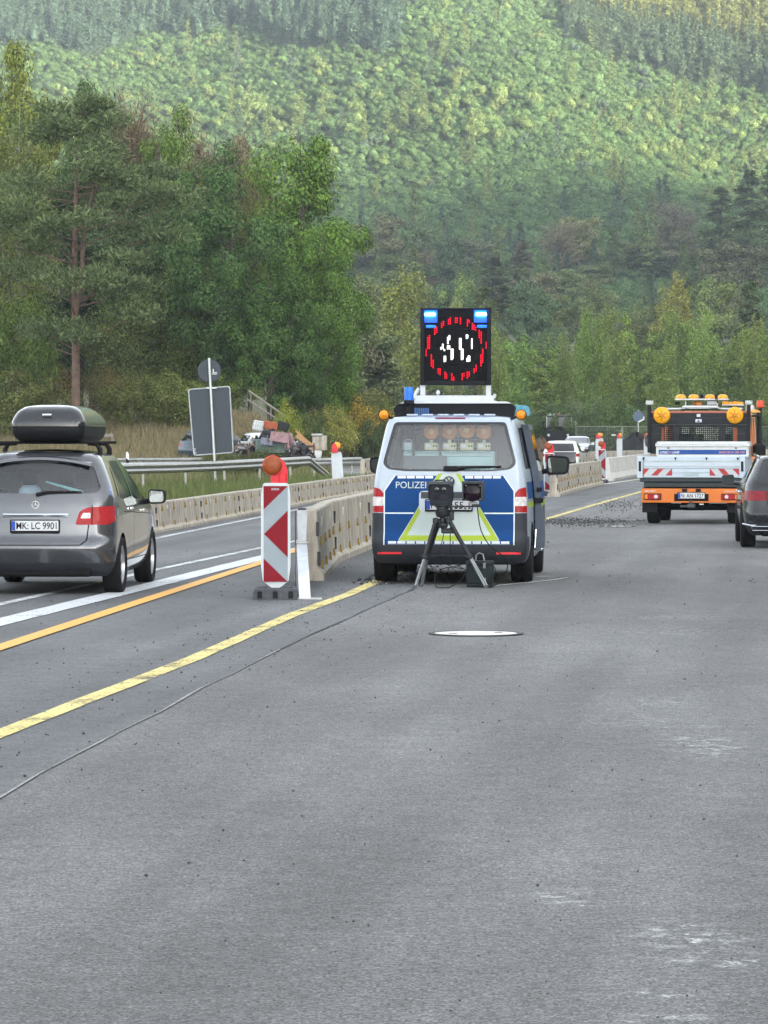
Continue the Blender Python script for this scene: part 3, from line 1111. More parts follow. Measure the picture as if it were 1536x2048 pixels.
beacon = make_beacon('large red and white striped beacon with dull amber lamp at the barrier end', 'striped warning beacons', amb_d)
beacon.location = (bx_, by_ + .4, 0); beacon.rotation_euler = (0, 0, R(1))
x, y = gp(1204, 966); again(beacon, (x, y, 0), -R(4), 'striped beacon with amber lamp between bracketed barrier and smooth wall')
x, y = gp(1099, 992); again(beacon, (x, y, 0), -R(3), 'striped beacon half hidden behind the van mirror')
backs = make_beacon('white back of a yellow lamped beacon left of the van', 'beacons seen from behind', amb_y)
x, d = ax(678, 101), 101
backs.location = (x, d, 0.02); backs.rotation_euler = (0, R(3.5), R(178))
for px, d, lb in ((1239, 196, 'white backed beacon with yellow lamp in front of the mesh fence'), (1197, 187, 'white backed beacon by the silver car, nearer of the pair'), (1201, 204, 'white backed beacon by the silver car, farther of the pair'), (1293, 197, 'white backed beacon peeking out left of the works truck')):
    again(backs, (ax(px, d), d, ground_z(ax(px, d), d) + .33), R(176), lb)

# ---------------------------------------------------------------- signs seen from behind
grey_back = M('grey sign back', (.052, .062, .078), .55, var=.06, scale=3)
alu = M('aluminium section', (.55, .57, .58), .38, metal=.6, var=.1)
def sign_pair():
    d = 112.0
    x0 = ax(420, d)
    s = FPX / d
    t = thing('road_sign', 'grey backs of a round and a large rectangular road sign on one pole', 'road sign', (x0, d, 0), -R(4))
    Z = lambda y: CAM_H - (y - HY) / s
    X = lambda x: (x - 420) / s
    mb = MB(); mb.tube((X(432), .05, 0), (X(418), .05, Z(716)), .045, n=12); mb.build('pole', alu, t)
    mb = MB()
    mb.prism(rpoly([(X(387), Z(911)), (X(466), Z(905)), (X(459), Z(773)), (X(376), Z(779))], .09, 5), .10, .13, 'xz'); p = mb.build('rectangular_panel', grey_back, t, 30)
    mb = MB()
    o = rpoly([(X(387), Z(911)), (X(466), Z(905)), (X(459), Z(773)), (X(376), Z(779))], .09, 5)
    mb.pipe([(a, .112, b) for a, b in o + o[:1]], .022, 6); mb.build('edge_profile', alu, p)
    mb = MB(); mb.box((X(424), .075, (Z(780) + Z(905)) / 2 + .15), (.05, .05, 2.0), .01, Matrix.Rotation(R(-4), 4, 'Y')); mb.box((X(423), .06, Z(776)), (.34, .05, .06), .01); mb.build('clamp_rail', alu, t)
    mb = MB(); mb.lathe([(.001, .13), (.36, .13), (.375, .12), (.36, .10), (.001, .10)], (X(418), 0, Z(742)), 'y', 40); mb.build('round_panel', grey_back, t, 30)
    mb = MB()
    for q in ((426, 742, 2.2, 8), (430, 745, 8, 1.6), (428, 748, 10, 1.6), (388, 902, 4, 1.8), (389, 906, 6, 1.5), (388, 898, 5, 1.5)):
        mb.box((X(q[0]), .094, Z(q[1])), (q[2] / s, .008, q[3] / s), .002)
    mb.build('inspection_sticker', M('white sticker', (.7, .7, .7), .6), t)
sign_pair()
def far_sign():
    d = 232.0
    s = FPX / d
    x0 = ax(1276, d)
    z0 = ground_z(x0, d)
    t = thing('road_sign', 'round sign seen from behind on a thin pole left of the truck', 'road sign', (x0, d, z0), 0)
    mb = MB(); mb.tube((0, 0, 0), (.02, 0, az(820, d) - z0), .04); mb.build('pole', alu, t)
    mb = MB(); mb.lathe([(.001, -.05), (.36, -.05), (.36, -.08), (.001, -.08)], (0, 0.02, az(833, d) - z0), 'y', 28); mb.build('round_panel', M('blue grey sign back', (.10, .14, .2), .5), t, 30)
    mb = MB(); mb.box((.2, -.09, az(841, d) - z0), (.42, .02, .1), .01, Matrix.Rotation(R(-28), 4, 'Y')); mb.box((.37, -.09, az(836, d) - z0), (.08, .02, .18), .01); mb.build('sticker', M('white sticker', (.7, .7, .7), .6), t)
far_sign()
def delineator():
    d = 153.0
    x0 = ax(255, d)
    t = thing('delineator_post', 'white roadside marker post with black base band in the dry grass', 'marker post', (x0, d, 0), 0)
    mb = MB(); mb.prism(rpoly([(-.06, 0), (.06, 0), (.06, .92), (.0, 1.04), (-.06, .98)], .02), -.04, .04, 'xz'); mb.build('post_body', M('white post', (.8, .8, .8), .5), t)
    mb = MB(); mb.prism([(-.064, .45), (.064, .45), (.064, .66), (-.064, .76)], -.044, .044, 'xz'); mb.build('black_band', black_p, t)
delineator()

# ================================================================ vehicles
car_glass = glass('tinted window glass', (.42, .47, .48), .07)
rear_glass = glass('rear window glass', (.84, .90, .92), .07)
dark_glass = glass('dark window glass', (.06, .07, .08), .08)
frit = M('black window border', (.012, .013, .015), .2, var=.05, coat=.5)
trim_b = M('charcoal bumper plastic', (.030, .034, .042), .6, var=.1, bump=.08, bscale=200)
gap_m = M('panel gap', (.008, .008, .008), .8)
cabin = M('dark cabin trim', (.022, .024, .028), .8, var=.2)
seat_m = M('grey seat fabric', (.05, .055, .065), .9, var=.2, scale=20)
under_m = M('dark underbody', (.012, .012, .013), .85)
lamp_red = lens('red lamp plastic', (.34, .006, .010), .2)
lamp_wht = lens('clear lamp plastic', (.62, .60, .60), .12)
lamp_amb = lens('amber lamp plastic', (.75, .22, .01), .12)
alloy = M('alloy rim', (.42, .43, .45), .3, metal=.8, var=.1)
rim_dk = M('dark steel rim', (.08, .08, .085), .5, metal=.5)
chrome = M('polished chrome', (.75, .77, .80), .12, metal=1.0, var=.04)
plate_w = M('plate white', (.58, .60, .62), .4, var=.04)
plate_b = M('plate blue', (.02, .06, .36), .4, var=.05)
ink = M('black ink', (.01, .01, .011), .5)
mirror_g = M('mirror glass', (.12, .14, .15), .03, metal=1.0, var=.02)

def number_plate(parent, x, z, y, text, bold=.014, w=.52, h=.11, f=None):
    t = MB(); t.box((x, y, z), (w, .012, h), .004)
    o = t.build('number_plate', plate_w, parent)
    b = MB(); b.box((x - w / 2 + .022, y - .0065, z), (.042, .004, h - .01), .001); b.build('country_strip', plate_b, o)
    l = MB()
    put_text(l, text, x - w / 2 + .055, z - .036, y - .0078, .073, w - .075, bold)
    l.build('lettering', ink, o, 0)
    fr = MB()
    fr.box((x, y + .003, z + h / 2 + .006), (w + .03, .02, .012), .003); fr.box((x, y + .003, z - h / 2 - .010), (w + .03, .02, .02), .003)
    for s in (-1, 1): fr.box((x + s * (w / 2 + .008), y + .003, z), (.014, .02, h), .003)
    fr.build('plate_frame', black_p, o)
    return o
def door_mirror(parent, x, y, z, side, mat, sc=1.0):
    m = MB()
    m.prism(rpoly([(0, -.085 * sc), (side * .20 * sc, -.075 * sc), (side * .215 * sc, .09 * sc), (0, .105 * sc)], .05 * sc, 5), -.06, .07, 'xz')
    m.tube((-side * .10, .02, -.06 * sc), (side * .03, .0, -.04 * sc), .035, .03, 8)
    o = m.build('door_mirror', mat, parent, 45, loc=(x, y, z))
    g = MB(); g.prism(rpoly([(side * .015 * sc, -.06 * sc), (side * .185 * sc, -.055 * sc), (side * .197 * sc, .07 * sc), (side * .015 * sc, .085 * sc)], .035 * sc, 4), -.064, -.058, 'xz')
    g.build('mirror_glass', mirror_g, o)
    return o
def seats(parent, xs, y, z, scale=1.0):
    me = None
    for x in xs:
        s = MB()
        s.box((0, 0, .30), (.48, .16, .62), .07, Matrix.Rotation(R(-10), 4, 'X'))
        s.box((0, -.06, .74), (.26, .10, .19), .05)
        s.tube((-.06, -.05, .58), (-.06, -.06, .68), .01); s.tube((.06, -.05, .58), (.06, -.06, .68), .01)
        s.box((0, .26, .0), (.5, .5, .16), .06)
        o = s.build('seat', seat_m, parent) if me is None else link('seat', me, parent)
        me = o.data
        o.location = (x, y, z)

# ---------------------------------------------------------------- the police van
silver = M('silver white paint', (.40, .46, .54), .28, var=.03, coat=.6)
p_blue = M('police blue film', (.002, .048, .185), .5, var=.05, spec=.15)
p_yel = M('yellow green reflective film', (.33, .43, .03), .4, var=.05)
p_white = M('white reflective film bright', (.47, .54, .53), .4, var=.04)
def police_van():
    VX, VD, YAW = .755, 40.95, R(5.0)
    t = thing('police_van', 'silver and blue police van parked with tailgate towards us and lit sign on its roof', 'van', (VX, VD, 0), -YAW)
    sl = [(.25, .16, 4.70, .87, .12, .2, .05, .1), (.30, .09, 4.78, .90, .12, .25, .05, .12), (.40, .02, 4.85, .925, .13, .3, .06, .12), (.52, .0, 4.88, .93, .13, .3, .06, .14), (.57, .03, 4.88, .928, .12, .3, .05, .14),
          (.62, .06, 4.87, .927, .11, .3, .045, .14), (.95, .075, 4.80, .925, .10, .32, .04, .16), (1.06, .08, 4.70, .918, .1, .35, .04, .18), (1.16, .085, 4.20, .908, .1, .35, .04, .2), (1.30, .10, 3.95, .888, .1, .3, .04, .16),
          (1.55, .15, 3.65, .838, .1, .22, .04, .14), (1.80, .215, 3.33, .785, .1, .2, .04, .12), (1.90, .25, 3.18, .757, .11, .2, .04, .1), (1.945, .29, 3.06, .725, .13, .2, .04, .1), (1.965, .34, 2.98, .675, .15, .2, .04, .1)]
    h = Hull(sl, .035, .035)
    bumper_zone = lambda c, n: c.y < .75
    # bumper
    h.cut(rect(-1, .2, 1, .475), 'rear', 'bumper'); h.cut([(.70, .47), (1, .47), (1, .575), (.745, .575)], 'rear', 'bumper'); h.cut([(-.70, .47), (-.745, .575), (-1, .575), (-1, .47)], 'rear', 'bumper')
    for v in ('right', 'left'):
        h.cut([(-.1, .2), (.50, .2), (.46, .56), (-.1, .575)], v, 'bumper')
    # charcoal corners
    for s in (1, -1):
        h.cut([(s * .742, .575), (s * 1.0, .575), (s * 1.0, .842), (s * .742, .842)], 'rear', 'corner')
    # lamps
    for s in (1, -1):
        o = rpoly([(s * .748, .848), (s * .748, 1.06), (s * .80, 1.125), (s * .97, 1.165), (s * .97, .848)], .02)
        h.cut(o, 'rear', 'lamp_low%d' % s)
        h.cut([(s * .755, .925), (s * .97, .925), (s * .97, 1.03), (s * .755, 1.03)], 'rear', 'lamp_mid%d' % s)
    # livery of the tailgate
    def mirror(p, s): return [(s * a, b) for a, b in p]
    for s in (1, -1):
        h.cut(mirror([(.13, 1.278), (.62, 1.278), (.742, 1.10), (.742, .49), (.70, .478), (.0, .478), (.0, .53), (.582, .53)], s), 'rear', 'blue')
    h.cut([(-.13, 1.303), (.13, 1.303), (.582, .515), (-.582, .515)], 'rear', 'white')
    for s in (1, -1):
        h.cut(mirror([(.075, 1.303), (.125, 1.303), (.571, .522), (.515, .522)], s), 'rear', 'yellow')
    h.cut([(-.575, .522), (.575, .522), (.540, .582), (-.540, .582)], 'rear', 'yellow')
    for s in (1, -1):
        h.cut(mirror([(.41, .832), (.742, .832), (.742, .847), (.40, .847)], s), 'rear', 'line')
        for k in range(4):
            x0 = .185 + k * .106
            h.cut(mirror(rect(x0, 1.246, x0 + .092, 1.275), s), 'rear', 'line')
        h.cut(mirror([(.742, .47), (.755, .47), (.755, 1.10), (.63, 1.285), (.62, 1.278), (.742, 1.098)], s), 'rear', 'line')
    for k in range(13):
        x0 = -.70 + k * .1085
        h.cut(rect(x0, .484, x0 + .094, .514), 'rear', 'line')
    h.cut(rpoly([(-.345, .86), (.345, .86), (.345, 1.10), (-.345, 1.10)], .05, 3), 'rear', 'plate_field')
    h.cut(rect(-.325, 1.01, .325, 1.088), 'rear', 'handle_field')
    # third brake light
    h.cut(rpoly(rect(-.175, 1.938, .175, 1.96), .006, 2), 'rear', 'brake3')
    # rear window
    o = rpoly([(-.645, 1.905), (.645, 1.905), (.772, 1.42), (.71, 1.352), (.5, 1.328), (-.5, 1.328), (-.71, 1.352), (-.772, 1.42)], .045, 3)
    h.cut(o, 'rear', 'frit')
    o = rpoly([(-.615, 1.880), (.615, 1.880), (.735, 1.43), (.68, 1.372), (.48, 1.352), (-.48, 1.352), (-.68, 1.372), (-.735, 1.43)], .04, 3)
    h.cut(o, 'rear', 'glass')
    # sides
    for v, s in (('right', 1), ('left', -1)):
        h.cut([(.36, 1.0), (4.4, 1.0), (4.4, 1.20), (.30, 1.20)], v, 'sideblue')
        h.cut([(.32, .90), (4.7, .90), (4.7, .965), (.33, .965)], v, 'sideyellow')
        h.cut(rpoly([(.45, 1.35), (1.35, 1.35), (1.35, 1.84), (.60, 1.84)], .06, 2), v, 'glass_side')
        h.cut(rpoly([(1.47, 1.35), (2.45, 1.35), (2.45, 1.84), (1.47, 1.84)], .06, 2), v, 'door_hole' if s > 0 else 'glass_side')
        h.cut(rpoly([(2.62, 1.30), (3.60, 1.24), (3.30, 1.84), (2.62, 1.84)], .06, 2), v, 'glass_side')
        for yc in (.98, 3.98):
            h.cut([(yc + .37 * math.cos(a), .33 + .39 * math.sin(a)) for a in [2 * PI * k / 18 for k in range(18)]], v, 'arch')
    h.cut([(1.42, .42), (2.52, .42), (2.52, 1.88), (1.42, 1.88)], 'right', 'door_hole')
    h.cut(rpoly([(-.74, 1.22), (.74, 1.22), (.64, 1.86), (-.64, 1.86)], .08, 3), 'front', 'glass_front', lambda c, n: n.y > .2)
    h.split(t, {'blue': ('body', 1), 'white': ('body', 2), 'yellow': ('body', 3), 'line': ('body', 4), 'plate_field': ('body', 0), 'handle_field': ('body', 5), 'sideblue': ('body', 1), 'sideyellow': ('body', 3),
                'bumper': ('bumper', trim_b), 'corner': ('corner_panel', trim_b), 'lamp_low1': ('tail_light', lamp_red), 'lamp_low-1': ('tail_light', lamp_red), 'lamp_mid1': ('reversing_light', lamp_wht), 'lamp_mid-1': ('reversing_light', lamp_wht),
                'brake3': ('brake_light', M('dull red plastic', (.16, .012, .02), .3)), 'frit': ('body', 6), 'glass': ('rear_window', rear_glass, .004), 'glass_side': ('side_windows', car_glass, .004), 'glass_front': ('windscreen', rear_glass, .004), 'door_hole': None, 'arch': None},
            [silver, p_blue, p_white, p_yel, M('reflective white edging', (.70, .76, .80), .4), M('handle recess', (.05, .055, .055), .5), frit])
    # writing and emblem
    l = MB(); put_text(l, 'POLIZEI', -.615, 1.132, 0, .076, .352, .004, f=lambda x, z: h.y_rear(x, z, .004)); l.build('lettering', p_white, t, 0)
    e = MB()
    ey = h.y_rear(0, 1.2, .006)
    e.lathe([(.066, 0), (.066, -.008), (.056, -.008), (.056, 0)], (0, ey, 1.205), 'y', 32)
    def bar(a, b, w=.011):
        e.pipe([(a[0], ey - .005, 1.205 + a[1]), (b[0], ey - .005, 1.205 + b[1])], w / 2, 6)
    bar((-.028, .046), (0, .004)); bar((0, .004), (.028, .046)); bar((-.05, .022), (-.024, -.048)); bar((-.024, -.048), (0, .0)); bar((0, 0), (.024, -.048)); bar((.024, -.048), (.05, .022))
    e.build('emblem', black_p, t)
    py = h.y_rear(0, .95, .012)
    number_plate(t, 0, .935, py, 'N   P 55 1', .006)
    # wiper and gate handle
    w = MB(); gy = lambda x, z: h.y_rear(x, z, .02)
    w.pipe([(.02, gy(.02, 1.36), 1.355), (.20, gy(.2, 1.375) - .012, 1.375), (.60, gy(.6, 1.37), 1.385)], [.028, .018, .010], 8)
    w.box((.02, gy(0, 1.37) - .01, 1.362), (.17, .05, .06), .02)
    w.build('rear_wiper', black_p, t)
    # reflectors on the bumper
    for s in (1, -1):
        r = MB()
        xs = [s * (.545 + .28 * k / 6) for k in range(7)]
        for a, b in zip(xs[:-1], xs[1:]):
            ya, yb = h.y_rear(a, .372, .006), h.y_rear(b, .372, .006)
            r.add([(a, ya, .36), (b, yb, .36), (b, yb, .386), (a, ya, .386)], [(0, 1, 2, 3) if s > 0 else (3, 2, 1, 0)])
        r.build('reflector', M('bright red reflector', (.62, .02, .03), .25), t)
    # inside
    fl = MB(); fl.box((0, 2.3, .52), (1.66, 4.3, .06)); fl.box((0, 2.3, .36), (1.5, 4.2, .25)); fl.build('floor', under_m, t)
    pt = MB()
    for x in [-.1 + i * .045 for i in range(18)]:
        pt.box((x, 1.9, 1.62), (.006, .006, .5))
    for z in [1.38 + i * .045 for i in range(12)]:
        pt.box((.28, 1.9, z), (.78, .006, .006))
    pt.build('load_grille', M('pale grille wire', (.35, .38, .38), .5), t)
    seats(t, (-.42, .42), 2.9, .78)
    st = MB(); st.box((.53, .98, 1.50), (.34, .18, .74), .09); st.build('rear_seat_back', seat_m, t)
    lt = MB(); lt.pipe([(-.46, .95, 1.78), (-.40, .9, 1.80), (-.28, .9, 1.78)], .008, 6); lt.build('grab_handle', plate_w, t)
    for x in (-.44, -.13):
        g = MB(); g.tube((x, .48, 1.33), (x, .55, 1.90), .016); g.build('load_post', cabin, t)
    b = MB(); b.box((-.30, .46, 1.43), (.50, .02, .16), .005); b.build('dark_board', M('dark load board', (.10, .12, .13), .6), t)
    # side door slid half open: it stands off the body side
    d = MB()
    Wz = lambda z: pchip([q[0] for q in sl], [q[3] for q in sl], z)
    def panel(y0, y1, z0, z1, th=.075, mi=0, out_=.085):
        k = max(1, int((z1 - z0) / .08))
        for i in range(k):
            za, zb = z0 + (z1 - z0) * i / k, z0 + (z1 - z0) * (i + 1) / k
            xa, xb = Wz(za) + out_, Wz(zb) + out_
            d.add([(xa - th, y0, za), (xa, y0, za), (xa, y1, za), (xa - th, y1, za), (xb - th, y0, zb), (xb, y0, zb), (xb, y1, zb), (xb - th, y1, zb)],
                  [(1, 2, 6, 5)], mi)
            d.add([d.v[q] for q in range(len(d.v) - 8, len(d.v))], [(0, 1, 5, 4), (2, 3, 7, 6), (3, 0, 4, 7)], 0)
    Y0, Y1 = 1.30, 2.36
    panel(Y0, Y1, .36, .90); panel(Y0, Y1, .90, .965, mi=1); panel(Y0, Y1, .965, 1.0); panel(Y0, Y1, 1.0, 1.2, mi=2); panel(Y0, Y1, 1.2, 1.32); panel(Y0, Y0 + .09, 1.32, 1.87); panel(Y1 - .09, Y1, 1.32, 1.87); panel(Y0, Y1, 1.82, 1.88)
    door = d.build('sliding_door', [M('blue grey door edge', (.07, .09, .125), .4), p_yel, p_blue], t, 30)
    g = MB(); g.add([(Wz(1.32) + .09, Y0 + .09, 1.32), (Wz(1.32) + .09, Y1 - .09, 1.32), (Wz(1.82) + .09, Y1 - .09, 1.82), (Wz(1.82) + .09, Y0 + .09, 1.82)], [(0, 1, 2, 3)])
    g.build('door_window', car_glass, door, 0)
    hd = MB(); hd.box((Wz(1.05) + .07, Y0 - .012, 1.10), (.06, .03, .05), .008); hd.box((Wz(.95) + .03, Y0 - .02, .97), (.16, .05, .06), .012)
    hd.build('latch', black_p, door)
    rl = MB(); rl.box((Wz(.4) + .02, 1.45, .38), (.16, .3, .03), .01); rl.tube((Wz(.4) + .01, 1.25, .40), (Wz(.6) + .02, 1.30, .62), .014); rl.build('door_track', chrome, t)
    door_mirror(t, .985, 3.45, 1.36, 1, black_p, 1.35)
    door_mirror(t, -.96, 3.45, 1.36, -1, black_p, 1.2)
    # wheels
    for y in (.98, 3.98):
        for s in (1, -1):
            wheel(t, s * (.80 if y < 2 else .795), y, .335, .25, rim_dk, s)
    ax2 = MB()
    for y in (.98, 3.98): ax2.tube((-.75, y, .33), (.75, y, .33), .05)
    ax2.box((0, 1.9, .30), (.5, 2.2, .16), .04); ax2.tube((-.3, .12, .27), (-.3, 1.0, .27), .035)
    for s in (1, -1):
        for y in (.98, 3.98):
            ax2.prism([(y + .40 * math.cos(a), .33 + .40 * math.sin(a)) for a in [PI * k / 10 for k in range(11)]], s * .55, s * .62, 'yz')
    ax2.build('chassis', under_m, t)
    # roof: air deflector bar, beacon, side lamps, frame
    br = MB()
    br.prism(rpoly([(-.66, 1.95), (.70, 1.95), (.73, 2.10), (.66, 2.125), (-.64, 2.125), (-.70, 2.06)], .03), .75, 1.05, 'xz')
    br.build('roof_bar', M('black roof bar', (.010, .011, .014), .4), t)
    tp = MB(); tp.prism(rpoly([(-.62, 2.128), (.68, 2.128), (.62, 2.15), (-.58, 2.15)], .01), .72, 1.08, 'xz'); tp.build('roof_bar_top', plate_w, t)
    bb = MB(); bb.prism(rpoly([(.60, 1.99), (.84, 1.99), (.82, 2.11), (.62, 2.125)], .03), 2.2, 2.5, 'xz'); bb.build('light_bar', lens('blue lens pale', (.10, .32, .42)), t)
    cb = MB()
    for k in range(7):
        cb.box((-.44 + .025 * k, .74, 2.02), (.018, .03, .11), .005)
    cb.build('siren_grille', M('blue grille', (.05, .13, .32), .4), t)
    for k in range(5):
        pass
    pd = MB()
    for k in range(6): pd.box((-.45 + .18 * k, .42, 1.99), (.13, .05, .02), .008)
    pd.build('roof_ribs', silver, t)
    blue_l = lens('blue beacon lens', (.02, .16, .62))
    k = MB(); k.lathe([(.001, .155), (.046, .155), (.053, .145), (.055, .03), (.055, .0)], (-.505, .62, 2.165), 'z', 24); be = k.build('blue_beacon', blue_l, t)
    k = MB(); k.lathe([(.06, .0), (.06, -.04), (.03, -.07), (.022, -.17), (.04, -.2)], (-.505, .62, 2.165), 'z', 20); k.tube((-.505, .62, 2.05), (-.66, .50, 1.97), .008); k.build('beacon_foot', black_p, be)
    ambl = lens('amber side lamp', (.80, .26, .012))
    for s, x in ((-1, -.775), (1, .815)):
        k = MB(); k.lathe([(.001, -.05), (.034, -.043), (.054, -.02), (.058, .0), (.058, .03), (.045, .05), (.001, .055)], (x, .36, 1.99), 'y', 28); q = k.build('amber_lamp', ambl, t)
        k = MB(); k.lathe([(.059, -.012), (.064, -.012), (.064, .012), (.059, .012)], (x, .36, 1.99), 'y', 24); k.tube((x - s * .04, .37, 1.97), (x - s * .14, .40, 1.93), .014); k.build('lamp_bracket', black_p, q)
    t.scale = (1.02, 1.0, 1.004)
    return t, h
van, van_hull = police_van()
VANM = Matrix.Translation(van.location) @ Matrix.Rotation(van.rotation_euler.z, 4, 'Z')

# ---- cargo seen through the rear window: things of their own
teal = M('pale teal drawer front', (.34, .52, .52), .45, var=.06)
teal_d = M('teal label', (.10, .33, .30), .5)
def cargo():
    def put(name, label, cat, x, y, z, group=None):
        p = VANM @ Vector((x, y, z))
        return thing(name, label, cat, p, van.rotation_euler.z, group)
    t = put('drawer_cabinet', 'pale teal equipment drawers inside the van behind the rear window', 'cabinet', -.03, .50, .55)
    b = MB(); b.box((0, .22, .50), (1.08, .40, 1.02), .006); b.build('carcass', M('pale cabinet', (.45, .56, .57), .5), t)
    for z0, z1 in ((.75, .855), (.865, .97), (.985, 1.015)):
        d = MB(); d.box((0, .012, (z0 + z1) / 2), (1.06, .02, z1 - z0), .005); o = d.build('drawer_front', teal, t)
        g = MB(); g.box((0, -.002, z1 - .012), (1.0, .01, .010), .003); g.build('grip_rail', M('grip strip', (.14, .26, .27), .5), o)
    for k, (x, s) in enumerate(((-.51, 'b'), (.42, 'bott'))):
        w = .07 if k == 0 else .125
        l = MB(); l.box((x, -.002, .80), (w, .012, .095), .003); o = l.build('maker_label', teal_d, t)
        q = MB(); put_text(q, s, x, .785, -.0095, .042 if k else .04, .10 if k else .025, .01, centre=True); q.build('lettering', plate_w, o, 0)
    am = lens('amber signal disc', (.60, .20, .02))
    bat = M('cream battery box', (.50, .48, .28), .6, var=.1)
    for k, x in enumerate((-.215, .0, .205, .41)):
        u = put('signal_lamp', 'round amber signal lamp on a cream box, %s in the van' % ('leftmost', 'second from left', 'third from left', 'rightmost')[k], 'signal lamp', x - .03, .62, 1.578, 'signal lamps stored inside the van')
        m = MB(); m.box((0, 0, .045), (.165, .10, .09), .012); m.box((0, -.01, .105), (.04, .06, .04), .008); o = m.build('battery_box', bat, u)
        s = MB(); s.box((-.035, -.052, .055), (.055, .006, .04), .002); s.build('label_field', plate_w, o)
        s = MB()
        for dx in (.03, .06): s.lathe([(.001, -.056), (.011, -.056), (.011, -.04)], (dx, 0, .05), 'y', 10)
        s.build('socket', black_p, o)
        zz = .225 + (.015 if k == 2 else 0)
        m = MB(); m.lathe([(.001, -.05), (.05, -.045), (.09, -.03), (.104, .0), (.104, .02), (.001, .04)], (0, 0, zz), 'y', 32); m.build('disc', am, u)
        m = MB(); m.lathe([(.001, -.06), (.03, -.058), (.034, -.045)], (0, 0, zz), 'y', 16); m.build('hub', lens('amber hub', (.8, .45, .1)), u)
    u = put('measuring_case', 'small pale instrument box at the left end on the drawers inside the van', 'instrument', -.52, .62, 1.578)
    m = MB(); m.box((0, 0, .05), (.12, .09, .10), .012); m.build('case', M('pale teal case', (.42, .58, .60), .5), u)
    m = MB(); m.box((0, -.047, .065), (.07, .006, .035), .002); m.build('display', plate_w, u)
    m = MB(); m.pipe([(-.05, 0, .10), (-.03, 0, .125), (.03, 0, .125), (.05, 0, .10)], .006, 6); m.build('handle', plate_w, u)
cargo()

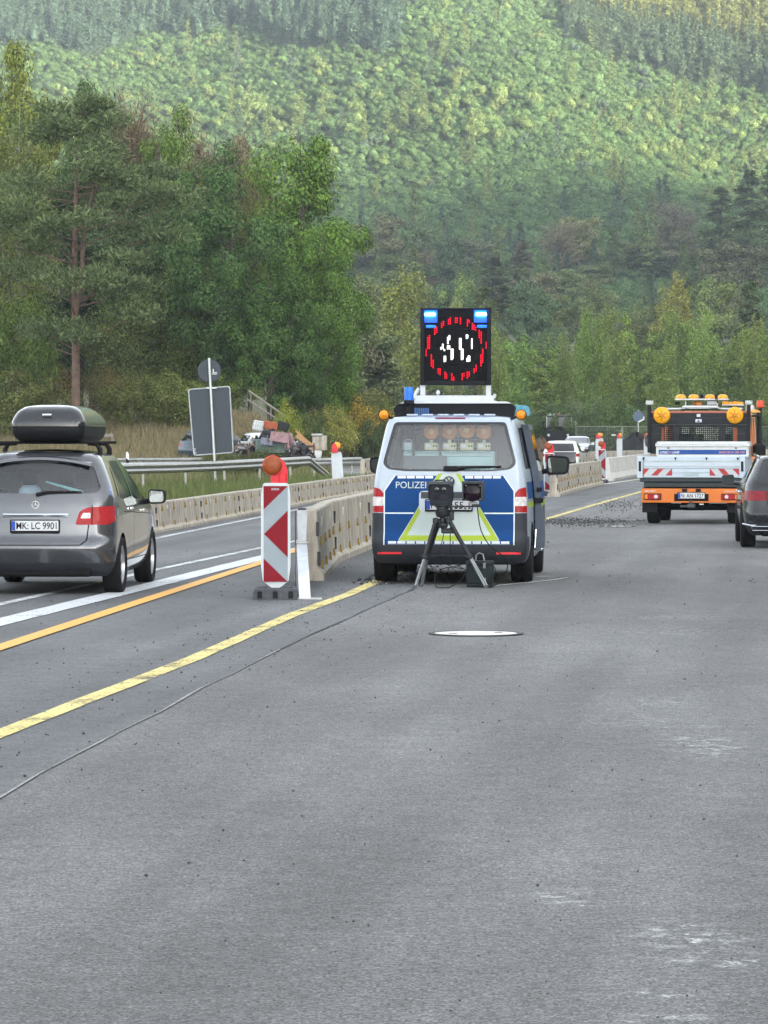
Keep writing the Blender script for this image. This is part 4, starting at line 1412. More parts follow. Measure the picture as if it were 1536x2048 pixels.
# ---- variable message sign on the roof (bolted frame: a thing of its own, resting on the van)
def roof_sign():
    p = VANM @ Vector((.02, .95, 2.15))
    t = thing('message_sign', 'black LED speed sign in a white frame with two blue flashers, on the van roof', 'LED sign', p, van.rotation_euler.z + R(2))
    W, z0, z1 = .845, .205, 1.125
    wf = M('white powder coated frame', (.50, .53, .56), .4, var=.08, coat=.2)
    b = MB(); b.box((-.015, 0, .045), (.95, .16, .075), .008); b.build('base_beam', wf, t)
    b = MB(); b.box((.0, -.10, .0), (.98, .10, .04), .005); b.build('mounting_rail', wf, t)
    b = MB()
    for x in (-.35, .36): b.box((x, -.02, -.01), (.11, .1, .025), .005)
    b.build('rubber_block', black_p, t)
    for x in (-.392, .392):
        b = MB(); b.box((x, 0, .145), (.064, .06, .14), .006); b.build('post', wf, t)
    b = MB(); b.pipe([(-.50, .05, .05), (-.475, .05, .12), (-.44, .05, .17)], .022, 10); b.pipe([(.455, .05, .05), (.47, .05, .10)], .018, 8); b.build('hinge_arm', plate_w, t)
    b = MB(); b.sphere((-.21, -.03, .115), .025, 12, 8, sc=(1, 1, 1.3)); b.build('lock_knob', plate_w, t)
    cab = M('matt black sign cabinet', (.008, .008, .010), .55, var=.1)
    b = MB(); b.box((0, .03, (z0 + z1) / 2), (W, .14, z1 - z0), .006); c = b.build('cabinet', cab, t)
    fr = M('black frame section', (.011, .012, .015), .5)
    b = MB()
    for s in (-1, 1):
        b.box((s * (W / 2 - .028), -.048, (z0 + z1) / 2), (.055, .03, z1 - z0), .006)
    for z in (z0 + .028, z1 - .01):
        b.box((0, -.0475, z), (W - .115, .028, .055 if z < .6 else .02), .006)
    b.build('frame', fr, c)
    # louvre slats over the LED field
    b = MB()
    nsl = 44
    for k in range(nsl):
        z = z0 + .06 + (z1 - .10 - z0 - .06) * k / (nsl - 1)
        b.box((0, -.045, z), (W - .12, .012, .0045))
    o = b.build('louvre', M('grey louvre', (.016, .015, .019), .6), c, 0); o['kind'] = 'stuff'
    # dots: positions read off the photograph (zoom units: 1536 wide over 180 px)
    u = lambda q: ((q[0] - 795) / 1440.0, z1 - (q[1] - 190) / 1418.0)
    def pts(lst):
        out_ = []
        for x, ya, yb, st in lst:
            k = max(1, int(round((yb - ya) / st)))
            for i in range(k + 1):
                out_.append(u((x, ya + (yb - ya) * i / k if k else ya)))
        return out_
    S = 30.0
    red = pts([(345, 658, 870, S), (318, 690, 870, S), (290, 895, 990, S), (378, 985, 1165, S), (410, 1075, 1195, S), (497, 1220, 1285, S), (528, 1220, 1310, S), (437, 510, 630, S), (470, 510, 600, S),
               (555, 450, 515, S), (587, 420, 480, S), (675, 390, 455, S), (705, 360, 455, S), (793, 360, 430, S), (820, 360, 430, S), (880, 360, 455, S), (998, 390, 490, S), (1028, 400, 430, S), (1085, 455, 545, S), (1115, 480, 545, S), (1138, 520, 560, S),
               (1202, 570, 690, S), (1235, 598, 780, S), (1322, 770, 865, S), (1262, 890, 1105, S), (1232, 985, 1165, S), (1148, 1160, 1250, S), (1115, 1220, 1280, S), (1028, 1275, 1340, S), (997, 1275, 1370, S),
               (910, 1305, 1400, S), (940, 1300, 1340, S), (732, 1305, 1400, S), (762, 1360, 1410, S), (615, 1280, 1375, S), (640, 1310, 1375, S)])
    T = 22.0
    whi = pts([(663, 690, 785, T), (690, 660, 720, T), (660, 835, 875, T), (690, 835, 875, T), (575, 805, 870, T), (547, 860, 880, T), (603, 895, 905, T), (725, 890, 1055, T), (745, 890, 1040, T), (605, 1010, 1090, T), (620, 1010, 1080, T),
               (868, 710, 880, T), (885, 710, 860, T), (900, 890, 1055, T), (918, 890, 1050, T), (985, 650, 700, T), (1000, 655, 690, T), (1075, 715, 870, 28), (1020, 1005, 1085, T), (995, 1045, 1085, T), (1035, 1010, 1080, T)])
    def dots(name, P, r, mat):
        b = MB()
        for x, z in P:
            b.lathe([(r, -.055), (r * .8, -.060), (.0005, -.062)], (x, 0, z), 'y', 7)
        o = b.build(name, mat, c, 60); o['kind'] = 'stuff'
    dots('red_led', red, .0085, M('lit red LED', (.2, .005, .01), .4, emit=(1.0, .0, .02), es=.36))
    dots('white_led', whi, .0105, M('lit white LED', (.8, .8, .75), .4, emit=(1.0, .98, .88), es=.26))
    fb = M('lit blue flasher', (.1, .4, .9), .3, emit=(.02, .22, 1.0), es=30.0)
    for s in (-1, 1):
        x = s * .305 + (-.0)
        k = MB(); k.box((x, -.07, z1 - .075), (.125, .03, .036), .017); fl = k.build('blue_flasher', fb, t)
        k = MB(); k.box((x + s * .012, -.056, z1 - .10), (.20, .012, .15), .02); k.build('flasher_glow_plate', M('blue glow plate', (.01, .10, .5), .3, emit=(.0, .10, .95), es=.022, scale=9), fl)  # added glowing plate, stands in for the blue glow around the flasher
        k = MB(); k.box((x + .01, -.068, z1 - .22), (.12, .02, .036), .012); k.build('lower_lens', M('blue lens low', (.01, .15, .55), .25, emit=(.0, .18, .75), es=.1), t)
roof_sign()

# ---------------------------------------------------------------- grey car with roof box
grey_paint = M('warm grey metallic paint', (.095, .098, .108), .22, metal=.6, var=.04, coat=1.0)
def grey_car():
    t = thing('grey_car', 'grey metallic compact car driving away in the left lane, cut off by the picture edge', 'car', (-3.83, 38.3, 0), -R(3.0))
    sl = [(.20, .30, 4.0, .78, .2, .3, .08, .15), (.27, .14, 4.15, .84, .22, .35, .10, .18), (.38, .05, 4.24, .872, .24, .4, .12, .2), (.52, .0, 4.27, .885, .26, .42, .13, .22), (.60, .03, 4.26, .886, .26, .42, .13, .22), (.64, .06, 4.25, .886, .26, .4, .13, .22),
          (.80, .08, 4.20, .884, .27, .4, .13, .22), (.92, .10, 4.05, .876, .28, .4, .13, .25), (.98, .11, 3.75, .868, .28, .4, .13, .28), (1.05, .13, 3.30, .856, .28, .38, .13, .28), (1.15, .17, 3.10, .826, .28, .35, .12, .25),
          (1.30, .26, 2.80, .765, .27, .32, .11, .22), (1.45, .36, 2.45, .69, .26, .3, .10, .2), (1.515, .42, 2.25, .645, .26, .3, .10, .18), (1.55, .47, 2.1, .60, .26, .3, .1, .16)]
    h = Hull(sl, .03, .045)
    h.cut(rect(-1, .15, 1, .36), 'rear', 'valance')
    for s in (1, -1):
        o = rpoly([(s * .435, .775), (s * .80, .775), (s * .90, .86), (s * .90, .985), (s * .56, .965), (s * .48, .92)], .025, 3)
        v = 'right' if s > 0 else 'left'
        h.cut(o, 'rear', 'lamp%d' % s, lambda c, n: n.y < -.2)
        h.cut(rpoly([(s * .49, .845), (s * .60, .845), (s * .60, .905), (s * .52, .905)], .01, 2), 'rear', 'lampw%d' % s)
        h.cut(rect(s * .612, .775, s * .622, .99) if s > 0 else rect(s * .622, .775, s * .612, .99), 'rear', 'gap', lambda c, n: n.y < -.2)
        h.cut([(s * .575, .775), (s * .587, .775), (s * .570, .60), (s * .50, .548), (s * .0, .548), (s * .0, .558), (s * .49, .558), (s * .555, .605)], 'rear', 'gap')
        h.cut(rpoly([(s * .55, .53), (s * .57, .60), (s * .95, .60), (s * .95, .59), (s * .60, .585)], .004, 1), 'rear', 'ledge')
        # side glass, gaps, arches
        h.cut(rpoly([(.75, 1.05), (1.72, 1.04), (1.72, 1.47), (1.02, 1.46)], .05, 2), v, 'sideglass')
        h.cut(rpoly([(1.79, 1.04), (2.95, .99), (2.62, 1.36), (2.2, 1.49), (1.79, 1.48)], .05, 2), v, 'sideglass')
        h.cut(rpoly([(.60, 1.10), (.70, 1.07), (.93, 1.42), (.80, 1.36)], .03, 2), v, 'sideglass')
        for y in (1.75, 2.98):
            h.cut(rect(y, .35, y + .012, 1.02), v, 'gap')
        h.cut([(.75, .35), (3.2, .35), (3.2, .36), (.75, .36)], v, 'gap')
        h.cut([(.95, .90), (3.3, .83), (3.3, .838), (.95, .908)], v, 'gap')
        for yc in (.78, 3.56):
            h.cut([(yc + .345 * math.cos(a), .30 + .375 * math.sin(a)) for a in [2 * PI * k / 18 for k in range(18)]], v, 'arch')
    h.cut(rpoly([(-.50, 1.455), (.50, 1.455), (.605, 1.40), (.70, 1.165), (.64, 1.118), (-.64, 1.118), (-.70, 1.165), (-.605, 1.40)], .035, 3), 'rear', 'glass', lambda c, n: n.y < -.3)
    h.cut(rect(-.16, 1.485, .16, 1.505), 'rear', 'brake3')
    h.cut(rpoly([(-.70, 1.06), (.70, 1.06), (.60, 1.48), (-.60, 1.48)], .08, 3), 'front', 'screen', lambda c, n: n.y > .15 and c.z > 1.05)
    h.cut(rpoly([(-.46, .62), (.46, .62), (.46, 2.0), (-.46, 2.0)], .1, 3), 'top', 'roofglass', lambda c, n: c.z > 1.5)
    h.cut([(-.42, .70), (.42, .70), (.36, .86), (-.36, .86)], 'rear', 'recess')
    h.split(t, {'valance': ('rear_valance', trim_b), 'lamp1': ('tail_light', lamp_red), 'lamp-1': ('tail_light', lamp_red), 'lampw1': ('reversing_light', lamp_wht), 'lampw-1': ('reversing_light', lamp_wht), 'gap': ('body', 1), 'ledge': ('body', 0),
                'sideglass': ('side_windows', glass('grey car side glass', (.55, .6, .58), .1), .004), 'glass': ('rear_window', rear_glass, .006), 'screen': ('windscreen', rear_glass, .005), 'roofglass': ('glass_roof', frit, -.004),
                'brake3': ('brake_light', M('dull red plastic', (.16, .012, .02), .3)), 'arch': None, 'recess': ('body', 0)}, [grey_paint, gap_m])
    c = MB()
    for s in (1,):
        xs = [-.36 + .72 * k / 16 for k in range(17)]
        prof = [(0, .862), (-.016, .868), (-.02, .885), (-.012, .898), (0, .90)]
        vs = [(x, h.y_rear(x, .88, 0) + a, b - .01 * (x / .36) ** 2 * (1 if b < .88 else 0)) for x in xs for a, b in prof]
        fs = [(i * 5 + k, (i + 1) * 5 + k, (i + 1) * 5 + k + 1, i * 5 + k + 1) for i in range(16) for k in range(4)]
        c.add(vs, fs)
    c.build('chrome_strip', chrome, t)
    number_plate(t, 0, .765, h.y_rear(0, .76, .014), 'MK: LC 9901', .012)
    d = MB(); d.box((0, h.y_rear(0, .70, .012), .695), (.53, .012, .028), .004); dd = d.build('dealer_strip', black_p, t)
    e = MB()
    ey = h.y_rear(0, 1.0, .004)
    e.lathe([(.042, 0), (.042, -.008), (.036, -.008), (.036, 0)], (0, ey, .995), 'y', 28)
    for k in range(3):
        a = PI / 2 + k * 2 * PI / 3
        e.tube((0, ey - .005, .995), (.037 * math.cos(a), ey - .005, .995 + .037 * math.sin(a)), .005, .002, 6)
    e.build('emblem', chrome, t)
    w = MB(); w.pipe([(0, h.y_rear(0, 1.11, .02), 1.105), (.12, h.y_rear(.1, 1.14, .03), 1.135), (.5, h.y_rear(.5, 1.13, .02), 1.135)], [.02, .014, .008], 7); w.build('rear_wiper', black_p, t)
    for s in (1, -1):
        r = MB(); v = MB()
        door_mirror(t, s * .93, 2.78, 1.03, s, black_p if s > 0 else grey_paint, .95)
        for y, z in ((1.62, .93), (2.75, .89)):
            k = MB(); x = h.x_side(y - .1, z, s, .015)
            k.box((x, y - .12, z), (.03, .20, .03), .012); k.build('door_handle', chrome, t)
        for y in (.78, 3.56):
            wheel(t, s * .785, y, .315, .215, alloy, s, 5, .68)
        k = MB(); k.prism([(yy, .30 + .37 * math.sin(a)) for yy, a in [(.78 + .36 * math.cos(b), b) for b in [PI * q / 10 for q in range(11)]]], s * .5, s * .56, 'yz')
        k.prism([(yy, .30 + .37 * math.sin(a)) for yy, a in [(3.56 + .36 * math.cos(b), b) for b in [PI * q / 10 for q in range(11)]]], s * .5, s * .56, 'yz')
        k.build('wheel_housing', under_m, t)
    fl = MB(); fl.box((0, 2.1, .42), (1.5, 3.7, .06)); fl.box((0, 2.1, .26), (1.2, 3.9, .12), .05); fl.tube((-.45, .15, .23), (-.45, .6, .23), .03); fl.build('floor', under_m, t)
    ds = MB(); ds.box((0, 2.9, .95), (1.4, .5, .12), .05); ds.build('dashboard', cabin, t)
    seats(t, (-.36, .36), 1.95, .55); seats(t, (-.42, 0.0, .42), 1.1, .50)
    b = MB(); b.box((-.16, .78, 1.02), (.24, .2, .36), .08); b.build('luggage', M('pale blue bag', (.28, .36, .44), .7, var=.3), t)
    b = MB()
    for q in range(3): b.pipe([(.05 + .08 * q, .55, 1.24 - .02 * q), (.35 + .06 * q, .5, 1.15 - .01 * q)], .012, 6)
    b.build('folded_parasol', M('teal cloth', (.2, .42, .42), .7), t)
    sp = MB()
    xs = [-.58 + 1.16 * k / 14 for k in range(15)]
    for a, bb in zip(xs[:-1], xs[1:]):
        za, zb = 1.525 - .07 * (a / .58) ** 2, 1.525 - .07 * (bb / .58) ** 2
        sp.add([(a, .36, za - .04), (bb, .36, zb - .04), (bb, .37, zb - .01), (a, .37, za - .01), (a, .60, za + .03), (bb, .60, zb + .03)], [(0, 1, 2, 3), (3, 2, 5, 4)])
    sp.build('roof_spoiler', grey_paint, t)
    for y in (.95, 1.75):
        k = MB(); k.box((.0, y, 1.675), (1.36, .06, .03), .01); bar = k.build('roof_bar', black_p, t)
        for s in (1, -1):
            k = MB(); k.pipe([(s * .46, y, 1.665), (s * .56, y, 1.66), (s * .60, y, 1.60), (s * .60, y, 1.535)], [.022, .026, .028, .03], 8); k.build('bar_foot', black_p, bar)
    return t
gcar = grey_car()
def roof_box():
    p = Matrix.Translation(gcar.location) @ Matrix.Rotation(gcar.rotation_euler.z, 4, 'Z') @ Vector((.06, .55, 1.69))
    t = thing('roof_box', 'black glossy roof box strapped on the grey car', 'roof box', p, gcar.rotation_euler.z)
    bl = M('gloss black box lid', (.018, .02, .024), .2, coat=.8)
    bm_ = M('matt black box base', (.014, .015, .017), .5)
    base = [(.0, .10, 2.02, .34, .10, .2, .06, .15), (.04, .05, 2.08, .385, .1, .22, .06, .16), (.12, .0, 2.15, .405, .1, .22, .06, .18), (.165, .0, 2.17, .405, .1, .22, .06, .18)]
    lid = [(.168, -.012, 2.18, .415, .1, .22, .06, .18), (.20, -.012, 2.17, .413, .1, .22, .06, .18), (.28, .03, 2.02, .385, .1, .3, .06, .22), (.34, .08, 1.80, .345, .1, .3, .06, .25), (.38, .15, 1.55, .29, .1, .28, .06, .2), (.395, .22, 1.4, .24, .1, .2, .06, .15)]
    h1, h2 = Hull(base, .03, .0, 14, .0, 2), Hull(lid, .03, .015, 14, .0, 4)
    h1.split(t, {}, [bm_]); t.children[0].name = 'box_base'
    h2.split(t, {}, [bl]); [c for c in t.children if c.name.startswith('body')][0].name = 'box_lid'
    k = MB(); k.box((0, .006, .295), (.10, .012, .018), .004, Matrix.Rotation(R(-30), 4, 'X')); k.build('maker_badge', M('white badge', (.75, .76, .78), .5), t)
    k = MB()
    for y in (.4, 1.2):
        for s in (1, -1): k.box((s * .28, y, -.004), (.06, .12, .03), .008)
    k.build('clamp', bm_, t)
roof_box()

# ---------------------------------------------------------------- dark estate car at the right edge
anthra = M('anthracite metallic paint', (.020, .021, .024), .26, metal=.3, var=.04, coat=.6)
def estate():
    t = thing('estate_car', 'dark grey estate car half cut off at the right edge, parked beside the works truck', 'car', (6.47, 53.95, 0), -R(4.2))
    sl = [(.20, .30, 4.6, .80, .2, .3, .08, .15), (.28, .12, 4.8, .87, .25, .4, .12, .18), (.40, .03, 4.9, .915, .3, .45, .14, .2), (.52, .0, 4.92, .93, .32, .45, .15, .22), (.62, .03, 4.92, .935, .32, .45, .15, .22),
          (.72, .05, 4.90, .935, .32, .45, .15, .22), (.85, .07, 4.7, .93, .33, .45, .15, .25), (.93, .09, 4.2, .922, .33, .45, .15, .28), (.98, .11, 3.7, .908, .33, .42, .15, .28), (1.05, .16, 3.5, .88, .33, .4, .15, .25),
          (1.20, .32, 3.15, .80, .32, .35, .13, .22), (1.33, .46, 2.85, .73, .3, .33, .12, .2), (1.40, .54, 2.6, .68, .3, .3, .1, .18), (1.43, .60, 2.45, .63, .3, .3, .1, .16)]
    h = Hull(sl, .03, .03)
    for s, v in ((1, 'right'), (-1, 'left')):
        h.cut(rpoly([(s * .38, .745), (s * .99, .745), (s * .99, .90), (s * .42, .89)], .02, 2), 'rear', 'lamp%d' % s, lambda c, n: n.y < -.12)
        h.cut(rpoly([(s * .55, .70), (s * .56, .90), (s * .57, .90), (s * .56, .70), (s * .50, .60), (s * .1, .58), (s * .1, .59), (s * .49, .61)], .002, 1), 'rear', 'gap')
        h.cut(rpoly([(.42, 1.02), (.95, 1.0), (.95, 1.37), (.72, 1.35)], .05, 2), v, 'sideglass')
        h.cut(rpoly([(1.0, 1.0), (1.95, .985), (1.95, 1.40), (1.0, 1.385)], .05, 2), v, 'sideglass')
        h.cut(rpoly([(2.02, .985), (3.25, .96), (2.75, 1.32), (2.45, 1.39), (2.02, 1.40)], .05, 2), v, 'sideglass')
        for y in (.97, 1.98, 3.15):
            h.cut(rect(y, .35, y + .012, .98), v, 'gap')
        for yc in (.98, 3.88):
            h.cut([(yc + .37 * math.cos(a), .33 + .40 * math.sin(a)) for a in [2 * PI * k / 18 for k in range(18)]], v, 'arch')
    h.cut(rect(-1, .15, 1, .40), 'rear', 'valance')
    h.cut(rpoly([(-.70, 1.01), (.70, 1.01), (.60, 1.38), (-.60, 1.38)], .06, 3), 'rear', 'glass', lambda c, n: n.y < -.3)
    h.cut(rpoly([(-.70, 1.02), (.70, 1.02), (.6, 1.40), (-.6, 1.40)], .08, 3), 'front', 'screen', lambda c, n: n.y > .15 and c.z > 1.0)
    h.split(t, {'lamp1': ('tail_light', lens('dark red lamp', (.22, .012, .02))), 'lamp-1': ('tail_light', lens('dark red lamp', (.22, .012, .02))), 'gap': ('body', 1), 'sideglass': ('side_windows', dark_glass, .004), 'valance': ('rear_valance', trim_b), 'glass': ('rear_window', dark_glass, .005), 'screen': ('windscreen', car_glass, .005), 'arch': None}, [anthra, gap_m])
    for s in (-1, 1):
        for y in (.98, 3.88):
            wheel(t, s * .825, y, .338, .235, alloy, s, 10, .70)
        k = MB(); x = h.x_side(1.25, 1.405, s, .0)
        k.pipe([(s * .66, .75, 1.415), (s * .69, 1.0, 1.44), (s * .70, 2.2, 1.455), (s * .67, 2.55, 1.43)], .016, 8); k.build('roof_rail', chrome, t)
        door_mirror(t, s * .99, 3.02, 1.02, s, anthra, .95)
        for y in (1.75, 2.8):
            k = MB(); x = h.x_side(y, .86, s, .018)
            k.box((x, y, .86), (.035, .2, .035), .014); k.build('door_handle', chrome, t)
        k = MB(); k.pipe([(s * .93, .22, .385), (s * .80, .10, .36), (s * .72, .07, .36)], .014, 6); k.build('bumper_trim', chrome, t)
        k = MB(); k.pipe([(s * .80, .085, .345), (s * .50, .045, .345), (s * .50, .045, .285), (s * .78, .09, .285), (s * .80, .085, .345)], .007, 6); k.build('exhaust_trim', chrome, t)
        for yc in (.98, 3.88):
            k = MB(); k.prism([(yc + .38 * math.cos(b), .33 + .39 * math.sin(b)) for b in [PI * q / 10 for q in range(11)]], s * .55, s * .60, 'yz'); k.build('wheel_housing', under_m, t)
    fl = MB(); fl.box((0, 2.4, .40), (1.5, 4.2, .06)); fl.box((0, 2.4, .25), (1.3, 4.4, .12), .05); fl.build('floor', under_m, t)
    seats(t, (-.4, .4), 2.2, .52); seats(t, (-.4, .4), 1.2, .50)
estate()

# ---------------------------------------------------------------- oncoming and passing cars between the barriers
def small_car(name, label, pos, rotz, paint, sl, glass_m, rear_dark=None):
    t = thing(name, label, 'car', pos, rotz)
    h = Hull(sl, .05, .03, 22)
    H = sl[-1][0]
    L = max(q[2] for q in sl)
    for s, v in ((1, 'right'), (-1, 'left')):
        h.cut(rpoly([(.62, H * .68), (L * .45, H * .66), (L * .45, H * .93), (.95, H * .93)], .06, 2), v, 'sideglass')
        h.cut(rpoly([(L * .47, H * .66), (L * .72, H * .65), (L * .60, H * .92), (L * .47, H * .94)], .06, 2), v, 'sideglass')
        for yc in (L * .19, L * .80):
            h.cut([(yc + .35 * math.cos(a), .31 + .37 * math.sin(a)) for a in [2 * PI * k / 14 for k in range(14)]], v, 'arch')
        h.cut(rpoly([(s * .50, H * .52), (s * .95, H * .52), (s * .95, H * .62), (s * .55, H * .60)], .02, 2), 'rear', 'lamp%d' % s)
        h.cut(rpoly([(s * .48, H * .40), (s * .95, H * .42), (s * .95, H * .50), (s * .55, H * .47)], .02, 2), 'front', 'head%d' % s)
    h.cut(rpoly([(-.66, H * .68), (.66, H * .68), (.56, H * .93), (-.56, H * .93)], .06, 3), 'rear', 'glass', lambda c, n: n.y < -.2)
    h.cut(rpoly([(-.70, H * .66), (.70, H * .66), (.58, H * .95), (-.58, H * .95)], .06, 3), 'front', 'screen', lambda c, n: n.y > .15 and c.z > H * .62)
    if rear_dark:
        h.cut(rect(-.72, .32, .72, H * .665), 'rear', 'gate', lambda c, n: n.y < -.3)
    h.cut(rect(-1, .1, 1, .36), 'rear', 'low'); h.cut(rpoly(rect(-.42, .30, .42, .56), .05, 2), 'front', 'grille')
    h.split(t, {'sideglass': ('side_windows', dark_glass, .004), 'arch': None, 'lamp1': ('tail_light', lamp_red), 'lamp-1': ('tail_light', lamp_red), 'head1': ('headlight', lamp_wht), 'head-1': ('headlight', lamp_wht), 'glass': ('rear_window', dark_glass, .004), 'screen': ('windscreen', glass_m, .004),
                'gate': ('tailgate', rear_dark or paint), 'low': ('rear_valance', trim_b), 'grille': ('grille', black_p)}, [paint])
    for s in (1, -1):
        for y in (L * .19, L * .80):
            wheel(t, s * .78, y, .32, .21, alloy, s, 5)
        door_mirror(t, s * .95, L * .64, H * .69, s, black_p if rear_dark else paint, .95)
    fl = MB(); fl.box((0, L / 2, .38), (1.4, L * .86, .1)); fl.build('floor', under_m, t)
    seats(t, (-.38, .38), L * .45, .5)
    return t
hatch = [(.20, .25, 3.9, .78, .2, .3, .08, .15), (.35, .04, 4.1, .86, .26, .4, .12, .18), (.55, .0, 4.15, .885, .28, .42, .13, .2), (.85, .06, 4.05, .885, .3, .42, .13, .25), (.98, .10, 3.3, .87, .3, .4, .13, .28), (1.12, .2, 3.0, .82, .3, .38, .12, .25), (1.3, .36, 2.7, .75, .28, .34, .1, .2), (1.46, .46, 2.3, .68, .27, .3, .1, .16), (1.52, .56, 2.1, .62, .27, .3, .1, .16)]
d = 165.0
small_car('white_hatchback', 'white hatchback with dark tailgate driving away behind the bracketed barrier', (ax(1121, d), d, -.05), -R(7), M('white car paint', (.72, .72, .70), .3, coat=.8, var=.02), hatch, car_glass, M('dark gloss tailgate', (.02, .02, .024), .25, coat=.6))
sedan = [(.18, .3, 4.4, .78, .2, .3, .08, .15), (.33, .05, 4.6, .87, .26, .45, .12, .2), (.52, .0, 4.68, .90, .28, .5, .13, .25), (.80, .04, 4.6, .90, .3, .5, .13, .3), (.92, .12, 4.2, .885, .3, .48, .13, .32), (1.0, .55, 3.4, .86, .3, .42, .13, .28), (1.15, 1.0, 3.0, .79, .3, .38, .12, .25), (1.32, 1.5, 2.6, .70, .28, .34, .1, .2), (1.42, 1.9, 2.35, .62, .27, .3, .1, .16)]
d = 214.0
small_car('silver_saloon', 'silver saloon car coming towards us in front of the mesh fence', (ax(1172, d), d + 4.6, .25), PI - R(10), M('silver car paint', (.50, .53, .58), .25, metal=.5, coat=.9, var=.02), sedan, glass('pale windscreen', (.5, .55, .58), .3))
d = 163.0
small_car('dark_car', 'dark car with red tail lights half hidden by the big sign back in the grass', (ax(376, d), d, ground_z(ax(376, d), d) + .25), -R(40), M('dark blue paint', (.03, .05, .08), .3, coat=.8), hatch, car_glass)
d = 166.0
small_car('white_car', 'white car mostly hidden behind the right side of the big sign back', (ax(474, d), d, ground_z(ax(474, d), d) - .1), -R(70), MATS['white car paint'], hatch, car_glass)

# ---- dark high cab vehicle behind the saloon
def cab_truck():
    d = 262.0
    x0 = ax(1117, d)
    t = thing('dark_truck', 'black high cab truck with pale window frame facing us by the mesh fence', 'truck', (x0, d, ground_z(x0, d) + .3), PI - R(6))
    p = M('dull black paint', (.02, .02, .022), .5)
    b = MB(); b.box((0, -.2, 1.15), (1.9, 1.2, .9), .08); b.build('bonnet', p, t)
    b = MB(); b.box((0, -1.6, 1.5), (2.0, 1.7, .9), .08)
    for s in (1, -1): b.box((s * .95, -1.6, 2.2), (.09, 1.6, .9), .03)
    b.box((0, -1.6, 2.68), (2.0, 1.75, .1), .04); b.build('cab', p, t)
    w = MB()
    for s in (1, -1): w.box((s * .93, -.76, 2.25), (.07, .05, .9), .02)
    w.box((0, -.76, 2.70), (1.92, .05, .06), .02); w.build('window_frame', M('pale trim', (.45, .47, .48), .5), t)
    g = MB(); g.box((0, -.79, 2.25), (1.8, .02, .85)); g.build('windscreen', M('dark green glass', (.03, .05, .05), .08, coat=.5), t)
    for s in (1, -1):
        q = MB(); q.lathe([(.001, .42), (.09, .415), (.11, .38)], (s * .72, 0, 1.25), 'y', 16); q.build('headlight', lamp_wht, t)
        m = MB(); m.box((s * 1.25, -.9, 2.1), (.16, .08, .34), .04); m.tube((s * 1.0, -.9, 2.25), (s * 1.25, -.9, 2.25), .02); m.build('door_mirror', plate_w if s < 0 else p, t)
        for y in (-.2, -2.8):
            wheel(t, s * .8, y, .48, .3, rim_dk, s)
    b = MB(); b.box((0, -3.2, 1.2), (1.9, 1.6, .5), .04); b.build('load_bed', p, t)
    b = MB()
    for x in (-.7, -.45, .4, .7): b.box((x, -1.2, 2.80), (.14, .1, .12), .03)
    b.build('roof_lamp', M('roof lamp', (.5, .5, .48), .3), t)
    b = MB(); b.sphere((0, -1.2, 2.82), .11); b.build('red_beacon', M('salmon lamp', (.7, .2, .15), .3), t)
cab_truck()

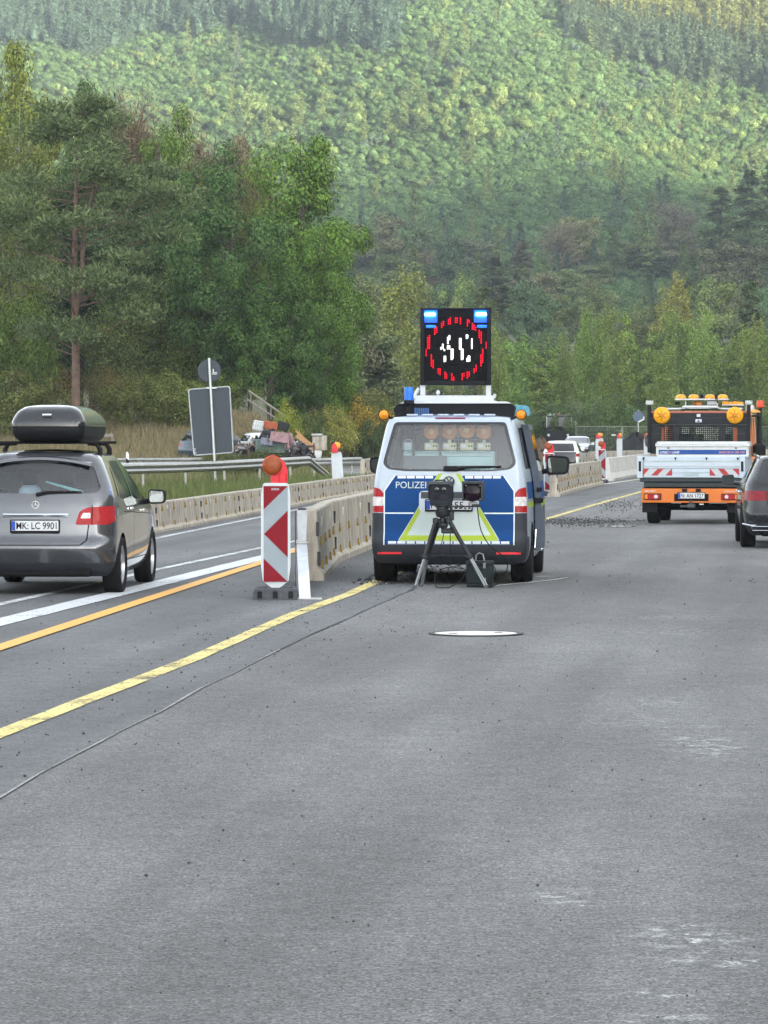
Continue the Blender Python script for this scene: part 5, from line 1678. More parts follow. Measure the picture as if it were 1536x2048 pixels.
# ================================================================ the orange works truck
orange = M('municipal orange paint', (.62, .17, .03), .4, var=.1, coat=.4, scale=4)
orange_p = M('faded orange cab', (.72, .27, .12), .45, var=.08, coat=.3)
alu_b = M('pale alu dropside', (.46, .53, .60), .42, metal=.15, var=.06, scale=4)
board_b = M('black slatted bulkhead', (.028, .030, .034), .55, var=.15)
def works_truck():
    D = 69.0
    YAW = R(9.5)
    X0 = ax(1260 + 683 / 5.565, D)
    t = thing('works_truck', 'orange municipal works truck with alu dropside and round amber lamps, parked right', 'truck', (X0, D, 0), -YAW)
    k_ = 565.0
    X = lambda zx: (zx - 683) / k_
    Z = lambda zy: (1550 - zy) / k_
    def part(name, mat, fn, parent=None, smooth=35):
        b = MB(); fn(b); return b.build(name, mat, parent or t, smooth)
    # running gear
    part('chassis', under_m, lambda b: (b.box((0, 2.2, .52), (.7, 4.4, .18), .02), b.box((0, 1.1, .62), (1.75, 1.9, .30), .03), b.tube((-.7, .75, .33), (.7, .75, .33), .07), b.box((0, 1.0, .36), (.5, .8, .2), .05)))
    for y in (.75, 3.1):
        for s in (1, -1):
            wheel(t, s * .80, y, .335, .245, rim_dk, s)
    for s in (1, -1):
        part('mud_flap', black_p, lambda b: (b.box((s * .835, .18, .335), (.30, .02, .22), .004), b.box((s * .835, .62, .70), (.30, .9, .04), .015), b.box((s * .835, .20, .55), (.30, .03, .26), .01)))
    # orange rear crossmember
    part('rear_crossmember', orange, lambda b: (b.box((0, .06, Z(1225)), (1.97, .10, .255), .012), b.box((0, .045, Z(1302)), (1.97, .12, .03), .008)))
    part('crossmember_notch', black_p, lambda b: (b.box((X(608), .0, Z(1172)), (.10, .03, .06), .004), b.box((X(760), .0, Z(1172)), (.10, .03, .06), .004)))
    number_plate(t, X(683), Z(1231), -.005, 'N: AN 1727', .014)
    for s, xx in ((-1, X(250)), (1, X(1115))):
        tl = part('tail_light', black_p, lambda b: b.box((xx, .0, Z(1243)), (.345, .04, .125), .02))
        part('red_field', lamp_red, lambda b: b.prism(rpoly([(xx - .155, Z(1243) - .048), (xx + .155, Z(1243) - .048), (xx + .155, Z(1243) + .048), (xx - .155, Z(1243) + .048)], .012), -.03, -.018, 'xz'), tl)
        part('amber_field', lamp_amb, lambda b: b.box((xx - .125 * (1 if s < 0 else -1), -.024, Z(1243)), (.06, .018, .09), .006), tl)
        part('white_field', lamp_wht, lambda b: b.lathe([(.001, -.036), (.036, -.034), (.042, -.02)], (xx + .07 * (-s) * (1 if s < 0 else 1) if s < 0 else xx - .07, .0, Z(1243)), 'y', 18), tl)
    l = MB(); put_text(l, 'Meiller', X(160), Z(1190), .005, .034, .235, .012, shear=.3); l.build('script_lettering', plate_w, t, 0)
    l = MB(); put_text(l, 'HYDRAULIK', X(1048), Z(1188), .005, .020, .26, .012); l.build('small_lettering', plate_w, t, 0)
    part('tow_hitch', M('worn steel', (.09, .09, .09), .5, metal=.6), lambda b: (b.box((0, .0, Z(1345)), (.16, .16, .09), .02), b.box((X(640), .06, Z(1350)), (.3, .06, .05), .01), b.tube((0, -.06, Z(1300)), (0, -.06, Z(1350)), .028), b.sphere((0, -.06, Z(1296)), .03, 10, 6)))
    part('tow_tag', plate_w, lambda b: b.box((X(797), -.0, Z(1326)), (.085, .01, .024), .003))
    # bed
    part('bed_frame', M('black bed frame', (.03, .04, .045), .5), lambda b: (b.box((0, 1.4, Z(1058)), (2.05, 2.7, .075), .012), b.box((0, 1.4, Z(1110)), (1.9, 2.6, .10), .01)))
    rail = part('tailboard', alu_b, lambda b: (b.box((X(683), .06, (Z(795) + Z(1032)) / 2), (1.90, .03, Z(795) - Z(1032)), .004)))
    zs = [797, 848, 905, 932, 980, 1030]
    for i, (a, c) in enumerate(zip(zs[:-1], zs[1:])):
        part('board_plank', alu_b, lambda b: b.box((X(683), .04, (Z(a) + Z(c)) / 2), (1.885, .022, Z(a) - Z(c) - .012), .006), rail)
    for zy in (848, 903):
        part('board_ridge', alu, lambda b: b.box((X(683), .030, Z(zy)), (1.885, .02, .016), .006), rail)
    for xx in (150, 505, 850, 1197):
        part('lashing_hook', black_p, lambda b: (b.box((X(xx), .02, Z(812)), (.045, .02, .02), .004), b.prism([(X(xx) - .018, Z(812)), (X(xx) + .018, Z(812)), (X(xx) + .006, Z(834)), (X(xx) - .006, Z(834))], .005, .02, 'xz')), rail)
    for s, xx in ((-1, 107), (1, 1247)):
        ps = part('corner_post', alu_b, lambda b: b.box((X(xx), .055, (Z(795) + Z(1032)) / 2 + .005), (.115, .06, Z(795) - Z(1032) + .02), .008))
        part('latch_slot', black_p, lambda b: b.box((X(xx), .022, Z(906)), (.048, .012, .20), .006), ps)
        part('side_board', alu_b, lambda b: (b.box((X(xx), 1.35, (Z(795) + Z(1032)) / 2), (.03, 2.5, Z(795) - Z(1032)), .004)))
    # retroreflective stripes: flat film
    for s, (xa, xb) in ((-1, (145, 467)), (1, (885, 1212))):
        f = MB()
        za, zb = Z(1008), Z(932)
        f.add([(X(xa), .0265, za), (X(xb), .0265, za), (X(xb), .0265, zb), (X(xa), .0265, zb)], [(0, 1, 2, 3)], 0)
        w = X(xb) - X(xa)
        if s < 0:
            ps = [[(0, 0), (0, 1), (.21, 1)], [(.27, 0), (.48, 0), (.71, 1), (.50, 1)], [(.77, 0), (1, 0), (1, 1), (.98, 1)]]
        else:
            ps = [[(0, 0), (.22, 0), (.02, 1), (0, 1)], [(.48, 0), (.70, 0), (.49, 1), (.28, 1)], [(1, 0), (1, 1), (.77, 1)]]
        for p in ps:
            f.add([(X(xa) + w * u, .0245, za + (zb - za) * v) for u, v in p], [tuple(range(len(p)))], 1)
        for i, fc in enumerate(f.f):
            a, b_, c = [Vector(f.v[q]) for q in fc[:3]]
            if (b_ - a).cross(c - a).y > 0: f.f[i] = tuple(reversed(fc))
        f.build('warning_film', [M('silver film', (.45, .48, .50), .4), M('red warning film', (.38, .035, .04), .45)], rail, 0)
    lb = part('maker_plate', M('grey green plate', (.28, .36, .37), .5), lambda b: b.box((X(683), .026, Z(995)), (.29, .006, .055), .002), rail)
    l = MB(); put_text(l, 'SCATTOLINI', X(683), Z(1004), .022, .034, .26, .012, centre=True); l.build('lettering', M('pale print', (.55, .62, .64), .5), lb, 0)
    # toolbox
    tb = part('toolbox', alu, lambda b: b.box((X(748), 1.75, Z(725)), (1.84, .7, .34), .01))
    part('toolbox_lid', M('checker plate', (.60, .61, .62), .4, metal=.4, var=.3, scale=30, bump=.5), lambda b: b.prism([(1.34, Z(684)), (1.34, Z(676)), (1.46, Z(645)), (2.12, Z(640)), (2.12, Z(684))], X(213), X(1282), 'yz'), tb)
    for k in range(28):
        part('lid_rib', alu, lambda b: b.box((X(235 + k * 37), 1.398, Z(660)), (.018, .10, .012), .003, Matrix.Rotation(R(24), 4, 'X')), tb)
    part('blue_band', M('blue band', (.012, .07, .28), .4, var=.06), lambda b: b.box((X(745), 1.398, Z(750)), (X(1240) - X(248), .01, .095), .002), tb)
    wh = M('white print', (.75, .76, .78), .5)
    l = MB(); put_text(l, 'LOGIC', X(262), Z(765), 1.391, .046, .175, .022, shear=.25); put_text(l, 'LINE', X(405), Z(765), 1.391, .046, .145, .022, shear=.25); l.build('lettering', wh, tb, 0)
    l = MB(); put_text(l, 'IN', X(360), Z(765), 1.391, .046, .07, .012, shear=.25); put_text(l, 'BASICBOX BB-150', X(932), Z(763), 1.391, .040, .52, .014, shear=.25); l.build('lettering', M('salmon print', (.62, .28, .25), .5), tb, 0)
    for xx in (360, 1125):
        part('toolbox_lock', black_p, lambda b: b.box((X(xx), 1.39, Z(704)), (.05, .03, .022), .006), tb)
    for xx in (230, 1262):
        part('toolbox_edge', alu, lambda b: b.box((X(xx), 1.395, Z(740)), (.035, .03, .19), .006), tb)
    # bulkhead with lamps
    YB = 2.25
    XB = lambda zx: (zx - 683) / k_ * 1.032 - .165
    ZB = lambda zy: CAM_H - (1550 - 890.0 - (zy - 0) * 0 - 0) * 0 + ((1550 - zy) / k_ - CAM_H) * 1.032
    bh = MB()
    for a, c in ((312, 362), (368, 436), (444, 466)):
        bh.box((XB(765), YB, (ZB(a) + ZB(c)) / 2), (XB(1312) - XB(225), .05, ZB(a) - ZB(c)), .008)
    for xa, xb in ((225, 338), (466, 540), (985, 1055), (1190, 1312)):
        bh.box(((XB(xa) + XB(xb)) / 2, YB, (ZB(468) + ZB(640)) / 2), (XB(xb) - XB(xa), .05, ZB(468) - ZB(640)), .006)
    bh.box((XB(765), YB, ZB(640) - .1), (XB(1312) - XB(225), .05, .26), .006)
    bo = bh.build('bulkhead', board_b, t)
    for a in (365, 440, 540):
        part('board_groove', M('pale groove edge', (.06, .063, .07), .5), lambda b: b.box((XB(765), YB - .027, ZB(a)), (XB(1312) - XB(225) - .02, .008, .01), .002) if a < 500 else (b.box((XB(283), YB - .027, ZB(a)), (XB(338) - XB(228), .008, .01), .002), b.box((XB(1250), YB - .027, ZB(a)), (XB(1310) - XB(1192), .008, .01), .002)), bo)
    g = MB()
    for xa, xb in ((380, 466), (540, 985), (1055, 1142)):
        x = XB(xa)
        while x <= XB(xb):
            g.box((x, YB - .01, (ZB(468) + ZB(640)) / 2), (.014, .01, ZB(468) - ZB(640)))
            x += .0415
        zz = ZB(640)
        while zz <= ZB(468):
            g.box(((XB(xa) + XB(xb)) / 2, YB - .012, zz), (XB(xb) - XB(xa), .01, .014))
            zz += .0415
    go = g.build('window_grille', M('black grille', (.02, .021, .023), .5), bo, 0); go['kind'] = 'stuff'
    for xa, xb in ((338, 380), (1142, 1190)):
        part('orange_strip', M('orange cab strip', (.34, .09, .04), .5), lambda b: b.box(((XB(xa) + XB(xb)) / 2, YB + .06, (ZB(468) + ZB(640)) / 2), (XB(xb) - XB(xa), .02, ZB(468) - ZB(640))), bo)
    part('red_top_edge', M('dusty red edge', (.42, .14, .10), .5), lambda b: b.box((XB(765), YB + .02, ZB(300)), (XB(1312) - XB(225), .10, .04), .008), bo)
    part('sticker', plate_w, lambda b: b.box((XB(757), YB - .03, ZB(338)), (.075, .006, .06), .004), bo)
    em = part('emblem_plate', plate_w, lambda b: b.box((XB(757), YB - .03, ZB(397)), (.125, .006, .062), .004), bo)
    part('emblem_mark', M('blue emblem', (.03, .06, .2), .5), lambda b: (b.prism([(XB(757) - .045, ZB(397) - .02), (XB(757) + .045, ZB(397) - .02), (XB(757), ZB(397) + .018)], YB - .036, YB - .033, 'xz'),), em)
    lamp_m = lens('amber lamp big', (.88, .36, .006), .15)
    for zx in (349, 1161):
        lp = part('amber_lamp', lamp_m, lambda b: (b.lathe([(.001, -.10), (.06, -.095), (.13, -.075), (.165, -.045), (.172, -.02), (.172, .02), (.15, .045), (.001, .05)], (XB(zx), YB - .05, ZB(338)), 'y', 36)))
        def rays(b):
            for q in range(6):
                a = PI / 2 + q * PI / 3
                b.pipe([(XB(zx) + .02 * math.cos(a), YB - .15, ZB(338) + .02 * math.sin(a)), (XB(zx) + .12 * math.cos(a), YB - .128, ZB(338) + .12 * math.sin(a))], [.022, .006], 6)
        part('lens_star', lens('amber star', (.55, .20, .004)), rays, lp)
    cp_, tg = M('grey beacon cap', (.55, .57, .56), .35), M('beacon post', (.02, .021, .023), .5)
    for zx, zc, m_, nm in ((208, 195, lens('clear beacon', (.50, .52, .50)), 'white_beacon'), (1313, 190, lens('greenish beacon', (.42, .50, .46)), 'white_beacon')):
        po = part('roll_post', tg, lambda b: (b.box((XB(zx), YB - .02, (ZB(215) + ZB(640)) / 2 - .1), (.075, .07, ZB(235) - ZB(640) + .25), .012), b.tube((XB(zx), YB, ZB(245)), (XB(zx), YB, ZB(212)), .03)))
        bn = part(nm, m_, lambda b: b.lathe([(.06, 0), (.076, .015), (.076, .075), (.07, .09), (.001, .092)], (XB(zx), YB, ZB(222)), 'z', 20), po)
        part('beacon_band', cp_, lambda b: b.lathe([(.078, .03), (.08, .035), (.078, .05)], (XB(zx), YB, ZB(222)), 'z', 20), bn)
    po = part('red_beacon_post', tg, lambda b: b.tube(((XB(1447) - .08), YB + 1.2, 1.5), ((XB(1447) - .08), YB + 1.2, ZB(235)), .028))
    part('red_beacon', lens('orange red beacon', (.70, .09, .03)), lambda b: b.lathe([(.06, -.02), (.08, 0), (.078, .05), (.082, .055), (.078, .10), (.07, .13), (.001, .135)], ((XB(1447) - .08), YB + 1.2, ZB(238)), 'z', 20), po)
    # cab in front of the bulkhead
    cb = MB()
    cx = .12
    for s in (1, -1):
        cb.box((cx + s * .86, 3.6, .95), (.06, 1.7, .85), .03)
        for y, w_ in ((2.82, .12), (3.55, .09), (4.35, .09)):
            cb.box((cx + s * .85, y, 1.72), (.07, w_, .85), .02, Matrix.Rotation(R(-s * 4), 4, 'Y'))
        cb.box((cx + s * .82, 3.6, 2.14), (.08, 1.7, .09), .03)
    cb.box((cx, 3.55, 2.18), (1.62, 1.7, .07), .03)
    cb.box((cx, 4.42, .95), (1.74, .08, .75), .03)
    co = cb.build('cab', orange_p, t)
    part('cab_floor', under_m, lambda b: b.box((cx, 3.6, .62), (1.7, 1.6, .1)), co)
    part('windscreen', rear_glass, lambda b: b.box((cx, 4.40, 1.72), (1.58, .01, .82)), co)
    for s in (1, -1):
        part('door_window', car_glass, lambda b: (b.box((cx + s * .85, 3.2, 1.72), (.01, .6, .78)), b.box((cx + s * .85, 3.95, 1.72), (.01, .7, .78))), co)
    seats(t, (-.34, .46), 3.1, .95)
    part('steering_wheel', black_p, lambda b: (b.pipe([(-.34 + .2 * math.cos(a), 3.75, 1.45 + .2 * math.sin(a)) for a in [2 * PI * q / 20 for q in range(21)]], .016, 6), b.box((-.34, 3.85, 1.4), (.06, .25, .06), .02)))
    part('black_pillar', tg, lambda b: (b.box((cx + 1.02, 2.95, 1.65), (.07, .16, 1.15), .02), b.box((cx + .98, 2.75, 2.15), (.16, .35, .04), .015)), co)
    part('air_intake', M('black intake', (.016, .017, .019), .5), lambda b: (b.box((cx + 1.05, 2.75, 1.42), (.26, .22, .34), .09), b.tube((cx + .95, 2.75, 1.1), (cx + 1.02, 2.75, 1.35), .07, .09)), co)
    part('orange_mudguard', orange_p, lambda b: b.box((cx + .93, 2.7, 1.25), (.12, .2, .14), .04), co)
    door_mirror(t, -.98, 4.3, 1.62, -1, M('grey mirror', (.10, .12, .13), .4), 1.6)
    # roof light bars
    rb = part('roof_rail', alu, lambda b: (b.box((XB(765), YB + .35, ZB(262)), (XB(1240) - XB(300), .1, .04), .01), b.box((XB(765), YB + .25, ZB(240)), (.72, .14, .05), .01), b.box((XB(765), YB + .3, ZB(256)), (.8, .2, .03), .01)))
    bar = part('light_bar', alu, lambda b: (b.box((XB(772), YB + .5, ZB(157)), (XB(1072) - XB(475), .28, .03), .008), b.box((XB(590), YB + .5, ZB(200)), (.03, .05, .15), .006), b.box((XB(945), YB + .5, ZB(200)), (.03, .05, .15), .006)))
    dome = lens('amber dome', (.85, .33, .015), .2)
    for zx in (535, 680, 862, 1005):
        part('amber_dome', dome, lambda b: (b.lathe([(.105, 0), (.112, .012), (.108, .04), (.085, .075), (.05, .092), (.001, .096)], (XB(zx), YB + .5, ZB(152)), 'z', 24)), bar)
    part('bar_bracket', plate_w, lambda b: b.box((XB(885), YB + .5, ZB(195)), (.2, .1, .085), .01), bar)
    b2 = part('second_light_bar', alu, lambda b: b.box((XB(1105), YB + 1.0, ZB(217)), (.44, .25, .025), .006))
    for zx in (1040, 1160):
        part('amber_dome', dome, lambda b: b.prism(rpoly([(XB(zx) - .11, ZB(212)), (XB(zx) + .11, ZB(212)), (XB(zx) + .11, ZB(185)), (XB(zx) - .10, ZB(175))], .02), YB + .9, YB + 1.1, 'xz'), b2)
    part('work_lamp', lens('orange work lamp', (.60, .18, .02)), lambda b: (b.box((XB(740), YB + .5, ZB(205)), (.12, .10, .10), .03), b.box((XB(690), YB + .6, ZB(200)), (.1, .1, .06), .02)), bar)
    part('cable_loop', black_p, lambda b: (b.pipe([(XB(930), YB + .35, ZB(160)), (XB(925), YB + .33, ZB(120)), (XB(945), YB + .35, ZB(108)), (XB(950), YB + .35, ZB(200))], .011, 6), b.pipe([(XB(570), YB + .2, ZB(285)), (XB(600), YB + .16, ZB(265)), (XB(760), YB + .15, ZB(270)), (XB(960), YB + .16, ZB(262)), (XB(975), YB + .2, ZB(285))], .012, 6), b.box((XB(770), YB + .5, ZB(125)), (.07, .08, .09), .02), b.box((XB(500), YB + .45, ZB(200)), (.11, .1, .06), .02)), bar)
    part('side_dome', lens('amber side dome', (.8, .32, .05)), lambda b: b.lathe([(.13, 0), (.12, .03), (.06, .06), (.001, .065)], (cx + .92, 3.2, 2.22), 'z', 20), co)
    part('roof_antenna_cap', cp_, lambda b: b.lathe([(.09, 0), (.1, .04), (.08, .11), (.001, .13)], (cx + .82, 3.4, 2.26), 'z', 16), co)
    return t
works_truck()

# ================================================================ speed camera on its tripod
tri_m = M('black tripod alloy', (.022, .024, .028), .35, metal=.3, var=.1)
tri_s = M('silver tripod tube', (.22, .235, .25), .35, metal=.5, var=.1)
unit_m = M('charcoal instrument housing', (.022, .026, .033), .5, var=.1, bump=.05, bscale=150)
unit_d = M('black instrument face', (.012, .010, .014), .35)
TX, TD = gp(893, 1176.5)
def world_px(zx, zy, d):
    """point at distance d for a position in the enlarged crop (3.657 x, origin 720, 930)"""
    px, py = 720 + zx / 3.657, 930 + zy / 3.657
    return Vector((ax(px, d), d, az(py, d)))
def tripod():
    base = Vector((TX, TD, 0))
    t = thing('camera_tripod', 'black tripod with silver lower legs standing behind the police van', 'tripod', base, 0)
    P = lambda zx, zy, dd=0: world_px(zx, zy, TD + dd) - base
    hub = P(605, 410)
    feet = [(P(400, 905, -.10), P(472, 672, -.05), P(552, 408, -.02)), (P(918, 897, -.05), P(800, 672, -.03), P(648, 405, -.02)), (P(447, 872, .35), P(484, 680, .2), P(575, 415, .05))]
    for f, k, h in feet:
        b = MB(); b.tube(h, k, .024, .02, 10); b.tube(h + Vector((.022, .01, 0)), k + Vector((.018, .01, 0)), .012, .012, 8); lg = b.build('leg', tri_m, t)
        f2 = Vector((f.x, f.y, .012))
        b = MB(); b.tube(k, f2, .015, .014, 10); b.tube(k + Vector((.02, .01, 0)), f2 + Vector((.02, .01, .02)), .010, .010, 8); b.build('lower_leg', tri_s, lg)
        b = MB(); b.box(k, (.06, .055, .05), .01); b.box(k + Vector((-.035, 0, .01)), (.03, .03, .03), .006); b.build('leg_clamp', tri_m, lg)
        b = MB(); b.lathe([(.001, 0), (.022, .002), (.024, .025), (.014, .05)], (f2.x, f2.y, -.010), 'z', 12); b.build('foot', rubber_f, lg)
        b = MB(); b.box(h, (.065, .06, .07), .012); b.build('shoulder', tri_m, lg)
    b = MB(); b.lathe([(.001, -.05), (.05, -.05), (.065, -.02), (.06, .0), (.035, .02), (.035, .07), (.06, .075), (.075, .085), (.085, .12), (.085, .16), (.07, .165), (.07, .2), (.09, .205), (.09, .215), (.001, .215)], (hub.x, hub.y, hub.z - .03), 'z', 24); b.build('pan_head', tri_m, t)
    b = MB(); b.box(hub + Vector((.10, .0, .06)), (.06, .05, .11), .01); b.tube(hub + Vector((.10, 0, .11)), hub + Vector((.10, 0, .20)), .014); b.build('clamp_block', tri_m, t)
    b = MB(); b.tube(hub, P(605, 470, .05), .02); b.box(P(648, 482, .02), (.17, .05, .06), .012); b.build('centre_column', tri_m, t)
    b = MB(); b.tube(P(475, 662, -.03), P(640, 664, .1), .009); b.tube(P(640, 664, .1), P(800, 668, -.02), .009); b.tube(P(640, 664, .1), P(486, 680, .2), .009); b.box(P(598, 664, .08), (.05, .05, .03), .008); b.build('spreader', tri_m, t)
    b = MB(); a, c = P(640, 303, -.02), P(870, 303, -.02); b.box((a + c) / 2, ((c - a).length, .05, .018), .004); b.box(P(850, 298, -.02), (.10, .06, .035), .008); b.build('accessory_bar', tri_m, t)
    b = MB()
    for zx in (700, 735, 770, 800): b.lathe([(.001, 0), (.014, 0), (.016, -.014), (.001, -.016)], (P(zx, 315).x, P(zx, 315).y, P(zx, 312).z), 'z', 10)
    o = b.build('wing_screws', tri_m, t); o['kind'] = 'stuff'
    return t, hub
tripod_o, hubv = tripod()
def radar_unit():
    c = world_px(592, 300, TD)
    t = thing('speed_camera', 'charcoal laser speed camera with two round lenses on the tripod head', 'speed camera', c, -R(7))
    S = 1 / 640.0
    X = lambda zx: (zx - 592) * S
    Z = lambda zy: (300 - zy) * S
    b = MB()
    b.prism(rpoly([(X(515), Z(298)), (X(655), Z(298)), (X(668), Z(245)), (X(662), Z(132)), (X(508), Z(132)), (X(506), Z(240))], .008), -.02, .26, 'xz'); o = b.build('housing', unit_m, t)
    b = MB(); b.prism(rpoly([(X(498), Z(120)), (X(672), Z(120)), (X(672), Z(152)), (X(662), Z(152)), (X(662), Z(140)), (X(508), Z(140)), (X(508), Z(152)), (X(498), Z(152))], .004), -.06, .27, 'xz'); b.build('rain_hood', M('paler hood', (.05, .058, .07), .35), t)  # hood in a paler charcoal than the housing
    for s, xa in ((-1, 503), (1, 668)):
        b = MB(); b.box((X(xa), .08, Z(200)), (.012, .26, .15), .004); b.build('side_rib', unit_m, t)
    for xa in (562, 614):
        b = MB(); b.lathe([(.036, -.02), (.036, -.032), (.029, -.032), (.028, -.01), (.001, -.008)], (X(xa), 0, Z(178)), 'y', 24); q = b.build('lens_tube', unit_d, t)
        b = MB(); b.lathe([(.027, -.022), (.001, -.026)], (X(xa), 0, Z(178)), 'y', 20); b.build('lens', M('lens glass', (.01, .012, .016), .05, coat=1), q)
    b = MB(); b.box((X(560), -.021, Z(238)), (.078, .008, .052), .003); b.build('window', unit_d, t)
    b = MB(); b.box((X(622), -.021, Z(238)), (.07, .006, .05), .003); b.build('cover_plate', unit_m, t)
    b = MB(); b.box((X(588), -.023, Z(210)), (.21, .008, .012), .003); b.box((X(588), -.023, Z(275)), (.2, .008, .03), .003); b.build('face_step', unit_m, t)
    b = MB(); b.pipe([(X(540), .08, Z(122)), (X(545), .08, Z(112)), (X(610), .08, Z(110)), (X(620), .08, Z(122))], .009, 6); b.build('handle', unit_d, t)
    p = MB(); p.box((X(620), .06, -.012), (.13, .12, .02), .004); p.build('mounting_shoe', tri_m, t)
    c = world_px(825, 285, TD)
    t2 = thing('flash_unit', 'black flash unit with dark round lens at the end of the tripod bar', 'flash unit', c, -R(7))
    X = lambda zx: (zx - 825) * S
    Z = lambda zy: (285 - zy) * S
    b = MB(); b.prism(rpoly([(X(762), Z(262)), (X(885), Z(262)), (X(893), Z(130)), (X(757), Z(130))], .012), -.01, .2, 'xz'); b.build('housing', M('black flash housing', (.008, .008, .010), .45), t2)
    b = MB(); b.prism(rpoly([(X(748), Z(118)), (X(902), Z(118)), (X(900), Z(262)), (X(892), Z(262)), (X(890), Z(134)), (X(760), Z(134)), (X(760), Z(262)), (X(752), Z(262))], .005), -.07, .21, 'xz'); b.build('rain_hood', M('hood', (.03, .034, .042), .35), t2)
    b = MB(); b.lathe([(.098, -.012), (.098, -.03), (.090, -.034), (.001, -.045)], (X(822), 0, Z(205)), 'y', 32); b.build('lens', M('dark violet lens', (.010, .004, .009), .3, coat=.2), t2)
    for xa, zz in ((775, 150), (880, 150), (775, 250), (880, 250)):
        b = MB(); b.lathe([(.008, -.01), (.008, -.018), (.001, -.019)], (X(xa), 0, Z(zz)), 'y', 8); b.build('screw', tri_s, t2)
    b = MB(); b.pipe([(X(790), .08, Z(118)), (X(795), .08, Z(110)), (X(850), .08, Z(110)), (X(858), .08, Z(118))], .008, 6); b.build('handle', unit_d, t2)
    b = MB(); b.box((X(825), .04, .008), (.09, .08, .03), .006); b.build('mounting_shoe', M('pale shoe', (.35, .37, .36), .5), t2)
radar_unit()
def battery_case():
    p = gp(957, 1175.2)
    t = thing('battery_case', 'dark green grey battery case with silver latches under the tripod', 'case', (p[0], p[1], 0), -R(10))
    b = MB(); b.box((0, .12, .15), (.30, .22, .23), .018); b.box((0, .12, .03), (.285, .2, .05), .01); b.build('case_body', M('dark green grey case', (.022, .030, .031), .5, var=.15, bump=.1, bscale=120), t)
    b = MB(); b.box((0, .12, .282), (.312, .23, .05), .014); b.build('case_lid', M('case lid', (.030, .038, .039), .45), t)
    for z in (.255, .075):
        b = MB(); b.box((.07, .0, z), (.034, .02, .07), .006); b.build('latch', tri_s, t)
    b = MB()
    for x in (-.1, -.05, .0, .12): b.box((x, .008, .15), (.012, .01, .2), .003)
    o = b.build('case_ribs', M('dark green grey case', (.045, .058, .058), .5), t); o['kind'] = 'stuff'
    b = MB(); b.pipe([(-.05, .12, .305), (-.045, .12, .37), (-.01, .12, .395), (.035, .12, .38), (.05, .12, .305)], .009, 8); b.build('handle', tri_s, t)
battery_case()
def cables():
    bk = M('black cable', (.012, .012, .013), .5)
    D = TD
    def smooth_path(P, n=6):
        out_ = []
        for i in range(len(P) - 1):
            p0, p1, p2, p3 = P[max(0, i - 1)], P[i], P[i + 1], P[min(len(P) - 1, i + 2)]
            for k in range(n):
                t = k / n
                out_.append(.5 * ((2 * p1) + (p2 - p0) * t + (2 * p0 - 5 * p1 + 4 * p2 - p3) * t * t + (3 * p1 - p0 - 3 * p2 + p3) * t ** 3))
        return out_ + [P[-1]]
    def cable(label, pts, r, mat):
        P = smooth_path([world_px(*q[:2], D + (q[2] if len(q) > 2 else 0)) for q in pts])
        P = [Vector((p.x, p.y, max(p.z, r + .004))) for p in P]
        o = P[0].copy()
        b = MB(); b.pipe([p - o for p in P], r, 8)
        ob = b.build('cable', mat, None, 60, loc=o)
        tag(ob, label, 'cable', 'cables of the speed camera')
    cable('black cable curving down from the flash unit to the ground right of the tripod', [(858, 300, -.02), (868, 390, -.03), (890, 490, -.03), (950, 590, -.05), (1040, 660, -.05), (1080, 725, -.02), (1060, 800, .0), (1000, 870, -.02), (945, 898, -.06), (925, 880, -.02)], .0065, bk)
    cable('looped black cable hanging between tripod leg and battery case', [(870, 710, .1), (800, 700, .05), (780, 760, .0), (740, 840, -.05), (660, 892, -.1), (580, 905, -.1), (548, 865, .0), (560, 800, .1), (610, 757, .15), (690, 745, .15), (770, 720, .12)], .0055, bk)
    cable('thin black cable from the camera head down the tripod centre', [(660, 300, .03), (662, 400, .06), (660, 520, .08), (664, 640, .09), (690, 705, .06), (740, 750, .05), (790, 770, .08)], .005, bk)
    cable('thin black cable along the front tripod leg', [(620, 480, .02), (600, 560, .0), (585, 640, .0), (610, 710, .02), (680, 745, .04), (760, 760, .06)], .0045, bk)
    cable('short black cable loop on the right of the battery case', [(880, 715, .1), (940, 715, .0), (985, 750, -.02), (992, 800, -.02), (970, 840, .0)], .005, bk)
    wp = [gp(720 + a / 3.657, 930 + b / 3.657) for a, b in ((935, 897), (1000, 888), (1120, 876), (1260, 862), (1400, 848), (1500, 832), (1518, 827), (1470, 823), (1380, 821), (1290, 822))]
    P = smooth_path([Vector((x, y, .009)) for x, y in wp])
    o = P[0].copy()
    b = MB(); b.pipe([p - o for p in P], .006, 8)
    tag(b.build('cable', M('grey cable', (.30, .31, .31), .5), None, 60, loc=o), 'pale cable lying on the asphalt in a long loop right of the van', 'cable', 'cables of the speed camera')
cables()

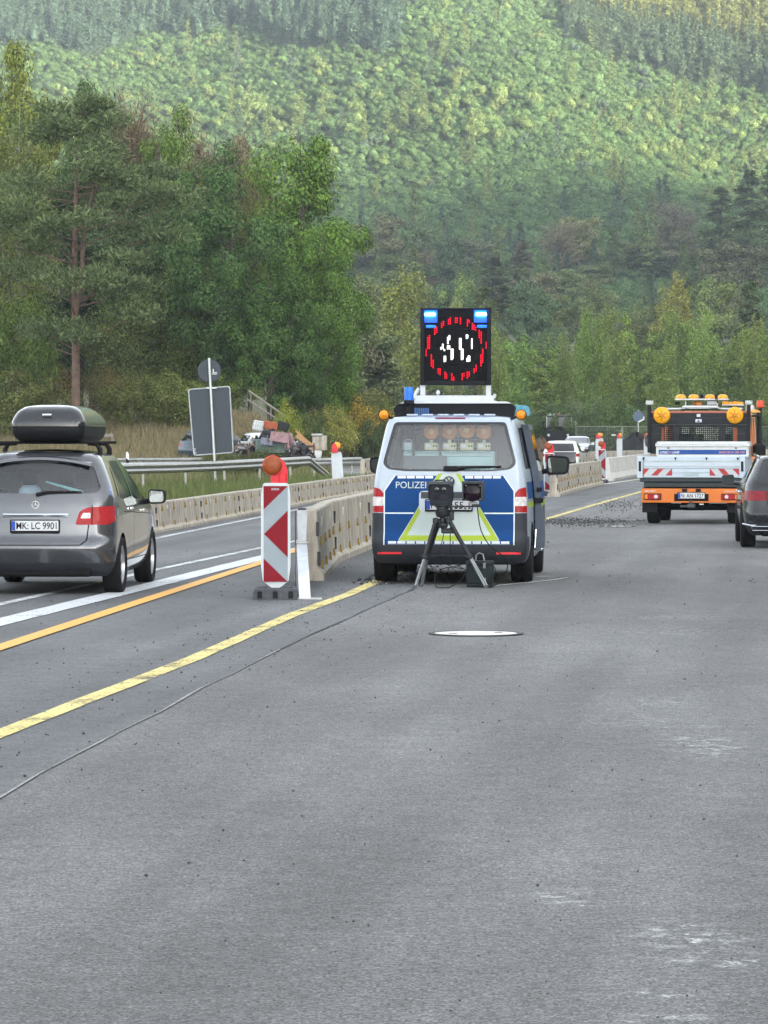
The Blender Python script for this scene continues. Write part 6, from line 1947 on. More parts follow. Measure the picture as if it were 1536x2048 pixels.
# ================================================================ behind the roadworks: fence, rubble, scrap
def mesh_fence():
    wire = M('fence wire', (.30, .31, .31), .5, metal=.5)
    d = 243.0
    foot = M('concrete foot', (.3, .29, .27), .9)
    spots = [(ax(1151, d), d), (ax(1243, d), d - .5), (ax(1340, d), d - 1.2), (ax(1436, d), d - 2.2), (ax(1530, d), d - 3.2)]
    proto = None
    names = ('first mesh fence panel right of the dark truck', 'second mesh fence panel, with the round sign back in front', 'mesh fence panel hidden behind the works truck bulkhead', 'rightmost mesh fence panel, at the edge beyond the truck')
    for i, ((x0, y0), (x1, y1)) in enumerate(zip(spots[:-1], spots[1:])):
        L = math.dist((x0, y0), (x1, y1))
        z0 = ground_z(x0, y0)
        t = thing('mesh_fence', names[i], 'fence panel', (x0, y0, z0), math.atan2(y1 - y0, x1 - x0), 'mesh fence panels at the wood edge')
        b = MB()
        for x in (.03, L - .03): b.tube((x, 0, 0), (x, 0, 2.35), .022, n=8)
        for z in (.35, 2.33): b.tube((.03, 0, z), (L - .03, 0, z), .018, n=8)
        b.build('frame', steel_g, t)
        b = MB()
        k = int(L / .12)
        for j in range(1, k): b.box((L * j / k, 0, 1.34), (.010, .008, 1.97))
        for z in (.6, .9, 1.2, 1.5, 1.8, 2.1): b.box((L / 2, .0, z), (L - .1, .008, .008))
        o = b.build('wire_mesh', wire, t, 0); o['kind'] = 'stuff'
        b = MB(); b.box((0, 0, .07), (.22, .7, .14), .02); b.build('foot', foot, t)
        if i == 0:
            b = MB(); b.box((L * .82, -.03, 1.75), (.28, .02, .12), .004); b.build('name_plate', plate_w, t)
mesh_fence()
def heaps():
    rnd = random.Random(3)
    def heap(name, label, c, rx, ry, h, mat, stuff=False):
        mb = MB(); n, m = 26, 9
        for j in range(m + 1):
            for i in range(n):
                a = 2 * PI * i / n; q = j / m
                rr = 1 - q
                w = 1 + .25 * math.sin(3 * a + 1) + .12 * math.sin(7 * a)
                zz = h * (1 - rr ** 1.7) * (1 + .12 * math.sin(5 * a + q * 6)) + rnd.uniform(-.04, .04) * h
                mb.v.append((rx * rr * w * math.cos(a), ry * rr * w * math.sin(a), zz))
        for j in range(m):
            for i in range(n):
                i2 = (i + 1) % n
                mb.f.append((j * n + i, j * n + i2, (j + 1) * n + i2, (j + 1) * n + i))
        mb.mi = [0] * len(mb.f)
        o = mb.build(name, mat, None, 60, loc=c)
        tag(o, label, 'heap')
    d = 226.0
    heap('soil_heap', 'black heap of crushed asphalt behind the far barrier row, left of the truck', (ax(1272, d), d, .0), 2.3, 2.5, 1.75, M('crushed asphalt', (.03, .029, .03), .95, var=.4, scale=5, bump=.8, bscale=9))
    heap('soil_heap', 'brown soil heap beside the dark truck', (ax(1082, 240), 240, .1), 1.2, 1.5, 1.4, M('brown soil', (.12, .08, .05), .95, var=.4, scale=5, bump=.8, bscale=9))
heaps()
def scrap():
    d = 150.0
    g = 'scrap dumped by the side road'
    def at(px, py, dd=0): return Vector((ax(px, d + dd), d + dd, az(py, d + dd)))
    s = FPX / d
    def piece(name, label, cat, px, py, fn, mat, dd=0, rz=0, parts=()):
        p = at(px, py, dd)
        t = thing(name, label, cat, p, rz, g)
        b = MB(); fn(b); b.build('body', mat, t, 30)
        for nm, m_, f2 in parts:
            b = MB(); f2(b); b.build(nm, m_, t, 30)
    green = M('grey green skip paint', (.14, .20, .18), .6, var=.3, scale=3)
    def skip(b):
        b.box((0, .5, .28), (1.3, 1.0, .56), .02); b.box((0, -.02, .56), (1.4, .06, .06), .01)
        for x in (-.6, 0, .6): b.box((x, -.03, .28), (.05, .05, .5), .01)
    piece('skip', 'grey green steel skip full of scrap', 'skip', 541, 906, skip, green, 0, -.05, [('base_skid', black_p, lambda b: b.box((0, .5, -.06), (1.3, 1.0, .12), .02))])
    piece('tank_container', 'white caged plastic tank lying on top of the scrap', 'tank', 516, 862, lambda b: b.box((0, .3, .22), (.46, .6, .46), .05, Matrix.Rotation(.2, 4, 'Y')), M('white tank', (.62, .66, .68), .5), .6, 0,
          [('cage', steel_g, lambda b: [b.box((x * .1, -.02, .22), (.014, .014, .5), 0, Matrix.Rotation(.2, 4, 'Y')) for x in (-2, -1, 0, 1, 2)] + [b.box((0, -.02, z), (.5, .014, .014), 0, Matrix.Rotation(.2, 4, 'Y')) for z in (.05, .22, .4)])])
    piece('crate', 'rusty orange crate on top of the scrap heap', 'crate', 541, 859, lambda b: b.box((0, .3, .17), (.6, .5, .34), .03, Matrix.Rotation(.18, 4, 'Y')), M('rusty orange', (.38, .10, .05), .7, var=.4), .7)
    piece('crate', 'dark blue black crate under the orange one', 'crate', 538, 877, lambda b: b.box((0, .3, .17), (.56, .5, .36), .03, Matrix.Rotation(.12, 4, 'Y')), M('blue black plastic', (.03, .035, .05), .5), .35, 0, [('hole', black_p, lambda b: [b.lathe([(.001, .04), (.05, .04)], (x, 0, .2), 'y', 10) for x in (-.12, .12)])])
    piece('crate', 'black bin tipped over at the right top of the scrap', 'crate', 566, 862, lambda b: b.box((0, .3, .2), (.5, .5, .4), .04, Matrix.Rotation(.35, 4, 'Y')), M('black bin', (.03, .03, .03), .5), .8)
    pink = M('faded pink tarpaulin', (.27, .165, .17), .8, var=.3)
    def sheet(w, h, tilt, n=7):
        def f(b):
            rnd = random.Random(int(w * 100))
            vs = [(w * (i / n - .5), .1 * math.sin(i * 1.9) + rnd.uniform(-.05, .05) - .12 * j, h * (1 - j / 4)) for j in range(5) for i in range(n + 1)]
            fs = [(j * (n + 1) + i, (j + 1) * (n + 1) + i, (j + 1) * (n + 1) + i + 1, j * (n + 1) + i + 1) for j in range(4) for i in range(n)]
            rot = Matrix.Rotation(tilt, 4, 'Y')
            b.add(vs, fs, 0, rot); b.add([(a, y + .02, z) for a, y, z in vs], [tuple(reversed(q)) for q in fs], 0, rot)
        return f
    piece('tarpaulin', 'faded pink tarpaulin draped over the middle of the scrap', 'tarpaulin', 559, 884, sheet(.85, .42, .15), pink, -.05)
    piece('tarpaulin', 'pink cloth hanging down right of the skip', 'tarpaulin', 581, 896, sheet(.42, .62, -.25), pink, -.1)
    piece('tarpaulin', 'grey violet sheet bunched on the skip', 'tarpaulin', 535, 890, sheet(.6, .3, .1), M('grey violet sheet', (.20, .19, .24), .8, var=.3), .1)
    wood = M('weathered board', (.42, .24, .12), .8, var=.35, scale=12)
    for k, (px, py, L, a, lb) in enumerate(((612, 884, 1.0, .62, 'thick tan board leaning right on the scrap'), (603, 872, .7, .75, 'short dark edged board leaning behind the tan one'), (588, 884, .75, 1.2, 'pale steep board left of the tan one'))):
        piece('board', lb, 'board', px, py, lambda b: b.box((0, .1, .0), (L, .04, .2 if k == 0 else .1), .006, Matrix.Rotation(a, 4, 'Y')), wood if k != 2 else M('pale board', (.5, .42, .34), .8), -.2 + .3 * k)
    def frame(b):
        for x in (-.62, .62): b.box((x, 0, .28), (.06, .06, .62), .01)
        for x in (-.25, .3): b.box((x, 0, .2), (.05, .05, .62), .01)
        for z in (.0, .3, .55): b.box((0, 0, z), (1.25, .05, .05), .01)
        b.box((0, .8, .45), (1.2, 1.5, .06), .01)
    piece('steel_frame', 'dark steel trailer frame standing right of the skip', 'frame', 606, 913, lambda b: [b.box((x * .62, 0, .26), (.06, .06, .6), .01) for x in (-.7, .1, .75)] + [b.box((0, 0, z), (.95, .05, .05), .01) for z in (.02, .42)] + [b.box((0, .5, .45), (.9, 1.0, .05), .01), b.pipe([(-.45, 0, .4), (-.62, 0, .3), (-.68, 0, .0)], .03, 6)], M('dark frame steel', (.04, .04, .045), .6), -1.5)
    piece('concrete_block', 'pale concrete block wall right of the scrap heap', 'block', 639, 901, lambda b: (b.box((0, .5, .32), (.62, 1.0, .64), .03)), conc, 1.0, 0, [('rail_stub', steel_g, lambda b: b.box((-.1, -.02, .68), (.5, .1, .1), .02))])
    # small tangled pieces nobody could count
    rnd = random.Random(9)
    b = MB()
    for _ in range(240):
        px = rnd.uniform(462, 620); hh = 1 - abs(px - 545) / 100
        py = rnd.uniform(905 - 48 * hh, 908)
        p = at(px, py, rnd.uniform(.3, 1.6))
        rot = Matrix.Rotation(rnd.uniform(0, 3), 4, 'Y') @ Matrix.Rotation(rnd.uniform(0, 3), 4, 'X')
        b.box(p, (rnd.uniform(.06, .5), rnd.uniform(.03, .2), rnd.uniform(.02, .12)), .004, rot, rnd.choice((0, 0, 1, 2, 3, 3, 4)))
    o = b.build('rubble', [M('scrap brown', (.13, .09, .07), .8, var=.4), M('scrap pink', (.22, .15, .15), .8), M('scrap white', (.5, .5, .5), .7), M('scrap dark', (.03, .03, .035), .7), M('scrap grey', (.2, .2, .21), .7)], None, 0)
    o['kind'] = 'stuff'; o['label'] = 'tangled heap of small scrap between the crates'
    def heap(b):
        b.sphere((0, 0, 0), 1.0, 18, 8, sc=(1.7, 1.2, .75))
    piece('soil_heap', 'brown earth mound under the scrap', 'heap', 540, 912, heap, M('scrap earth', (.09, .07, .05), .95, var=.4, scale=3, bump=.8, bscale=10), 1.6)
    # leaning pole and wooden rail above the mound
    t = thing('fallen_fence', 'fallen grey wooden railing sloping down the dry mound behind the scrap', 'fence', at(530, 800, 22), 0)
    b = MB(); b.tube((-.8, 0, .45), (1.15, -.6, -.9), .05); fo = b.build('rail', M('grey wood', (.25, .22, .19), .9), t)
    b = MB(); b.tube((-.9, 0, .05), (1.0, -.6, -1.2), .04); b.build('rail', MATS['grey wood'], t)
    for k in range(4):
        b = MB(); b.box((-.7 + .5 * k, -.15 * k, .1 - .34 * k), (.06, .06, .7), .01); b.build('post', MATS['grey wood'], t)
    t = thing('wooden_fence', 'short grey wooden railing in the grass right of the roof box', 'fence', (ax(202, 172), 172, ground_z(ax(202, 172), 172)), 0)
    for z in (.45, .8):
        b = MB(); b.box((0, 0, z), (1.2, .06, .16), .01); b.build('rail', MATS['grey wood'], t)
    for x in (-.55, 0, .55):
        b = MB(); b.box((x, .05, .4), (.1, .1, 1.0), .01); b.build('post', MATS['grey wood'], t)
scrap()

# ================================================================ trees and plants
def leaf_material(name, transl=.22, rough=.6):
    m = bpy.data.materials.new(name)
    nt = nodes_of(m)
    N = nt.nodes.new
    out = N('ShaderNodeOutputMaterial')
    oi = N('ShaderNodeObjectInfo')
    at = N('ShaderNodeAttribute'); at.attribute_type = 'INSTANCER'; at.attribute_name = 'tint'
    fl = N('ShaderNodeAttribute'); fl.attribute_type = 'INSTANCER'; fl.attribute_name = 'flag'
    mx = N('ShaderNodeMix'); mx.data_type = 'RGBA'
    lnk(nt, fl.outputs['Fac'], mx.inputs[0]); lnk(nt, oi.outputs['Color'], mx.inputs[6]); lnk(nt, at.outputs['Color'], mx.inputs[7])
    geo = N('ShaderNodeNewGeometry')
    hs = N('ShaderNodeHueSaturation')
    v = N('ShaderNodeMapRange'); v.inputs['To Min'].default_value = .4; v.inputs['To Max'].default_value = 1.65
    lnk(nt, geo.outputs['Random Per Island'], v.inputs['Value']); lnk(nt, v.outputs[0], hs.inputs['Value'])
    h = N('ShaderNodeMath'); h.operation = 'MULTIPLY'; h.inputs[1].default_value = 17.31
    f = N('ShaderNodeMath'); f.operation = 'FRACT'
    hr = N('ShaderNodeMapRange'); hr.inputs['To Min'].default_value = .475; hr.inputs['To Max'].default_value = .515
    lnk(nt, geo.outputs['Random Per Island'], h.inputs[0]); lnk(nt, h.outputs[0], f.inputs[0]); lnk(nt, f.outputs[0], hr.inputs['Value']); lnk(nt, hr.outputs[0], hs.inputs['Hue'])
    lnk(nt, mx.outputs[2], hs.inputs['Color'])
    d, t, g, m1, m2 = N('ShaderNodeBsdfDiffuse'), N('ShaderNodeBsdfTranslucent'), N('ShaderNodeBsdfGlossy'), N('ShaderNodeMixShader'), N('ShaderNodeMixShader')
    g.inputs['Roughness'].default_value = .5
    g.inputs['Color'].default_value = (.8, .8, .8, 1)
    lnk(nt, hs.outputs[0], d.inputs[0]); lnk(nt, hs.outputs[0], t.inputs[0])
    m1.inputs[0].default_value = transl
    lnk(nt, d.outputs[0], m1.inputs[1]); lnk(nt, t.outputs[0], m1.inputs[2])
    m2.inputs[0].default_value = .006
    lnk(nt, m1.outputs[0], m2.inputs[1]); lnk(nt, g.outputs[0], m2.inputs[2])
    lnk(nt, m2.outputs[0], out.inputs[0])
    MATS[name] = m
    return m
leaf_m = leaf_material('leaf')
bark = M('grey bark', (.10, .085, .07), .9, var=.4, scale=5, bump=.8, bscale=12)
bark_pine = M('reddish pine bark', (.15, .10, .075), .9, var=.4, scale=4, bump=.9, bscale=10)
bark_birch = M('pale birch bark', (.26, .25, .22), .8, var=.35, scale=3, bump=.3)
def quads(name, C, Nn, L, Wd, T=None, mats=leaf_m, rng=None):
    """one small rhomb per centre; Nn: normals, L/Wd: half length and half width arrays, T: long-axis directions"""
    n = len(C)
    Nn = Nn / (np.linalg.norm(Nn, axis=1, keepdims=True) + 1e-9)
    if T is None:
        T = rng.normal(size=(n, 3))
    T = T - Nn * np.sum(T * Nn, axis=1, keepdims=True)
    T = T / (np.linalg.norm(T, axis=1, keepdims=True) + 1e-9)
    B = np.cross(Nn, T)
    L = np.broadcast_to(np.asarray(L, float), (n,))[:, None]; Wd = np.broadcast_to(np.asarray(Wd, float), (n,))[:, None]
    V = np.stack([C - T * L, C + B * Wd + T * L * .15, C + T * L, C - B * Wd + T * L * .15], axis=1).reshape(-1, 3)
    me = bpy.data.meshes.new(name)
    me.vertices.add(4 * n); me.loops.add(4 * n); me.polygons.add(n)
    me.vertices.foreach_set('co', V.astype(np.float32).ravel())
    me.loops.foreach_set('vertex_index', np.arange(4 * n, dtype=np.int32))
    me.polygons.foreach_set('loop_start', np.arange(0, 4 * n, 4, dtype=np.int32))
    me.polygons.foreach_set('loop_total', np.full(n, 4, dtype=np.int32))
    me.materials.append(mats)
    me.update(calc_edges=True)
    return me
def mesh_only(mb, name, mat):
    o = mb.build(name, mat, None, 50)
    me = o.data
    bpy.data.objects.remove(o)
    return me
def lumps_to_leaves(rng, P, rad, n, size, up=.35, flat=.8, centre=None):
    """leaves spread over the outer half of lumps"""
    k = rng.integers(0, len(P), n)
    d = rng.normal(size=(n, 3)); d /= np.linalg.norm(d, axis=1, keepdims=True)
    r = rng.random(n) ** .3
    C = P[k] + d * (rad[k] * r)[:, None] * np.array([1, 1, flat])
    Nn = d * 1.15 + rng.normal(size=(n, 3)) * .42 + np.array([0, 0, up + .1])
    if centre is not None:
        o = C - centre; o /= np.linalg.norm(o, axis=1, keepdims=True) + 1e-9
        Nn += o * .5
    s = size * rng.uniform(.6, 1.35, n)
    return C, Nn, s
def limbs(mb, rng, base, tops, r0, wig=.25, n=6):
    """a limb from the trunk to each top"""
    for p, q, r in zip(base, tops, r0):
        m1 = p * .6 + q * .4 + rng.normal(size=3) * wig
        m2 = p * .25 + q * .75 + rng.normal(size=3) * wig
        mb.pipe([p, m1, m2, q], [r, r * .7, r * .45, r * .15], n, 0, False)
def broadleaf(seed, H, W, nl, size, nlump=60, lump=.17, low=.18, shape='round', bark_=bark, flat=.8, tr=1.0, smooth=0):
    rng = np.random.default_rng(seed)
    zc, hz = H * (1 + low) / 2, H * (1 - low) / 2
    P, rad = [], []
    while len(P) < nlump:
        d = rng.normal(size=3); d /= np.linalg.norm(d)
        r = rng.uniform(.45, .88) if rng.random() < .8 else rng.uniform(.1, .5)
        w = W / 2
        z = zc + d[2] * hz * r
        t = (z - H * low) / (H * (1 - low))
        if shape == 'cone':
            w *= max(.12, (1.12 - t) ** .8 * 1.1)
        elif shape == 'spire':
            w *= max(.15, (1.1 - t) ** .55) * min(1, .55 + t * 1.6)
        elif shape == 'dome':
            w *= .75 + .5 * math.sin(min(1, max(0, t)) * PI)
        ang = math.atan2(d[1], d[0])
        w *= 1 + .18 * math.sin(2 * ang + seed) + .14 * math.sin(3 * ang + seed * 1.7 + z * .4)
        hr = math.hypot(d[0], d[1])
        P.append((d[0] * w * r * (1 if hr else 0), d[1] * w * r, z)); rad.append(lump * W * rng.uniform(.6, 1.25))
    P, rad = np.array(P), np.array(rad)
    C, Nn, s = lumps_to_leaves(rng, P, rad, nl, size, centre=np.array([0, 0, zc * .9]), flat=flat)
    if smooth:
        k_ = C - np.array([0, 0, zc * .8]); k_ /= np.linalg.norm(k_, axis=1, keepdims=True)
        Nn = Nn * .75 + k_ * .6 + np.array([0, 0, .25])
    C[:, 2] = np.maximum(C[:, 2], .05)
    crown = quads('crown', C, Nn, s, s * .62, rng=rng)
    mb = MB()
    rt = .018 * H * tr
    mb.pipe([(0, 0, -.4), (rng.normal() * .03 * W, rng.normal() * .03 * W, H * .3), (rng.normal() * .05 * W, rng.normal() * .05 * W, H * .6), (0, 0, H * .92)], [rt, rt * .75, rt * .45, rt * .08], 8, 0, False)
    sel = P[rng.permutation(len(P))[:min(16, len(P))]]
    base = np.array([[0, 0, max(H * low * .8, p[2] - abs(np.hypot(p[0], p[1])) * .9 - .2)] for p in sel])
    limbs(mb, rng, base, sel, [rt * .38] * len(sel), .03 * W)
    return crown, mesh_only(mb, 'trunk', bark_)
def upright(seed, H, W, nl, size, nst=12, droop=0.0, bark_=bark_birch, low=.1, lean=.5):
    """birch, willow or young poplar: many rising shoots with small leaves"""
    rng = np.random.default_rng(seed)
    mb = MB()
    rt = .011 * H
    mb.pipe([(0, 0, -.3), (.02 * W, 0, H * .4), (0, .02 * W, H * .75), (0, 0, H * .98)], [rt, rt * .7, rt * .4, rt * .06], 7, 0, False)
    Cs, Ns, Ts = [], [], []
    per = nl // nst
    for i in range(nst):
        a = rng.uniform(0, 2 * PI)
        z0 = H * rng.uniform(low, .78)
        t0 = z0 / H
        L = H * rng.uniform(.22, .36) * (1.15 - t0 * .6)
        out_ = W / 2 * rng.uniform(.55, 1.0) * (1.05 - .6 * t0 ** 2)
        p0 = np.array([0, 0, z0]); p3 = np.array([math.cos(a) * out_, math.sin(a) * out_, min(H, z0 + L * (1 - droop * .7))])
        p1 = p0 + np.array([math.cos(a) * out_ * .4, math.sin(a) * out_ * .4, L * .55])
        mb.pipe([p0, p1, p3], [rt * .2, rt * .13, rt * .03], 5, 0, False)
        t = rng.random(per) ** .7
        q = ((1 - t) ** 2)[:, None] * p0 + (2 * t * (1 - t))[:, None] * p1 + (t ** 2)[:, None] * p3
        sp = W * .085 * (1.25 - t * .7)
        q = q + rng.normal(size=(per, 3)) * sp[:, None] * np.array([1, 1, 1.5])
        if droop:
            q[:, 2] -= rng.random(per) ** 2 * droop * H * .14
        Cs.append(q)
    # leading shoot
    t = rng.random(per * 2)
    q = np.stack([rng.normal(size=per * 2) * W * .15 * (1.1 - t), rng.normal(size=per * 2) * W * .15 * (1.1 - t), H * (.3 + .7 * t)], axis=1)
    Cs.append(q)
    C = np.concatenate(Cs)
    C[:, 2] = np.clip(C[:, 2], .1, H * 1.02)
    n = len(C)
    Nn = rng.normal(size=(n, 3)) + np.array([0, 0, .3]); s = size * rng.uniform(.6, 1.3, n)
    T = rng.normal(size=(n, 3)) * .6 + np.array([0, 0, -.6 if droop else .5])
    return quads('crown', C, Nn, s, s * .5, T=T, rng=rng), mesh_only(mb, 'trunk', bark_)
def conifer(seed, H, W, nl, size, low=.08):
    rng = np.random.default_rng(seed)
    mb = MB(); rt = .012 * H
    mb.pipe([(0, 0, -.3), (0, 0, H * .5), (0, 0, H)], [rt, rt * .6, .01], 7, 0, False)
    Cs, Ts, Ns = [], [], []
    nb = 70
    per = nl // nb
    for i in range(nb):
        t = (i + rng.random()) / nb
        t = 1 - (1 - t) ** 1.25
        z = H * (low + (1 - low) * t)
        a = rng.uniform(0, 2 * PI)
        L = W / 2 * (1.02 - t) ** .85 * rng.uniform(.75, 1.12) + .06 * W
        k = rng.random(per) ** .8
        dx = np.array([math.cos(a), math.sin(a), 0])
        q = dx * (k * L)[:, None] + np.array([0, 0, z]) + np.array([0, 0, 1]) * (-.38 * k * L + .22 * (k * L) * k)[:, None]
        q = q + rng.normal(size=(per, 3)) * (L * .10 + .04)
        Cs.append(q); Ts.append(dx + rng.normal(size=(per, 3)) * .45 + np.array([0, 0, -.35])); Ns.append(np.array([0, 0, 1.0]) + rng.normal(size=(per, 3)) * .6 + dx * .3)
    C = np.concatenate(Cs); n = len(C)
    s = size * rng.uniform(.7, 1.3, n)
    return quads('crown', C, np.concatenate(Ns), s, s * .3, T=np.concatenate(Ts), rng=rng), mesh_only(mb, 'trunk', bark)
def pine(seed, H, W, nl, size, trunk_pts=None, clumps=44, second=True):
    """tall pine: bare trunk, flat spreading pads of needles"""
    rng = np.random.default_rng(seed)
    mb = MB()
    tp = trunk_pts or [(0, 0, -.5), (.0, 0, H * .25), (-.12, 0, H * .5), (.05, 0, H * .72), (.2, 0, H * .95)]
    mb.pipe(tp, [.022 * H * .62, .0115 * H, .009 * H, .006 * H, .001 * H], 9, 0, False)
    P, R_ = [], []
    tz = [p[2] for p in tp]; tx = [p[0] for p in tp]
    for i in range(clumps):
        t = rng.random()
        z = H * (.30 + .68 * t)
        a = rng.uniform(0, 2 * PI)
        wz = W / 2 * (1.0 - .75 * max(0, (t - .45) / .55) ** 1.6) * (.75 + .5 * min(1, t * 2.2))
        r = wz * rng.uniform(.45, 1.0)
        x0 = np.interp(z, tz, tx)
        p = np.array([x0 + math.cos(a) * r, math.sin(a) * r, z + r * .06])
        b = np.array([x0, 0, z - r * rng.uniform(.1, .5)])
        mid = (p + b) / 2 + np.array([0, 0, -r * .08]) + rng.normal(size=3) * .15
        mb.pipe([b, mid, p], [.0022 * H, .0016 * H, .0006 * H], 5, 0, False)
        P.append(p); R_.append(W * .135 * rng.uniform(.7, 1.3))
    if second:
        mb.pipe([(0.0, 0, H * .38), (.5, .1, H * .47), (.75, 0, H * .58), (1.7, 0, H * .70), (2.0, 0, H * .75)], [.008 * H, .007 * H, .006 * H, .004 * H, .002 * H], 7, 0, False)
    P, R_ = np.array(P), np.array(R_)
    k = rng.integers(0, len(P), nl)
    d = rng.normal(size=(nl, 3)); d /= np.linalg.norm(d, axis=1, keepdims=True)
    r = rng.random(nl) ** .5
    C = P[k] + d * (R_[k] * r)[:, None] * np.array([1.15, 1.15, .46])
    T = d * .8 + rng.normal(size=(nl, 3)) * .5 + np.array([0, 0, .55])
    Nn = rng.normal(size=(nl, 3)) + np.array([0, 0, .3])
    s = size * rng.uniform(.7, 1.3, nl)
    return quads('crown', C, Nn, s, s * .26, T=T, rng=rng), mesh_only(mb, 'trunk', bark_pine)
def twiggy(seed, H, W, nl, size):
    """nearly bare brownish crown of fine twigs"""
    rng = np.random.default_rng(seed)
    mb = MB(); rt = .014 * H
    mb.pipe([(0, 0, -.3), (0, 0, H * .35), (.05 * W, 0, H * .7), (0, 0, H * .9)], [rt, rt * .8, rt * .4, rt * .1], 7, 0, False)
    Cs, Ts = [], []
    for i in range(46):
        a = rng.uniform(0, 2 * PI); z0 = H * rng.uniform(.25, .75)
        d = np.array([math.cos(a) * .7, math.sin(a) * .7, rng.uniform(.5, 1.2)]); d /= np.linalg.norm(d)
        L = W * rng.uniform(.3, .55)
        p = np.array([0, 0, z0]); q = p + d * L
        q[2] = min(q[2], H)
        mb.pipe([p, (p + q) / 2 + rng.normal(size=3) * .1, q], [rt * .35, rt * .22, rt * .05], 5, 0, False)
        m = nl // 46
        t = rng.random(m) * .75 + .3
        c = p + (q - p) * t[:, None] + rng.normal(size=(m, 3)) * W * .055
        Cs.append(c); Ts.append(d + rng.normal(size=(m, 3)) * .55)
    C = np.concatenate(Cs); n = len(C)
    s = size * rng.uniform(.6, 1.4, n)
    return quads('crown', C, rng.normal(size=(n, 3)), s, s * .10, T=np.concatenate(Ts), rng=rng), mesh_only(mb, 'trunk', bark)
PROTO = {
    'oak_a': (16, 9) + broadleaf(11, 16, 9, 46000, .095, 82, .138, .12),
    'oak_b': (16, 9) + broadleaf(12, 16, 9, 40000, .095, 74, .14, .10, 'dome'),
    'oak_c': (15, 8) + broadleaf(13, 15, 8, 34000, .095, 66, .14, .08),
    'birch_a': (14, 5) + upright(21, 14, 5, 22000, .075, 40, .8),
    'birch_b': (12, 4) + upright(22, 12, 4, 18000, .07, 34, .5),
    'willow': (7.5, 4) + upright(23, 7.5, 4, 18000, .065, 46, 0, bark, .02),
    'willow_b': (7, 4.4) + upright(24, 7, 4.4, 18000, .065, 50, 0.15, bark, .02),
    'pine': (16, 8.5) + pine(31, 16, 8.5, 36000, .13, clumps=62),
    'pine_b': (13, 7) + pine(32, 13, 7, 24000, .13, clumps=46, second=False),
    'twig': (13, 6) + twiggy(41, 13, 6, 14000, .22),
    'bush': (3.4, 4) + broadleaf(51, 3.4, 4, 11000, .055, 46, .16, .02, 'dome', flat=.9),
    'bush_b': (3, 4) + broadleaf(52, 3, 4, 10000, .055, 40, .17, .02, 'round', flat=.9),
    # middle distance
    'mid_round': (14, 8) + broadleaf(61, 14, 8, 11000, .17, 34, .155, .14),
    'mid_dome': (13, 8) + broadleaf(62, 13, 8, 10500, .17, 32, .16, .10, 'dome'),
    'mid_spire': (11, 3.6) + broadleaf(63, 11, 3.6, 7500, .11, 32, .16, .06, 'spire'),
    'mid_slim': (11, 3.4) + upright(64, 11, 3.4, 7500, .10, 26, 0),
    'mid_slim_b': (12, 4.2) + upright(65, 12, 4.2, 8000, .11, 30, .3),
    'mid_conifer': (15, 5.5) + conifer(66, 15, 5.5, 8000, .24),
    'mid_larch': (20, 5) + conifer(67, 20, 5, 8000, .24, .3),
    'mid_twig': (14, 8) + twiggy(68, 14, 8, 7000, .32),
    # far hillside
    'far_round': (4.4, 4.2) + broadleaf(71, 4.4, 4.2, 1700, .16, 11, .25, .15, smooth=1),
    'far_round_b': (4.6, 4.0) + broadleaf(72, 4.6, 4.0, 1600, .16, 9, .27, .15, 'dome', smooth=1),
    'far_conifer': (9.5, 4.0) + conifer(73, 9.5, 4.0, 1500, .26),
    'far_tall': (8.5, 4.6) + broadleaf(74, 8.5, 4.6, 2200, .18, 24, .19, .1, 'spire', smooth=1),
}
rnd_t = random.Random(77)
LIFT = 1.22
def plant(kind, px, d, ytop, wpx, col, name, label, cat='tree', group=None, z_off=0.0, rot=None):
    H0, W0, crown, trunk = PROTO[kind]
    x = ax(px, d)
    z = ground_z(x, d) - .05 + z_off
    H = max(.6, az(ytop, d) - z)
    W = wpx * d / FPX
    t = thing(name, label, cat, (x, d, z), rnd_t.uniform(0, 6.28) if rot is None else rot, group)
    t.scale = (W / W0, W / W0, H / H0)
    c = link('crown' if cat == 'tree' else 'foliage', crown, t)
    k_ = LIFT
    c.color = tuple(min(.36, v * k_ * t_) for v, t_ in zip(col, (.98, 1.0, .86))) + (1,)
    link('trunk' if cat == 'tree' else 'stem', trunk, t)
    return t
G_OAK, G_DARK, G_OLIVE, G_YEL, G_BROWN, G_PINE, G_WIL = (.105, .165, .040), (.065, .105, .040), (.140, .165, .055), (.20, .22, .05), (.17, .135, .095), (.105, .140, .070), (.150, .185, .075)
LW = 'trees at the edge of the wood on the left'
